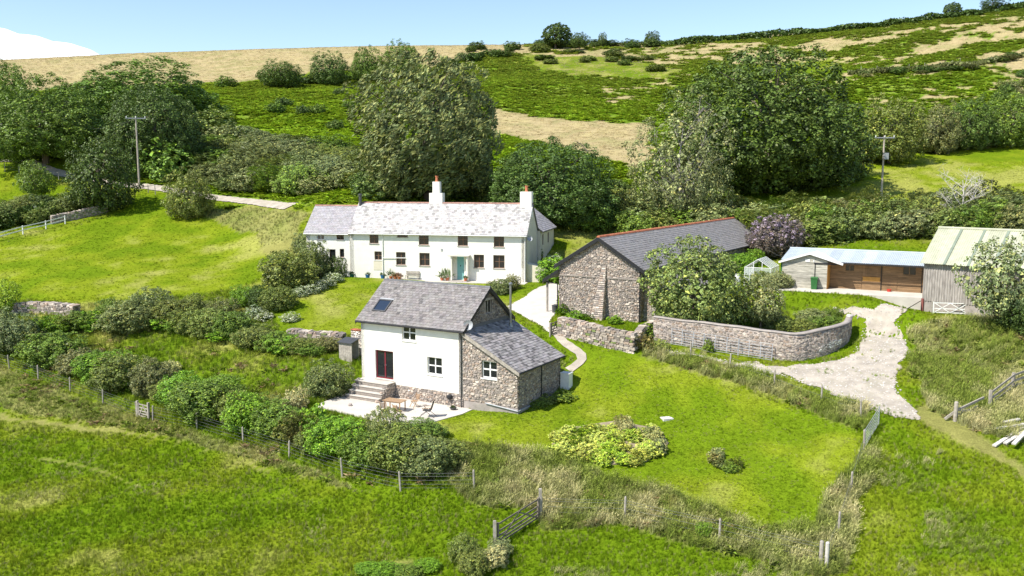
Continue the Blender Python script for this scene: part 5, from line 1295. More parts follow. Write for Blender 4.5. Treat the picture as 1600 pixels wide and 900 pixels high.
# ================================================================== gates and fences
def gate(label, A, Bp, h, style, m, name='field_gate', group=None, lean=0.0, posts=None):
    A = Vector(A); Bp = Vector(Bp); d = Bp - A; L = d.length; rz = math.atan2(d.y, d.x); sl = d.z / math.hypot(d.x, d.y)
    t = thing(name, label, 'gate', A, rz, group); L = math.hypot(d.x, d.y)
    def pt(x, z): return Vector((x, lean * z, z + sl * x))
    if style == 'wood':
        for x in (.05, L - .05): mb = MB(); mb.bar(pt(x, .08), pt(x, h + .06), .1, .075); mb.build('stile', m, t)
        zs = [.15, .33, .53, .78, h - .03] if h > .9 else [.12, .32, .55, h - .03]
        for z in zs: mb = MB(); mb.bar(pt(.1, z), pt(L - .1, z), .03, .085); mb.build('rail', m, t)
        mb = MB(); mb.bar(pt(.1, .15) + Vector((0, -.035, 0)), pt(L * .52, h - .03) + Vector((0, -.035, 0)), .025, .08); mb.build('brace', m, t)
        mb = MB(); mb.bar(pt(L - .1, .15) + Vector((0, -.035, 0)), pt(L * .48, h - .03) + Vector((0, -.035, 0)), .025, .08); mb.build('brace', m, t)
    elif style == 'cross':
        for x in (.04, L - .04): mb = MB(); mb.bar(pt(x, .05), pt(x, h + .08), .09, .09); mb.build('stile', m, t)
        for z in (.16, .48, h): mb = MB(); mb.bar(pt(.09, z), pt(L - .09, z), .04, .07); mb.build('rail', m, t)
        for a, b, c, e in ((.1, .16, L * .33, h), (L * .33, h, L * .66, .16), (.1, h, L * .33, .16), (L * .66, .16, L - .1, h), (L * .33, .16, L * .66, h), (L * .66, h, L - .1, .16)):
            if rng.random() < 2: mb = MB(); mb.bar(pt(a, b) + Vector((0, -.04, 0)), pt(c, e) + Vector((0, -.04, 0)), .02, .06); mb.build('brace', m, t)
    else:
        for x in (.02, L - .02): mb = MB(); mb.tube([pt(x, .05), pt(x, h)], .026, 8); mb.build('stile', m, t)
        for i in range(7):
            z = .1 + (h - .13) * (i / 6) ** 1.15; mb = MB(); mb.tube([pt(.02, z), pt(L - .02, z)], .017, 6); mb.build('rail', m, t)
        for x in (L * .33, L * .66): mb = MB(); mb.bar(pt(x, .1) + Vector((0, -.03, 0)), pt(x, h - .03) + Vector((0, -.03, 0)), .012, .05); mb.build('upright', m, t)
    for (x, ph, pr) in (posts or []):
        mb = MB(); mb.bar(pt(x, -.5), pt(x, ph), pr, pr); mb.build('gate_post', M['timber'], t)
    return t
M['oldwood'] = mat('grey_gate_wood', (.20, .165, .135), .9, .25, 5, .3, 14)
gate('dark weathered wooden field gate standing alone in the tall grass', G(777, 856), G(842, 812), 1.2, 'wood', M['oldwood'], posts=[(-.12, 1.45, .17), (3.95, 1.65, .16)] if False else None)
for (u, v, hh, lb) in ((773, 857, 1.4, 'short end'), (844, 811, 1.65, 'tall end')):
    mb = MB(); mb.bar((0, 0, -.4), (0, 0, hh), .17, .17); mb.bar((0, 0, hh), (0, 0, hh + .04), .14, .14); o = mb.build('gate_post', M['timber']); o.location = G(u, v); tag(o, 'squared grey gate post at the %s of the dark wooden field gate' % lb, 'post')
gate('small pale wooden gate set into the wire fence', G(217, 652), G(234, 657), 1.05, 'wood', M['timber'], posts=[(-.1, 1.25, .13), (None or 1.2, 1.3, .14)])
gate('galvanised metal gate hanging open beside the drive', G(1351, 702), G(1373, 664), 1.2, 'metal', M['galv'])
gate('white painted gate with crossed braces before the corrugated barn', G(1457, 491), G(1539, 494), .95, 'cross', M['whitepaint'], posts=[(-.08, 1.05, .1)])
gate('dark little wooden gate at the end of the garden wall', G(861, 526), G(873, 521), 1.05, 'wood', M['oldwood'], posts=[(-.1, 1.15, .12), (1.0, 1.3, .13)])
d_ = .05
for (ua, va, ub, vb, lb) in ((1048, 537, 1100, 545, 'galvanised hurdle leaning on the shaded end of the curved wall'), (1098, 546, 1154, 554, 'galvanised hurdle leaning in the middle of the curved wall'), (1152, 555, 1206, 562, 'galvanised hurdle leaning beside the bare lime patch of the curved wall')):
    gate(lb, G(ua, va + 2), G(ub, vb + 3), 1.3, 'metal', M['galv'], 'sheep_hurdle', 'hurdles leaning on the yard wall', lean=.16)

pm = MB(); pm.tube([(0, 0, -.4), (.01, 0, 1.12), (.01, 0, 1.2)], [.065, .06, .035], 7); POST = pm.mesh('post', M['timber'])
def wire_fence(label, pix, hs=(.2, .42, .65, .88, 1.06), hpost=1.0, sag=.02):
    q = GP(pix); t = thing('wire_fence', label, 'fence', q[0], 0); rn = random.Random(len(pix))
    for p in q: link('post', POST, t, p - q[0], (rn.uniform(-.05, .05), rn.uniform(-.05, .05), rn.random() * 6), (1, 1, hpost * rn.uniform(.95, 1.08)))
    for h in hs:
        mb = MB(); line = []
        for a, b in zip(q[:-1], q[1:]):
            for k in range(4): f = k / 4; line.append(a.lerp(b, f) - q[0] + Vector((0, 0, h - sag * 4 * f * (1 - f))))
        line.append(q[-1] - q[0] + Vector((0, 0, h))); mb.tube(line, .007, 4); mb.build('wire', M['wire'], t)
    return t
wire_fence('post and wire fence running from the paddock corner to the small pale gate', [(-60, 552), (15, 577), (60, 594), (110, 613), (161, 632), (214, 652)])
wire_fence('post and wire fence along the bramble hedge below the cottage', [(239, 658), (308, 672), (380, 693), (452, 717), (535, 746), (626, 768), (741, 768)])
wire_fence('sagging post and wire fence in long grass below the lawn', [(846, 808), (976, 812), (1124, 846), (1283, 884)], (.3, .6, .9, 1.05))
wire_fence('short wire fence in the weeds beside the open metal gate', [(1292, 882), (1310, 838), (1330, 770), (1350, 704)], (.4, .8, 1.0))
wire_fence('old wire fence along the weedy drive edge', [(1079, 560), (1140, 578), (1210, 602), (1283, 630), (1345, 655)], (.5, .9))
wire_fence('distant wire fence crossing the bracken hillside', [(1345, 113), (1370, 113), (1395, 112), (1420, 110), (1445, 108), (1470, 106), (1500, 101)], (.5, 1.0), 1.5)
wire_fence('thin wire fence beside the farm track', [(8, 268), (30, 272), (52, 274), (92, 281), (135, 290)], (.5, .9), 1.1)
wire_fence('short wire fence where the track passes the tall pole', [(232, 302), (243, 304), (262, 307)], (.5, .9), 1.1)
for (u, v, lb) in ((1282, 886, 'stout grey strainer post'), (1291, 887, 'pale split strainer post')):
    mb = MB(); mb.tube([(0, 0, -.4), (.02, 0, 1.25), (.02, 0, 1.3)], [.11, .1, .07], 9); o = mb.build('strainer_post', M['timber'] if v == 886 else M['palebark']); o.location = G(u, v); tag(o, lb + ' at the corner of the lawn fence', 'post')
# timber rail fence at the right, partly collapsed
q = GP([(1546, 640), (1582, 612), (1640, 590)]); t = thing('rail_fence', 'weathered post and rail fence in the rough grass by the drive', 'fence', q[0], 0)
for p in q: mb = MB(); mb.bar(p - q[0] + Vector((0, 0, -.4)), p - q[0] + Vector((0, 0, 1.25)), .16, .16); mb.build('post', M['timber'], t)
for h in (.35, .72, 1.12):
    for a, b in zip(q[:-1], q[1:]): mb = MB(); mb.bar(a - q[0] + Vector((0, -.09, h)), b - q[0] + Vector((0, -.09, h)), .05, .14); mb.build('rail', M['timber'], t)
q = G(1492, 658); t = thing('broken_fence', 'broken fence post with fallen rails in the grass beside the drive', 'fence', q, 0)
mb = MB(); mb.tube([(0, 0, -.4), (.03, 0, 1.2), (.03, 0, 1.25)], [.13, .12, .08], 9); mb.build('post', M['timber'], t)
e = G(1536, 640) - q
for a, b in (((.1, 0, .7), e + Vector((0, 0, .75))), ((.1, .05, .35), e * .8 + Vector((0, 0, .3))), ((-.6, .1, .1), (.2, .05, .75)), ((.1, 0, .75), e * .75 + Vector((0, -.2, .05)))): mb = MB(); mb.bar(a, b, .08, .15); mb.build('rail', M['timber'], t)
rn_ = random.Random(6)
for k, (a, b, lb) in enumerate((((1553, 700), (1612, 663), 'long pale plank lying lowest of the stacked timbers'), ((1570, 698), (1620, 668), 'second pale plank in the stack of timbers'), ((1555, 676), (1600, 670), 'short pale plank lying across the timbers'), ((1568, 668), (1592, 664), 'stubby grey plank on top of the timber stack'), ((1583, 704), (1602, 686), 'grey plank end sticking out beside the timber stack'))):
    A, Bq = G(*a), G(*b); z = .10 + .07 * k; v_ = Bq - A; s_ = Vector((-v_.y, v_.x, 0)).normalized() * .12; mb = MB(); mb.bar((0, 0, z), v_ + Vector((0, 0, z + .05)), .24, .09); mb.bar(s_ * .2 + Vector((0, 0, z - .06)) + v_ * .1, s_ * .2 + Vector((0, 0, z - .06)) + v_ * .9, .16, .06); o = mb.build('plank', M['palebark']); o.location = A; tag(o, lb, 'plank')
q = GP([(-6, 378), (36, 366), (72, 358), (102, 350)]); t = thing('paddock_rail', 'short white painted railing in the hedge left of the paddock', 'fence', q[0], 0)
for p in q: mb = MB(); mb.bar(p - q[0] + Vector((0, 0, -.4)), p - q[0] + Vector((0, 0, 1.15)), .12, .12); mb.build('post', M['whitepaint'], t)
for h in (.55, 1.0):
    for a, b in zip(q[:-1], q[1:]): mb = MB(); mb.bar(a - q[0] + Vector((0, -.08, h)), b - q[0] + Vector((0, -.08, h)), .04, .12); mb.build('rail', M['whitepaint'], t)
# utility poles and lines
def pole(label, u, v, h, arm=True, box=False, az=0.3):
    q = G(u, v); t = thing('utility_pole', label, 'pole', q, az)
    mb = MB(); mb.tube([(0, 0, -.6), (0, 0, h)], [.17, .11], 9); mb.build('post', M['pole'], t)
    if arm:
        boxpart('cross_arm', M['galv'], t, -1.5, 1.5, -.16, -.115, h - .35, h - .2)
        for x in (-1.35, 0, 1.35): mb = MB(); mb.lathe([(.05, 0), (.09, .05), (.05, .1), (.08, .15), (.03, .24)], 8, (x, -.14, h - .2)); mb.build('insulator', M['whitepaint'], t)
    if box: boxpart('transformer', M['galv'], t, -.1, .5, -.55, -.15, h - 3.3, h - 2.4)
    return q + Vector((0, 0, h))
p1 = pole('tall timber power pole with cross arm beside the farm track', 218, 295, 11.2)
mb = MB(); g_ = G(195, 290); mb.tube([p1 - Vector((0, 0, 1.2)), g_ + Vector((0, 0, 0))], .02, 5); o = mb.build('stay_wire', M['wire']); tag(o, 'taut stay wire beside the tall power pole', 'wire')
p2 = pole('short plain timber pole among the trees above the farm track', 136, 262, 6.6, False)
p3 = pole('pale power pole with transformer box at the edge of the right field', 1377, 308, 8.6, True, True, .1)
def cable(label, a, b, sag):
    mb = MB(); mb.tube([Vector(a).lerp(Vector(b), k / 14) - Vector((0, 0, sag * 4 * (k / 14) * (1 - k / 14))) for k in range(15)], .02, 4); o = mb.build('power_line', M['cable']); tag(o, label, 'cable')
cable('dark cable between the tall pole and the short plain pole', p1 - Vector((0, 0, .3)), p2, .6)
cable('dark overhead cable reaching from the transformer pole past the big dark tree', p3 - Vector((0, 0, .2)), P(1120, 226, 122), .8)
cable('thin service cable from the barn end towards the stables', BF.world(2 * hwB + .1, BL - .5, BE - .2), SF.world(0, 2.0, SH + .3), .5)
# little shed and tile stack beside the cottage
q = G(545, 560); q.z = h1(q.x, q.y)
t = thing('log_store', 'small grey boarded store with dark lid behind the cottage corner', 'store', G(532, 562), CF.rz)
for i in range(6): boxpart('board', M['timber'], t, i * .22 - .1, i * .22 + .11, -.03, .03, -.5, 1.35)
mb = MB(); mb.prism([(-.16, -.15, 1.36), (1.28, -.15, 1.36), (1.28, .9, 1.62), (-.16, .9, 1.62)], (0, 0, .07)); mb.build('lid', M['darkmetal'], t); boxpart('back_board', M['timber'], t, -.1, 1.21, .8, .86, -.5, 1.6)
t2 = thing('tile_stack', 'stack of white rubble capped with red tiles behind the boarded store', 'stack', Vector(t.location) + CF.uy * 1.5 - CF.ux * .15, CF.rz); t2.location.z = h1(t2.location.x, t2.location.y)
boxpart('core', M['mortar'], t2, 0, 1.5, .05, .6, -.4, 1.95); mb = MB(); rubble(mb, 1.5, flat(1.9), 0, [], F_front(.05), 91, .12, .2); o = mb.build('stones', M['plasterwhite'], t2); o['kind'] = 'stuff'
mb = MB()
for i in range(9): a = rn_.uniform(-.1, .1); mb.bar((i * .17, .0, 1.98 + rn_.random() * .06), (i * .17 + a, .55, 2.02), .15, .06, stone_col(rn_))
o = mb.build('tiles', M['terracotta'], t2); o['kind'] = 'stuff'
# inspection cover on the lawn, black tank behind the yard wall
q = G(1042, 655); mb = MB(); mb.box(-.36, .36, -.3, .3, -.1, .05); mb.box(-.3, .3, -.24, .24, .051, .065); mb.box(-.05, .05, -.02, .02, .066, .09); o = mb.build('inspection_cover', M['plasterwhite']); o.location = q + Vector((0, 0, .02)); o.rotation_euler = (0, 0, .3); tag(o, 'pale square inspection cover on the open lawn', 'cover')
q = G(1142, 500); t = thing('oil_tank', 'black plastic oil tank behind the yard wall beside the bushy tree', 'tank', q, .3)
mb = MB(); mb.lathe([(.75, -.2), (.85, .1), (.88, .6), (.85, 1.3), (.6, 1.6), (.2, 1.7)], 18); mb.build('body', M['black'], t, smooth=True); mb = MB(); mb.lathe([(.2, 1.69), (.22, 1.78), (.05, 1.82)], 12); mb.build('cap', M['black'], t)
# ================================================================== vegetation
def crown(name, seed, n, leaf, lobes=14, flat_=1.0, zlo=0.0, lob_r=(.16, .27), up=.4, core=True, wind=0.0, long=1.0, yel=.12, sparse=1.0, clumps=150, cr=(.05, .09), rough=.16, fl=0.0):
    """leaf clumps spread over and through overlapping lobes; fits a unit box: x, y in -.5..5, z in 0..1"""
    rs = np.random.RandomState(seed)
    # clumps spread evenly over a knobbly dome, a second layer inside closes the crown
    K = clumps; i_ = np.arange(K) + .5; th = math.pi * (1 + 5 ** .5) * i_ + rs.normal(0, .12, K); cz_ = 1 - 1.86 * i_ / K + rs.normal(0, .02, K); cz_ = np.clip(cz_, -.95, 1); sr = np.sqrt(1 - cz_ ** 2)
    d = np.c_[np.cos(th) * sr, np.sin(th) * sr, cz_]; ctr = np.array([0, 0, zlo + (1 - zlo) * .34]); up_, dn_ = (1 - zlo) * .64, (1 - zlo) * .34
    ks = rs.normal(0, 1, (12, 3)); ph = rs.uniform(0, 6.28, 12)
    def knob(dd, s): return sum(np.cos(dd @ (ks[q] * s) + ph[q]) for q in range(12)) / 12 ** .5
    def radius(dd):
        h_ = np.where(dd[:, 2] > 0, up_, dn_); e = 2.3
        r = (np.abs(dd[:, 0] / .5) ** e + np.abs(dd[:, 1] / .5) ** e + np.abs(dd[:, 2] / h_) ** e) ** (-1 / e)
        return r * (.90 + rough * .62 * knob(dd, 2.6) + rough * .38 * knob(dd[:, ::-1], 6.5))
    cc = ctr + d * (radius(d) * rs.uniform(.84, 1.02, K))[:, None]; rc = rs.uniform(cr[0], cr[1], K)
    Lc = rs.choice(K, n, p=rc ** 2 / (rc ** 2).sum()); e_ = rs.normal(size=(n, 3)) + d[Lc] * .8 + np.array([0, 0, .3]); e_ /= np.linalg.norm(e_, axis=1)[:, None]
    p = cc[Lc] + e_ * (rc[Lc] * rs.rand(n) ** .35)[:, None]
    if sparse >= .9:
        m2 = n // 5; d2 = rs.normal(size=(m2, 3)); d2 /= np.linalg.norm(d2, axis=1)[:, None]; p2 = ctr + d2 * (radius(d2) * rs.uniform(.6, .86, m2))[:, None]
        p = np.r_[p, p2]; e_ = np.r_[e_, d2]; Lc = np.r_[Lc, rs.randint(0, K, m2)]; big_ = np.r_[np.ones(n), np.full(m2, 2.0)]
    else: big_ = np.ones(n)
    k_ = p[:, 2] > -.02
    if sparse < 1: k_ &= rs.rand(len(p)) < sparse
    p, d, L, big_ = p[k_], e_[k_], Lc[k_], big_[k_]; m = len(p); lobes = K
    if wind: p[:, 0] += wind * p[:, 2] ** 1.5
    nr = d * 1.1 + rs.normal(0, .5, (m, 3)) + np.array([0, 0, up]); nr /= np.linalg.norm(nr, axis=1)[:, None]
    t = np.cross(nr, rs.normal(size=(m, 3))); t /= np.linalg.norm(t, axis=1)[:, None]
    if long > 1: t = t * .4 + np.array([.5, .1, .35]); t /= np.linalg.norm(t, axis=1)[:, None]
    b = np.cross(nr, t); b /= np.linalg.norm(b, axis=1)[:, None] + 1e-9
    s = (leaf * big_ * rs.uniform(.55, 1.35, m))[:, None]
    v = np.stack([p - t * s * long, p + b * s * .62 + nr * s * .18, p + t * s * long, p - b * s * .62 + nr * s * .18], 1)
    f = np.arange(m * 4).reshape(m, 4)
    lobe_f = rs.uniform(.75, 1.25, lobes)[L]
    br = rs.uniform(.42, 1.65, m) * lobe_f
    col = np.stack([br, br, br], 1)
    y = rs.rand(m) < yel; col[y] *= np.array([1.75, 1.45, 1.2])
    if fl:
        y = rs.rand(m) < fl; col[y] = np.array([4.6, 3.6, 8.0]) * rs.uniform(.7, 1.1, (y.sum(), 1))
    return npmesh(name, v.reshape(-1, 3), f, M['leaf'], col)
def trunk(name, seed, h=.6, r=.022, limbs=7, m='bark', spread=.33, bare=0, zlo=.25):
    rn = random.Random(seed); mb = MB()
    pts = [Vector((0, 0, -.06)), Vector((rn.uniform(-.01, .01), 0, h * .3)), Vector((rn.uniform(-.03, .03), rn.uniform(-.03, .03), h * .7)), Vector((rn.uniform(-.04, .04), 0, h))]
    mb.tube(pts, [r * 1.4, r, r * .75, r * .35], 8)
    for k in range(limbs):
        a = k * 2.4 + rn.random(); z0 = rn.uniform(zlo, h * .9); s = spread * rn.uniform(.6, 1.1)
        p0 = Vector((0, 0, z0)); p1 = p0 + Vector((math.cos(a) * s * .5, math.sin(a) * s * .5, rn.uniform(.06, .16))); p2 = p0 + Vector((math.cos(a) * s, math.sin(a) * s, rn.uniform(.14, .34)))
        rr = r * rn.uniform(.35, .55); mb.tube([p0, p1, p2], [rr, rr * .7, rr * .2], 5)
        for j in range(2 + bare):
            f = rn.uniform(.35, .95); q0 = p0.lerp(p1, f * 2) if f < .5 else p1.lerp(p2, f * 2 - 1)
            q2 = q0 + Vector((rn.uniform(-1, 1), rn.uniform(-1, 1), rn.uniform(.1, 1))) * s * .45; q1 = q0.lerp(q2, .5) + Vector((0, 0, .015))
            mb.tube([q0, q1, q2], [rr * .45, rr * .3, rr * .1], 4)
            if bare:
                for i in range(3):
                    e0 = q1.lerp(q2, rn.random()); e1 = e0 + Vector((rn.uniform(-1, 1), rn.uniform(-1, 1), rn.uniform(0, .9))) * s * .22; mb.tube([e0, e1], [rr * .22, rr * .06], 3)
    return mb.mesh(name, M[m])
AR = {
 'big': [(crown('crown', 101 + i, 34000, .0088, 40, zlo=.0, yel=.08, clumps=560, cr=(.032, .06), rough=.145), trunk('trunk', 11 + i)) for i in range(3)],
 'tree': [(crown('crown', 121 + i, 13000, .0135, 26, zlo=.0, lob_r=(.11, .2), yel=.16, clumps=260, cr=(.045, .085), rough=.17), trunk('trunk', 21 + i)) for i in range(4)],
 'windy': [(crown('crown', 141 + i, 24000, .0078, 34, zlo=.0, lob_r=(.10, .19), long=1.9, yel=.4, wind=.04, clumps=460, cr=(.035, .065), rough=.18), trunk('trunk', 31 + i)) for i in range(2)],
 'loose': [(crown('crown', 161 + i, 6500, .016, 16, zlo=.14, lob_r=(.10, .19), sparse=1.0, yel=.25, clumps=130, cr=(.05, .095), rough=.22), trunk('trunk', 41 + i, r=.02, limbs=9)) for i in range(2)],
 'half': [(crown('crown', 171, 14000, .009, 14, zlo=.02, sparse=.95, yel=.12, clumps=210, cr=(.04, .075), rough=.26), trunk('trunk', 51, .8, .010, 22, 'deadtwig', .36, 4, .08))],
 'bare': [(None, trunk('trunk', 61, .75, .010, 18, 'palebark', .38, 5, .15))],
 'pine': [(crown('crown', 181, 4500, .02, 14, zlo=.1, lob_r=(.12, .2), wind=.14, long=1.6, clumps=90, cr=(.05, .09)), trunk('trunk', 71, .7, .03))],
}
SH = {
 'near': [crown('shrub', 201 + i, 9500, .0165, 22, lob_r=(.11, .22), yel=.18, clumps=180, cr=(.05, .10), rough=.22) for i in range(4)],
 'bush': [crown('shrub', 221 + i, 5200, .0225, 18, lob_r=(.12, .23), yel=.16, clumps=130, cr=(.055, .11), rough=.22) for i in range(5)],
 'spiky': [crown('shrub', 241 + i, 6000, .0145, 18, lob_r=(.11, .22), long=2.0, yel=.25, wind=.04, clumps=130, cr=(.05, .11), rough=.24) for i in range(3)],
 'far': [crown('shrub', 261 + i, 1900, .038, 10, lob_r=(.17, .3), yel=.1, clumps=60, cr=(.08, .14), rough=.22) for i in range(3)],
 'weed': [crown('shrub', 281 + i, 1500, .036, 9, lob_r=(.15, .28), up=.6, yel=.35, long=1.3, clumps=55, cr=(.07, .13), rough=.25) for i in range(3)],
 'flower': [crown('shrub', 291 + i, 2000, .03, 9, up=.6, yel=.2, clumps=70, cr=(.06, .12), rough=.28, fl=.36) for i in range(2)],
}
T = dict(wind=(.130, .158, .052), dark=(0.091, 0.145, 0.027), mid=(0.125, 0.202, 0.026), olive=(0.164, 0.207, 0.044), bright=(0.151, 0.282, 0.020), grey=(0.157, 0.198, 0.066), silver=(0.221, 0.262, 0.100), brown=(0.162, 0.178, 0.056), lime=(0.238, 0.356, 0.030), yel=(0.356, 0.425, 0.085), white=(0.162, 0.218, 0.070), straw=(0.324, 0.333, 0.130), deep=(0.067, 0.110, 0.020), bushy=(0.189, 0.255, 0.065))
vr = random.Random(77)
def vary(c, a=.12): f = 1 + vr.uniform(-a, a); return (c[0] * f * vr.uniform(.94, 1.06), c[1] * f, c[2] * f * vr.uniform(.9, 1.1), 1)
def tree(kind, u, v, wp, hp, tint, label, group=None, name='tree', depth=.85, sink=.0):
    q = G(u, v); s = q.y / F; w_, h_ = wp * s, hp * s; cr, tk = AR[kind][vr.randrange(len(AR[kind]))]
    t = thing(name, label, 'tree', q - Vector((0, 0, sink)), vr.uniform(-.5, .5) if kind in ('windy', 'pine') else vr.random() * 6.28, group); sc = (w_ * 1.04, w_ * depth, h_ * 1.02)
    if kind in ('windy', 'pine'): pass
    else: sc = (w_ * (1.04 + depth * .9 + .0) / 1.95, w_ * (1.04 + depth * .9) / 1.95, h_ * 1.02)
    link('trunk', tk, t, scale=sc)
    if cr: o = link('crown', cr, t, scale=sc); o.color = vary(T[tint], .06)
    return t
def shrub(kind, q, w_, h_, tint, label, group=None, name='garden_shrub', cat='shrub', rz=None):
    me = SH[kind][vr.randrange(len(SH[kind]))]
    o = link(name, me, None, Vector(q) - Vector((0, 0, h_ * .06)), (0, 0, vr.random() * 6.28 if rz is None else rz), (w_, w_ * vr.uniform(.85, 1.1), h_ * 1.06)); o.color = vary(T[tint])
    return tag(o, label, cat, group)
def shrub_px(kind, u, v, wp, hp, tint, label, group=None, **k):
    q = G(u, v); s = q.y / F; return shrub(kind, q, wp * s, hp * s, tint, label, group, **k)

# ---- trees one can tell apart
tree('big', 1200, 300, 325, 232, 'dark', 'huge dark round-headed tree rising behind the stone barn')
tree('windy', 668, 312, 222, 232, 'wind', 'tall windswept grey-green tree standing behind the farmhouse chimney')
tree('big', 862, 350, 225, 138, 'dark', 'broad dark tree directly behind the farmhouse gable')
tree('half', 1062, 354, 175, 185, 'silver', 'half dead tree with bleached branches beside the huge dark tree')
tree('tree', 1084, 516, 168, 152, 'bushy', 'round bushy tree growing in the walled yard before the barn')
tree('loose', 1188, 516, 82, 86, 'silver', 'thin silvery sapling inside the curved yard wall')
tree('loose', 1570, 512, 130, 140, 'silver', 'wind-bent hawthorn growing before the corrugated barn', depth=.9)
tree('bare', 1500, 362, 125, 105, 'silver', 'bleached leafless tree above the hedge behind the stables')
tree('big', 218, 202, 285, 102, 'mid', 'wide spreading tree crown on the skyline side of the left wood')
tree('big', 242, 268, 170, 138, 'dark', 'dark dense tree behind the tall power pole')
tree('big', 72, 255, 205, 130, 'mid', 'broad tree above the farm track at the wood edge')
tree('tree', 12, 172, 75, 75, 'mid', 'round tree against the dry top field beyond the wood')
tree('tree', 158, 330, 112, 118, 'deep', 'shadowed tree beside the old stone wall below the track')
tree('loose', 57, 315, 62, 62, 'mid', 'small open tree on the grass below the farm track')
tree('tree', 298, 338, 82, 76, 'olive', 'round olive thorn tree on the paddock bank by the track', sink=.3)
tree('tree', 440, 137, 78, 40, 'dark', 'low dark thorn in the hedge line under the dry field', depth=.7)
tree('tree', 516, 133, 66, 48, 'dark', 'mid sized dark thorn between two trees of the upper hedge')
tree('tree', 572, 128, 52, 54, 'mid', 'upright tree in the upper hedge below the dry field')
tree('tree', 628, 122, 66, 54, 'mid', 'rounded tree at the right end of the upper hedge', depth=.8)
tree('pine', 868, 76, 46, 40, 'deep', 'windswept dark pine on the skyline')
tree('loose', 905, 78, 32, 26, 'deep', 'ragged low tree beside the windswept skyline pine')
tree('loose', 941, 74, 16, 22, 'deep', 'tiny upright tree on the skyline beyond the pine')
tree('tree', 1018, 72, 27, 23, 'deep', 'small round lone tree on the skyline beside the long hedge')
tree('pine', 1486, 28, 26, 24, 'deep', 'small dark pointed tree on the long skyline hedge')
tree('loose', 1550, 20, 40, 24, 'deep', 'spreading tree on the highest part of the skyline hedge')
tree('tree', 1388, 255, 118, 100, 'olive', 'olive thorn tree beside the huge dark tree at the field top')
tree('tree', 1462, 240, 72, 78, 'brown', 'brownish thorn tree at the top of the right field')
tree('tree', 1512, 234, 88, 80, 'dark', 'dark thorn tree along the top of the right field')
tree('tree', 1580, 230, 90, 86, 'mid', 'green thorn tree at the far corner of the right field')
t = tree('tree', 1212, 402, 92, 66, 'grey', 'purple flowering buddleia bush at the end of the barn', name='flowering_tree')
for ch in t.children:
    if ch.name.startswith('crown'):
        ch.color = (.15, .125, .10, 1)
        fl = crown('blossom', 301, 2600, .017, 16, zlo=.2, lob_r=(.13, .22), yel=0, up=.6, clumps=90, cr=(.04, .06)); o = link('blossom', fl, t, scale=tuple(q * 1.03 for q in ch.scale)); o.color = (.32, .25, .30, 1)
# ---- bushes along the wire fence
FL = 'bramble bush in the hedge along the wire fence'; 
for (u, v, w_, h_, tn, k) in ((-15, 545, 80, 60, 'grey', 'near'), (25, 562, 75, 66, 'grey', 'near'), (78, 580, 84, 56, 'mid', 'near'), (118, 598, 60, 44, 'brown', 'spiky'), (160, 606, 80, 52, 'bright', 'near'), (185, 620, 82, 64, 'olive', 'near'), (235, 628, 58, 64, 'brown', 'near'), (284, 648, 78, 62, 'bright', 'near'), (322, 662, 100, 70, 'mid', 'near'), (372, 668, 66, 52, 'olive', 'near'), (388, 684, 78, 70, 'bright', 'near'), (432, 690, 82, 58, 'mid', 'near'), (470, 706, 64, 56, 'brown', 'spiky'), (528, 718, 92, 66, 'bright', 'near'), (486, 716, 60, 40, 'olive', 'near'), (575, 736, 80, 58, 'mid', 'near'), (622, 742, 98, 76, 'olive', 'near'), (662, 752, 84, 70, 'grey', 'near'), (692, 742, 62, 52, 'olive', 'near'), (600, 700, 52, 56, 'grey', 'spiky'), (560, 698, 48, 34, 'olive', 'near'), (650, 700, 70, 34, 'mid', 'near'), (340, 630, 60, 34, 'bright', 'near')):
    shrub_px(k, u + 4, v - 15, w_ * 1.12, h_ * .92, tn, {'bright': 'bright green', 'mid': 'mid green', 'olive': 'olive green', 'grey': 'grey green', 'brown': 'dull green'}[tn] + ' ' + FL, 'bramble bushes along the wire fence', name='bramble_bush')
FB = [(5, 552), (50, 566), (98, 584), (140, 598), (172, 608), (212, 620), (262, 632), (303, 648), (350, 660), (410, 682), (452, 694), (502, 712), (552, 724), (600, 736), (642, 742), (680, 748), (420, 668), (500, 690), (340, 640), (590, 712), (630, 716)]
for i_, (u, v) in enumerate(FB): shrub_px(['near', 'spiky', 'weed'][i_ % 3], u + vr.uniform(-6, 6), v - 14 + vr.uniform(-4, 3), vr.uniform(42, 66), vr.uniform(24, 46), ['mid', 'olive', 'bright'][i_ % 3 if i_ % 2 else 1], 'low tangled bramble filling a gap between the hedge bushes', 'brambles between the hedge bushes', name='bramble_tangle')
shrub_px('near', 512, 618, 76, 62, 'grey', 'grey green bush on its own beside the left end of the patio')
shrub_px('spiky', 268, 585, 34, 22, 'straw', 'dry straw coloured clump alone in the rough meadow')
shrub_px('spiky', 462, 645, 46, 40, 'straw', 'pale dry bramble tangle at the patio corner')
# ---- bushes on the bank between paddock and rough meadow
for (u, v, w_, h_, tn) in ((172, 505, 38, 46, 'mid'), (205, 515, 92, 50, 'grey'), (238, 500, 74, 56, 'grey'), (275, 506, 72, 44, 'olive'), (300, 520, 60, 42, 'olive'), (302, 484, 36, 28, 'olive'), (335, 525, 72, 52, 'olive'), (368, 528, 72, 48, 'mid'), (400, 540, 70, 36, 'olive'), (345, 498, 50, 36, 'brown'), (130, 512, 60, 28, 'mid'), (85, 520, 70, 28, 'bright'), (40, 530, 60, 22, 'mid'), (435, 545, 62, 30, 'mid'), (470, 550, 60, 26, 'olive'), (510, 548, 50, 24, 'brown')):
    shrub_px('near', u, v, w_, h_, tn, {'bright': 'bright green', 'mid': 'mid green', 'olive': 'olive', 'grey': 'grey leaved', 'brown': 'dull green'}[tn] + ' shrub on the stony bank below the paddock', 'shrubs on the stony bank', name='bank_shrub')
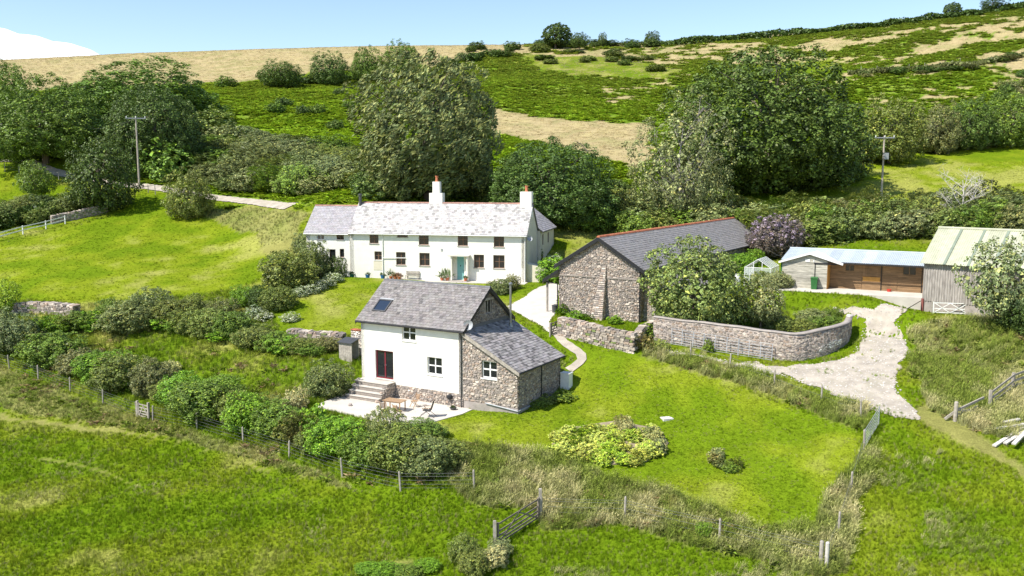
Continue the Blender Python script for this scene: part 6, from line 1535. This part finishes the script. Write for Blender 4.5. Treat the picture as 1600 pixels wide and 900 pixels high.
for i_, (u, v) in enumerate(((150, 512), (190, 518), (222, 512), (258, 512), (290, 516), (318, 526), (352, 530), (386, 536), (418, 545), (452, 550), (490, 553), (108, 518), (62, 526))): shrub_px(['weed', 'near', 'spiky'][i_ % 3], u, v, vr.uniform(40, 62), vr.uniform(16, 32), ['bright', 'mid', 'olive'][i_ % 3], 'low tangled growth between the shrubs of the stony bank', 'tangle on the stony bank', name='bank_tangle')
tree('loose', 10, 492, 50, 56, 'lime', 'ivy covered stump at the end of the tumbled wall')
# ---- shrubbery at the left end of the house
for (u, v, w_, h_, tn, lb) in ((380, 478, 40, 36, 'bright', 'bright green shrub at the lower end of the garden shrubbery'), (408, 478, 46, 36, 'deep', 'very dark shrub in the garden shrubbery'), (438, 482, 56, 40, 'olive', 'low rounded dark shrub at the lawn edge'), (455, 448, 92, 66, 'olive', 'large olive shrub beside the farmhouse lawn'), (492, 432, 56, 64, 'grey', 'tall grey shrub hiding the end of the farmhouse wing'), (478, 400, 50, 40, 'grey', 'grey shrub behind the large olive one'), (522, 432, 36, 36, 'deep', 'clipped dark shrub under the wing window')):
    shrub_px('near', u, v, w_, h_, tn, lb)
for k, (u, v) in enumerate(((398, 492), (412, 500), (388, 500), (470, 462), (486, 458), (500, 452), (512, 446), (524, 440), (455, 502))):
    shrub_px('flower', u, v, 30, 15, 'white', 'low white flowering plant along the lawn border', 'white border flowers', name='flowering_plant', cat='flower')
# ---- right of the house: hydrangea, rose and border plants
shrub_px('bush', 862, 440, 52, 40, 'bright', 'leafy hydrangea bush between the farmhouse and the barn', name='hydrangea'); shrub_px('flower', 860, 430, 44, 34, 'white', 'cream hydrangea flower heads above the leafy bush', name='hydrangea_flowers', cat='flower')
shrub_px('bush', 836, 412, 26, 30, 'mid', 'dark climbing shrub on the farmhouse rear wing')
for k, (u, v, w_, h_, tn, lb) in enumerate(((785, 458, 34, 26, 'grey', 'grey leaved border shrub below the farmhouse end'), (800, 452, 26, 26, 'brown', 'twiggy brown border shrub below the farmhouse end'), (770, 455, 24, 18, 'olive', 'low olive border plant near the farmhouse terrace end'))): shrub_px('near', u, v, w_, h_, tn, lb)
for k, (u, v, w_, h_) in enumerate(((880, 492, 24, 18), (900, 498, 26, 14), (915, 500, 20, 10), (962, 506, 26, 14))): shrub_px('weed', u, v, w_, h_, 'bright', 'weedy green clump at the foot of the barn gable', 'weeds at the barn foot', name='weed_clump', cat='weed')
for (u, v, w_, h_, tn) in ((1005, 545, 36, 26, 'straw'), (1012, 528, 34, 24, 'mid'), (1030, 545, 30, 16, 'olive'), (1107, 550, 18, 20, 'mid'), (880, 625, 36, 14, 'mid'), (855, 630, 34, 14, 'olive'), (838, 636, 26, 12, 'mid')): shrub_px('weed', u, v, w_, h_, tn, {'straw': 'dry tangled', 'mid': 'green', 'olive': 'olive'}[tn] + ' weed clump at the foot of a wall', 'weed clumps at wall feet', name='weed_clump', cat='weed')
# inside the yard wall
for (u, v, w_, h_, tn) in ((1225, 518, 40, 26, 'olive'), (1255, 522, 50, 26, 'olive'), (1290, 518, 52, 28, 'mid'), (1270, 506, 56, 26, 'silver'), (1160, 510, 34, 26, 'bright'), (1205, 512, 40, 30, 'silver'), (1300, 500, 30, 22, 'mid'), (1110, 512, 60, 36, 'olive'), (1040, 500, 40, 40, 'mid'), (1215, 450, 44, 28, 'silver'), (1190, 445, 36, 26, 'olive'), (1160, 430, 50, 40, 'bright'), (1178, 415, 30, 30, 'bright')):
    shrub_px('near', u, v, w_, h_, tn, {'bright': 'bright green', 'mid': 'mid green', 'olive': 'olive', 'silver': 'silvery'}[tn] + ' garden shrub behind the curved yard wall', 'shrubs in the walled yard')
shrub_px('near', 1600, 515, 90, 56, 'deep', 'dark low thicket beneath the wind-bent hawthorn')
# ---- scrub masses: each bush its own object, scattered over the banks where the photo shows them
def scatter_shrubs(pix, n, kinds, wm, hm, tints, label, group, seed, mind=.42, cat='shrub', name='scrub_bush'):
    poly = [(p.x, p.y) for p in GP(pix)]; rn = random.Random(seed); xs = [p[0] for p in poly]; ys = [p[1] for p in poly]; pts = []; tries = 0
    while len(pts) < n and tries < n * 60:
        tries += 1; x, y = rn.uniform(min(xs), max(xs)), rn.uniform(min(ys), max(ys))
        if not inpoly(np.array([x]), np.array([y]), poly)[0]: continue
        w_ = rn.uniform(*wm)
        if any((x - a) ** 2 + (y - b) ** 2 < (mind * (w_ + c) / 2) ** 2 for a, b, c in pts): continue
        pts.append((x, y, w_))
        shrub(rn.choice(kinds), (x, y, h1(x, y)), w_, rn.uniform(*hm) * (w_ / wm[1]) ** .4, rn.choice(tints), label, group, name=name, cat=cat)
scatter_shrubs([(310, 232), (420, 225), (600, 255), (600, 306), (470, 306), (345, 293), (315, 282)], 60, ['bush', 'spiky'], (5, 9.5), (2.6, 4.6), ['olive', 'grey', 'olive', 'mid', 'grey', 'silver'], 'scrubby willow bush on the slope above the track', 'willow scrub above the track', 1, name='willow_bush')
scatter_shrubs([(560, 290), (760, 310), (820, 330), (960, 350), (960, 372), (830, 345), (700, 312), (560, 312)], 18, ['bush'], (4, 7), (3.0, 5.0), ['mid', 'dark', 'olive'], 'leafy bush crowding behind the farmhouse roof', 'bushes behind the farmhouse', 2, name='leafy_bush')
scatter_shrubs([(0, 225), (100, 170), (200, 190), (330, 200), (320, 280), (220, 288), (120, 262), (0, 245)], 30, ['bush', 'far'], (6, 11), (4.5, 7.5), ['mid', 'dark', 'olive', 'dark'], 'dense underwood bush in the left wood', 'underwood of the left wood', 3, name='underwood_bush')
scatter_shrubs([(1120, 345), (1250, 345), (1400, 340), (1600, 345), (1640, 385), (1450, 372), (1250, 388), (1130, 362)], 50, ['bush', 'spiky'], (5, 8.5), (3.2, 5.0), ['mid', 'olive', 'olive', 'silver', 'grey', 'brown'], 'tangled hedgerow bush behind the stables', 'hedgerow behind the stables', 4, name='hedgerow_bush')
scatter_shrubs([(940, 320), (1130, 320), (1150, 345), (1130, 372), (980, 375), (940, 350)], 22, ['bush'], (4, 7), (3, 5), ['mid', 'olive', 'grey', 'dark'], 'mixed bush between the farmhouse and the barn roof', 'bushes behind the barn', 5, name='leafy_bush')
scatter_shrubs([(1330, 262), (1460, 238), (1600, 222), (1600, 214), (1440, 222), (1320, 250)], 16, ['far', 'bush'], (5, 8), (3.5, 6), ['olive', 'mid', 'brown'], 'thorn bush along the top of the right field', 'thorns above the right field', 6, name='thorn_bush')
scatter_shrubs([(345, 132), (500, 118), (640, 110), (740, 88), (740, 98), (640, 122), (500, 132), (350, 140)], 20, ['far'], (5, 10), (2.5, 4.5), ['dark', 'mid'], 'dark hedge thorn along the foot of the dry top field', 'thorns of the upper hedge', 7, name='thorn_bush')
scatter_shrubs([(735, 84), (800, 76), (905, 76), (1000, 82), (1060, 105), (1060, 118), (960, 112), (850, 102), (740, 96)], 22, ['far'], (4, 9), (1.6, 3.0), ['olive', 'dark', 'olive', 'deep'], 'low dark gorse bush on the upper hillside', 'gorse on the upper hillside', 8, name='gorse_bush')
scatter_shrubs([(735, 82), (905, 74), (1030, 76), (1030, 72), (905, 70), (735, 76)], 22, ['far'], (4, 9), (2.2, 4.0), ['dark', 'deep'], 'dark hedge bush along the hill crest', 'crest hedge bushes', 9, name='hedgerow_bush')
scatter_shrubs([(1330, 118), (1480, 108), (1600, 85), (1600, 92), (1480, 114), (1340, 122)], 14, ['far'], (3, 6), (1.2, 2.2), ['brown', 'dark'], 'small dark gorse bush beside the hillside fence', 'gorse by the hillside fence', 10, name='gorse_bush')
scatter_shrubs([(330, 150), (600, 140), (590, 220), (420, 195)], 7, ['far'], (3, 4.5), (2, 3), ['dark', 'mid'], 'lone small thorn bush in the bracken', 'lone thorns in the bracken', 11, name='thorn_bush')
scatter_shrubs([(1560, 120), (1640, 90), (1640, 215), (1560, 200)], 14, ['far'], (3, 7), (2, 3.5), ['brown', 'olive', 'dark'], 'bush on the steep far right bank', 'bushes on the right bank', 12)
scatter_shrubs([(0, 335), (70, 322), (140, 318), (140, 338), (70, 346), (0, 358)], 14, ['near', 'bush'], (3, 5), (2.2, 3.4), ['mid', 'deep', 'olive'], 'dark hedge bush round the white railing left of the paddock', 'hedge bushes left of the paddock', 13, name='hedgerow_bush')
scatter_shrubs([(1060, 300), (1200, 306), (1340, 285), (1345, 278), (1200, 296), (1060, 290)], 14, ['bush'], (5, 8), (3, 5), ['dark', 'deep', 'mid'], 'dark bush under the skirts of the huge dark tree', 'bushes under the huge tree', 14, name='underwood_bush')
# hedges far off read as one band each
def hedge(label, pix, h, w_, tint, seed, n):
    q = smooth_path([(p.x, p.y) for p in GP(pix)], 2.0); rs = np.random.RandomState(seed); k = rs.randint(0, len(q), n)
    base = np.array([(p.x, p.y) for p in q])[k] + rs.normal(0, w_ * .35, (n, 2)); hh = h * (.55 + .75 * vn(base[:, 0], base[:, 1], 5.0, seed)); z = hz(base[:, 0], base[:, 1]) + rs.uniform(0, 1, n) ** .6 * hh
    p = np.c_[base, z]; t_ = rs.normal(size=(n, 3)); t_ /= np.linalg.norm(t_, axis=1)[:, None]; b = np.cross(t_, rs.normal(size=(n, 3))); b /= np.linalg.norm(b, axis=1)[:, None]
    s = rs.uniform(.3, .7, n)[:, None]; v = np.stack([p - t_ * s, p + b * s * .7, p + t_ * s, p - b * s * .7], 1); f_ = rs.uniform(.6, 1.4, (n, 1)) * np.ones((1, 3))
    o0 = Vector((q[0].x, q[0].y, h1(q[0].x, q[0].y))); o = link('hedge', npmesh('hedge', v.reshape(-1, 3) - np.array(tuple(o0)), np.arange(n * 4).reshape(n, 4), M['leaf'], f_), None, o0); o.color = (*T[tint], 1); return tag(o, label, 'hedge')
hedge('long dark hedge running up the skyline on the right', [(1020, 73), (1120, 66), (1200, 60), (1300, 51), (1400, 40), (1480, 30), (1560, 20), (1640, 8)], 2.6, 2.5, 'deep', 21, 9000)
hedge('weedy hedge bank along the hillside fence below the dry strip', [(1330, 117), (1420, 112), (1500, 104), (1600, 88)], 1.2, 1.6, 'brown', 22, 2500)
hedge('low clipped hedge along the white railing left of the paddock', [(-40, 366), (40, 348), (110, 330), (150, 322)], 1.7, 1.4, 'deep', 23, 4500)
# ---- flower bed on the lawn
q = GP([(862, 695), (900, 668), (960, 660), (1030, 672), (1045, 695), (1010, 722), (950, 728), (890, 712)])
EXCL.append([(p.x, p.y) for p in q]); EXCL.append(GP([(1105, 712), (1130, 705), (1160, 722), (1135, 735)]))
EXCL[-1] = [(p.x, p.y) for p in EXCL[-1]]
bed = thing('flower_bed', 'oval island flower bed of bare soil on the lawn', 'flower bed', sum(q, Vector()) / len(q), 0); qc = Vector(bed.location)
mb = MB(); mb.prism([Vector((p.x, p.y, h1(p.x, p.y) + .07)) - qc for p in q], (0, 0, -.3)); mb.build('soil', M['soil'], bed)
rn_ = random.Random(12)
for k in range(78):
    a = rn_.random() * 6.28; r_ = rn_.uniform(.62, 1.0) if k < 50 else rn_.uniform(.1, .6); u = 952 + 88 * r_ * math.cos(a); v = 694 + 30 * r_ * math.sin(a)
    tn = rn_.choice(['yel', 'yel', 'lime', 'yel']) if not (u > 1015 or v < 672) else rn_.choice(['straw', 'silver', 'yel'])
    shrub_px('weed' if tn != 'straw' else 'spiky', u, v + 6, rn_.uniform(24, 36), rn_.uniform(13, 22) * (1.3 if tn in ('straw', 'silver') else 1), tn, {'yel': 'yellow green flowering perennial', 'lime': 'lime leaved perennial', 'straw': 'dry seeded perennial', 'silver': 'grey leaved perennial'}[tn] + ' in the oval lawn bed', 'perennials of the lawn bed', name='perennial', cat='plant')
for (u, v, tn) in ((1115, 722, 'straw'), (1126, 730, 'silver'), (1140, 736, 'mid'), (1150, 730, 'olive'), (1120, 714, 'silver')): shrub_px('weed', u, v, 26, 16, tn, {'straw': 'dry', 'silver': 'grey', 'mid': 'green', 'olive': 'olive'}[tn] + ' plant of the small patch right of the lawn bed', 'plants of the small lawn patch', name='perennial', cat='plant')
shrub_px('near', 1100, 838, 28, 26, 'bright', 'bright green sapling bush in the long grass at the lawn fence')
for (u, v, w_, h_, tn) in ((740, 890, 60, 40, 'olive'), (770, 880, 50, 34, 'straw'), (725, 870, 50, 44, 'olive'), (780, 865, 40, 30, 'silver'), (600, 895, 60, 20, 'bright'), (640, 898, 50, 20, 'mid'), (670, 885, 44, 16, 'bright'), (575, 890, 40, 16, 'bright')): shrub_px('near' if tn != 'straw' else 'spiky', u, v + 4, w_, h_, tn, {'olive': 'olive tangle', 'straw': 'dry tangle', 'silver': 'pale tangle', 'bright': 'bright nettle clump', 'mid': 'nettle clump'}[tn] + ' in the field below the dark wooden gate', 'tangles below the wooden gate', name='bramble_clump')
# ================================================================== grass, bracken: too many to count, instanced
def blade_mesh(name, seed, n, h, w, spread, lean, seedhead=0.0, curve=.35):
    rs = np.random.RandomState(seed); V = []; Fc = []; Cc = []
    for i in range(n):
        a = rs.uniform(0, 6.28); r = spread * math.sqrt(rs.rand()); x, y = r * math.cos(a), r * math.sin(a)
        L = h * rs.uniform(.55, 1.15); d = np.array([rs.normal(0, .35) + lean, rs.normal(0, .3), 1.0]); d /= np.linalg.norm(d)
        s = np.array([-math.sin(a), math.cos(a), 0]) * w * rs.uniform(.6, 1.3); b = np.array([x, y, -.02]); m = b + d * L * .55; t = b + d * L + np.array([d[0], d[1], -.5 * abs(d[0])]) * L * curve
        k = len(V); V += [b - s, b + s, m + s * .8, m - s * .8, t]; Fc += [(k, k + 1, k + 2, k + 3), (k + 3, k + 2, k + 4, k + 4)]
        f = rs.uniform(.7, 1.35); Cc += [(f, f, f)] * 2
        if rs.rand() < seedhead:
            k = len(V); e = (t - m) / (np.linalg.norm(t - m) + 1e-6); V += [t - e * L * .05, t + s * 1.6, t + e * L * .22, t - s * 1.6]; Fc.append((k, k + 1, k + 2, k + 3)); Cc.append((1.55, 1.45, 1.5))
    mb = MB(); mb.v = [tuple(p) for p in V]; mb.f = [tuple(dict.fromkeys(f)) for f in Fc]; mb.c = Cc
    return mb.mesh(name, M['grass'])
def frond_mesh(name, seed):
    rs = np.random.RandomState(seed); mb = MB()
    for i in range(22):
        a = rs.uniform(0, 6.28); e = rs.uniform(.15, 1.1); L = rs.uniform(.55, 1.0); o = np.array([rs.uniform(-.4, .4), rs.uniform(-.4, .4), 0]); d = np.array([math.cos(a) * math.cos(e), math.sin(a) * math.cos(e), math.sin(e)]); s = np.array([-math.sin(a), math.cos(a), 0])
        p0 = o + d * .2 * L; p1 = o + d * .6 * L; p2 = o + d * L + np.array([d[0], d[1], -.6]) * .3; f = rs.uniform(.65, 1.4)
        mb.face([p0, p1 - s * .2, p2, p1 + s * .2], (f * rs.uniform(.95, 1.25), f, f))
    return mb.mesh(name, M['grass'])
def scatter(name, pts, scl, rot, tint, idx, meshes, label, cat):
    col = bpy.data.collections.new(name + '_kinds')
    for i, me in enumerate(meshes): col.objects.link(bpy.data.objects.new('%s_kind_%d' % (name, i), me))
    me = bpy.data.meshes.new(name); me.vertices.add(len(pts)); me.vertices.foreach_set('co', np.ascontiguousarray(pts, dtype=np.float32).ravel())
    def attr(nm, ty, arr, key): at = me.attributes.new(nm, ty, 'POINT'); at.data.foreach_set(key, np.ascontiguousarray(arr).ravel())
    attr('scl', 'FLOAT_VECTOR', scl.astype(np.float32), 'vector'); attr('rot', 'FLOAT_VECTOR', rot.astype(np.float32), 'vector'); attr('idx', 'INT', idx.astype(np.int32), 'value')
    attr('tint', 'FLOAT_COLOR', np.c_[tint, np.ones(len(pts))].astype(np.float32), 'color')
    o = link(name, me); tag(o, label, cat, kind='stuff')
    g = bpy.data.node_groups.new(name, 'GeometryNodeTree'); g.interface.new_socket('Geometry', in_out='INPUT', socket_type='NodeSocketGeometry'); g.interface.new_socket('Geometry', in_out='OUTPUT', socket_type='NodeSocketGeometry')
    N = g.nodes; Lk = g.links; gi = N.new('NodeGroupInput'); go = N.new('NodeGroupOutput'); ip = N.new('GeometryNodeInstanceOnPoints'); ci = N.new('GeometryNodeCollectionInfo')
    ci.inputs['Collection'].default_value = col; ci.inputs['Separate Children'].default_value = True; ci.inputs['Reset Children'].default_value = True
    def na(nm, ty): a = N.new('GeometryNodeInputNamedAttribute'); a.data_type = ty; a.inputs['Name'].default_value = nm; return a.outputs['Attribute']
    ip.inputs['Pick Instance'].default_value = True
    Lk.new(gi.outputs[0], ip.inputs['Points']); Lk.new(ci.outputs[0], ip.inputs['Instance']); Lk.new(na('idx', 'INT'), ip.inputs['Instance Index']); Lk.new(na('scl', 'FLOAT_VECTOR'), ip.inputs['Scale']); Lk.new(na('rot', 'FLOAT_VECTOR'), ip.inputs['Rotation']); Lk.new(ip.outputs[0], go.inputs[0])
    md = o.modifiers.new('scatter', 'NODES'); md.node_group = g
    return o
rs = np.random.RandomState(99)
def band(y0, y1, dens, kx=.60):
    n = int((y1 - y0) * ((y0 + y1) * kx + 6) * dens); y = np.sqrt(rs.uniform(y0 ** 2, y1 ** 2, n)); x = rs.uniform(-1, 1, n) * (y * kx + 3)
    return x, y
def free(x, y):
    k = np.ones(len(x), bool)
    for i, pl in enumerate(EXCL):
        ins = inpoly(x, y, pl)
        if i == 0: ins &= ~((fbm(x, y, 1.5, 131) > .60) & (rs.rand(len(x)) < .35))
        k &= ~ins
    for L, r in SEGX:
        for p in L[::2]: k &= (x - p.x) ** 2 + (y - p.y) ** 2 > r * r
    return k
SHORT = [blade_mesh('grass_tuft', 1 + i, 18, .5, .03, .5, .15) for i in range(3)]
LONG = [blade_mesh('long_grass_tuft', 11 + i, 26, 1.0, .02, .28, .38, .55) for i in range(3)]
BRK = [frond_mesh('bracken_clump', 21 + i) for i in range(3)]
# short turf
X = []; Y = []
for (a, b, dn) in ((37, 50, 56), (50, 66, 32), (66, 92, 12), (92, 150, 4.0)):
    x, y = band(a, b, dn); X.append(x); Y.append(y)
X = np.concatenate(X); Y = np.concatenate(Y); tc, zn = ground_col(X, Y)
k = free(X, Y) & np.isin(zn, (ZPAST, ZLAWN, ZFIELD, ZROUGH, ZLONG)); X, Y, tc, zn = X[k], Y[k], tc[k], zn[k]; n = len(X)
far = np.clip((Y - 40) / 60, 0, 1.2); patch = vn(X, Y, 1.1, 90) * .6 + vn(X, Y, .45, 91) * .6
hgt = np.where(zn == ZLAWN, .07, np.where(zn == ZROUGH, .34, np.where(zn == ZLONG, .28, np.where(zn == ZFIELD, .10, .20)))) * (.45 + 1.1 * patch)
wid = np.where(zn == ZROUGH, .22, .14) * (1 + far * .9)
st = ((rs.rand(n) < .06 + .12 * (fbm(X, Y, 2.0, 94) > .56)) & (zn != ZFIELD))[:, None] * .8
scatter('grass', np.c_[X, Y, hz(X, Y)], np.c_[wid, wid, hgt * 2 * (1 + far * .25)], np.c_[rs.normal(0, .06, n), rs.normal(0, .06, n), rs.uniform(0, 6.28, n)], (tc * rs.uniform(.7, 2.45, (n, 1)) * (1 - st) + st * np.array([.36, .33, .13]) * rs.uniform(.7, 1.3, (n, 1))), rs.randint(0, 3, n), SHORT, 'short green turf covering the fields and lawns', 'grass')
# long seeding grass
x1, y1 = band(37, 58, 22); x2, y2 = band(58, 82, 14); x3, y3 = band(82, 130, 2.5); X = np.concatenate([x1, x2, x3]); Y = np.concatenate([y1, y2, y3]); zn = zone(X, Y); pt = fbm(X, Y, 3.0, 95)
k = free(X, Y) & ((zn == ZLONG) | ((zn == ZROUGH) & (pt > .55)) | ((zn == ZPAST) & (pt > .67) & (Y < 70))); X, Y, pt, zn = X[k], Y[k], pt[k], zn[k]; n = len(X)
mix = np.clip((vn(X, Y, 2.2, 96) * .7 + vn(X, Y, .7, 97) * .5 - .42) * 1.9, 0, 1)[:, None]
tn = (1 - mix) * np.array([.185, .240, .040]) + mix * np.array([.44, .41, .20]); hg = np.where(zn == ZLONG, rs.uniform(.4, .8, n), rs.uniform(.16, .36, n)) * (.7 + .6 * pt) * np.where(X < -3, .42, .85)
scatter('long_grass', np.c_[X, Y, hz(X, Y)], np.c_[hg * .9, hg * .9, hg], np.c_[rs.normal(0, .08, n), rs.normal(0, .08, n), rs.normal(0, .5, n)], tn * rs.uniform(.75, 1.25, (n, 1)), rs.randint(0, 3, n), LONG, 'long seeding grass leaning in the wind along the fences', 'grass')
# bracken
x1, y1 = band(118, 190, 1.5, .62); x2, y2 = band(190, 420, .62, .62); X = np.concatenate([x1, x2]); Y = np.concatenate([y1, y2]); zn = zone(X, Y)
k = free(X, Y) & (zn == ZBRACK); X, Y = X[k], Y[k]; n = len(X); pt = fbm(X, Y, 9.0, 98); s = rs.uniform(.7, 1.25, n) * (1 + np.clip((Y - 150) / 250, 0, 1) * .5)
tn = np.array([.215, .335, .020]) * (.72 + .6 * pt[:, None]) * rs.uniform(.75, 1.3, (n, 1))
fw = np.clip((Y - 200) / 120, 0, 1)[:, None] * .35; tn = tn * (1 - fw) + fw * np.array([.24, .25, .075]) * rs.uniform(.75, 1.25, (n, 1))
scatter('bracken', np.c_[X, Y, hz(X, Y)], np.c_[s, s, s * .6], np.c_[rs.normal(0, .1, n), rs.normal(0, .1, n), rs.uniform(0, 6.28, n)], tn, rs.randint(0, 3, n), BRK, 'dense bright green bracken covering the hillside', 'bracken')
# dry hill grass
x1, y1 = band(150, 260, .7, .62); x2, y2 = band(260, 420, .5, .62); X = np.concatenate([x1, x2]); Y = np.concatenate([y1, y2]); zn = zone(X, Y); k = np.isin(zn, (ZTAN, ZROUGH)); X, Y = X[k], Y[k]; n = len(X); s = rs.uniform(.5, 1.0, n)
tn = np.array([.46, .375, .20]) * rs.uniform(.75, 1.2, (n, 1)) * (.8 + .4 * fbm(X, Y, 12, 99)[:, None])
scatter('dry_grass', np.c_[X, Y, hz(X, Y)], np.c_[s * 1.6, s * 1.6, s * .55], np.c_[np.zeros(n), np.zeros(n), rs.uniform(0, 6.28, n)], tn, rs.randint(0, 3, n), SHORT, 'bleached dry grass on the upper hillside fields', 'grass')
# tall weeds (dock, nettle) in the unmown strips
x1, y1 = band(38, 84, 2.2); zn = zone(x1, y1); pt = fbm(x1, y1, 2.5, 92); k = free(x1, y1) & (((zn == ZLONG) & (pt > .45)) | ((zn == ZROUGH) & (pt > .56))); X, Y = x1[k], y1[k]; n = len(X); s = rs.uniform(.22, .5, n)
tn = np.where((rs.rand(n) < .28)[:, None], np.array([[.27, .225, .11]]), np.array([[.140, .205, .025]])) * rs.uniform(.7, 1.35, (n, 1))
scatter('tall_weeds', np.c_[X, Y, hz(X, Y)], np.c_[s, s, s * 1.25], np.c_[np.zeros(n), np.zeros(n), rs.uniform(0, 6.28, n)], tn, rs.randint(0, 3, n), BRK, 'nettles and docks among the unmown grass', 'weeds')
# ------------------------------------------------------------------ cloud bank low on the left
rn_ = random.Random(4); mb = MB()
c0 = P(-150, 150, 4200)
for k in range(16):
    f = k / 15; cx = -1500 + 2200 * f; r_ = 300 - .23 * (cx - 450); n1, n2 = 24, 12; b0 = len(mb.v)
    for i in range(n2 + 1):
        th = math.pi * i / n2
        for j in range(n1): a = 2 * math.pi * j / n1; mb.v.append((cx + 330 * math.sin(th) * math.cos(a), 300 * math.sin(th) * math.sin(a), r_ * math.cos(th)))
    for i in range(n2):
        for j in range(n1): mb.f.append((b0 + i * n1 + j, b0 + (i + 1) * n1 + j, b0 + (i + 1) * n1 + (j + 1) % n1, b0 + i * n1 + (j + 1) % n1)); mb.c.append((1, 1, 1))
cm = mat('cloud_white', (.9, .9, .9), 1.0, .02, .002, attr=False, spec=0); o = mb.build('cloud', cm, None, True, loc=c0); tag(o, 'smooth white cloud bank low over the hill on the left', 'cloud', kind='structure')
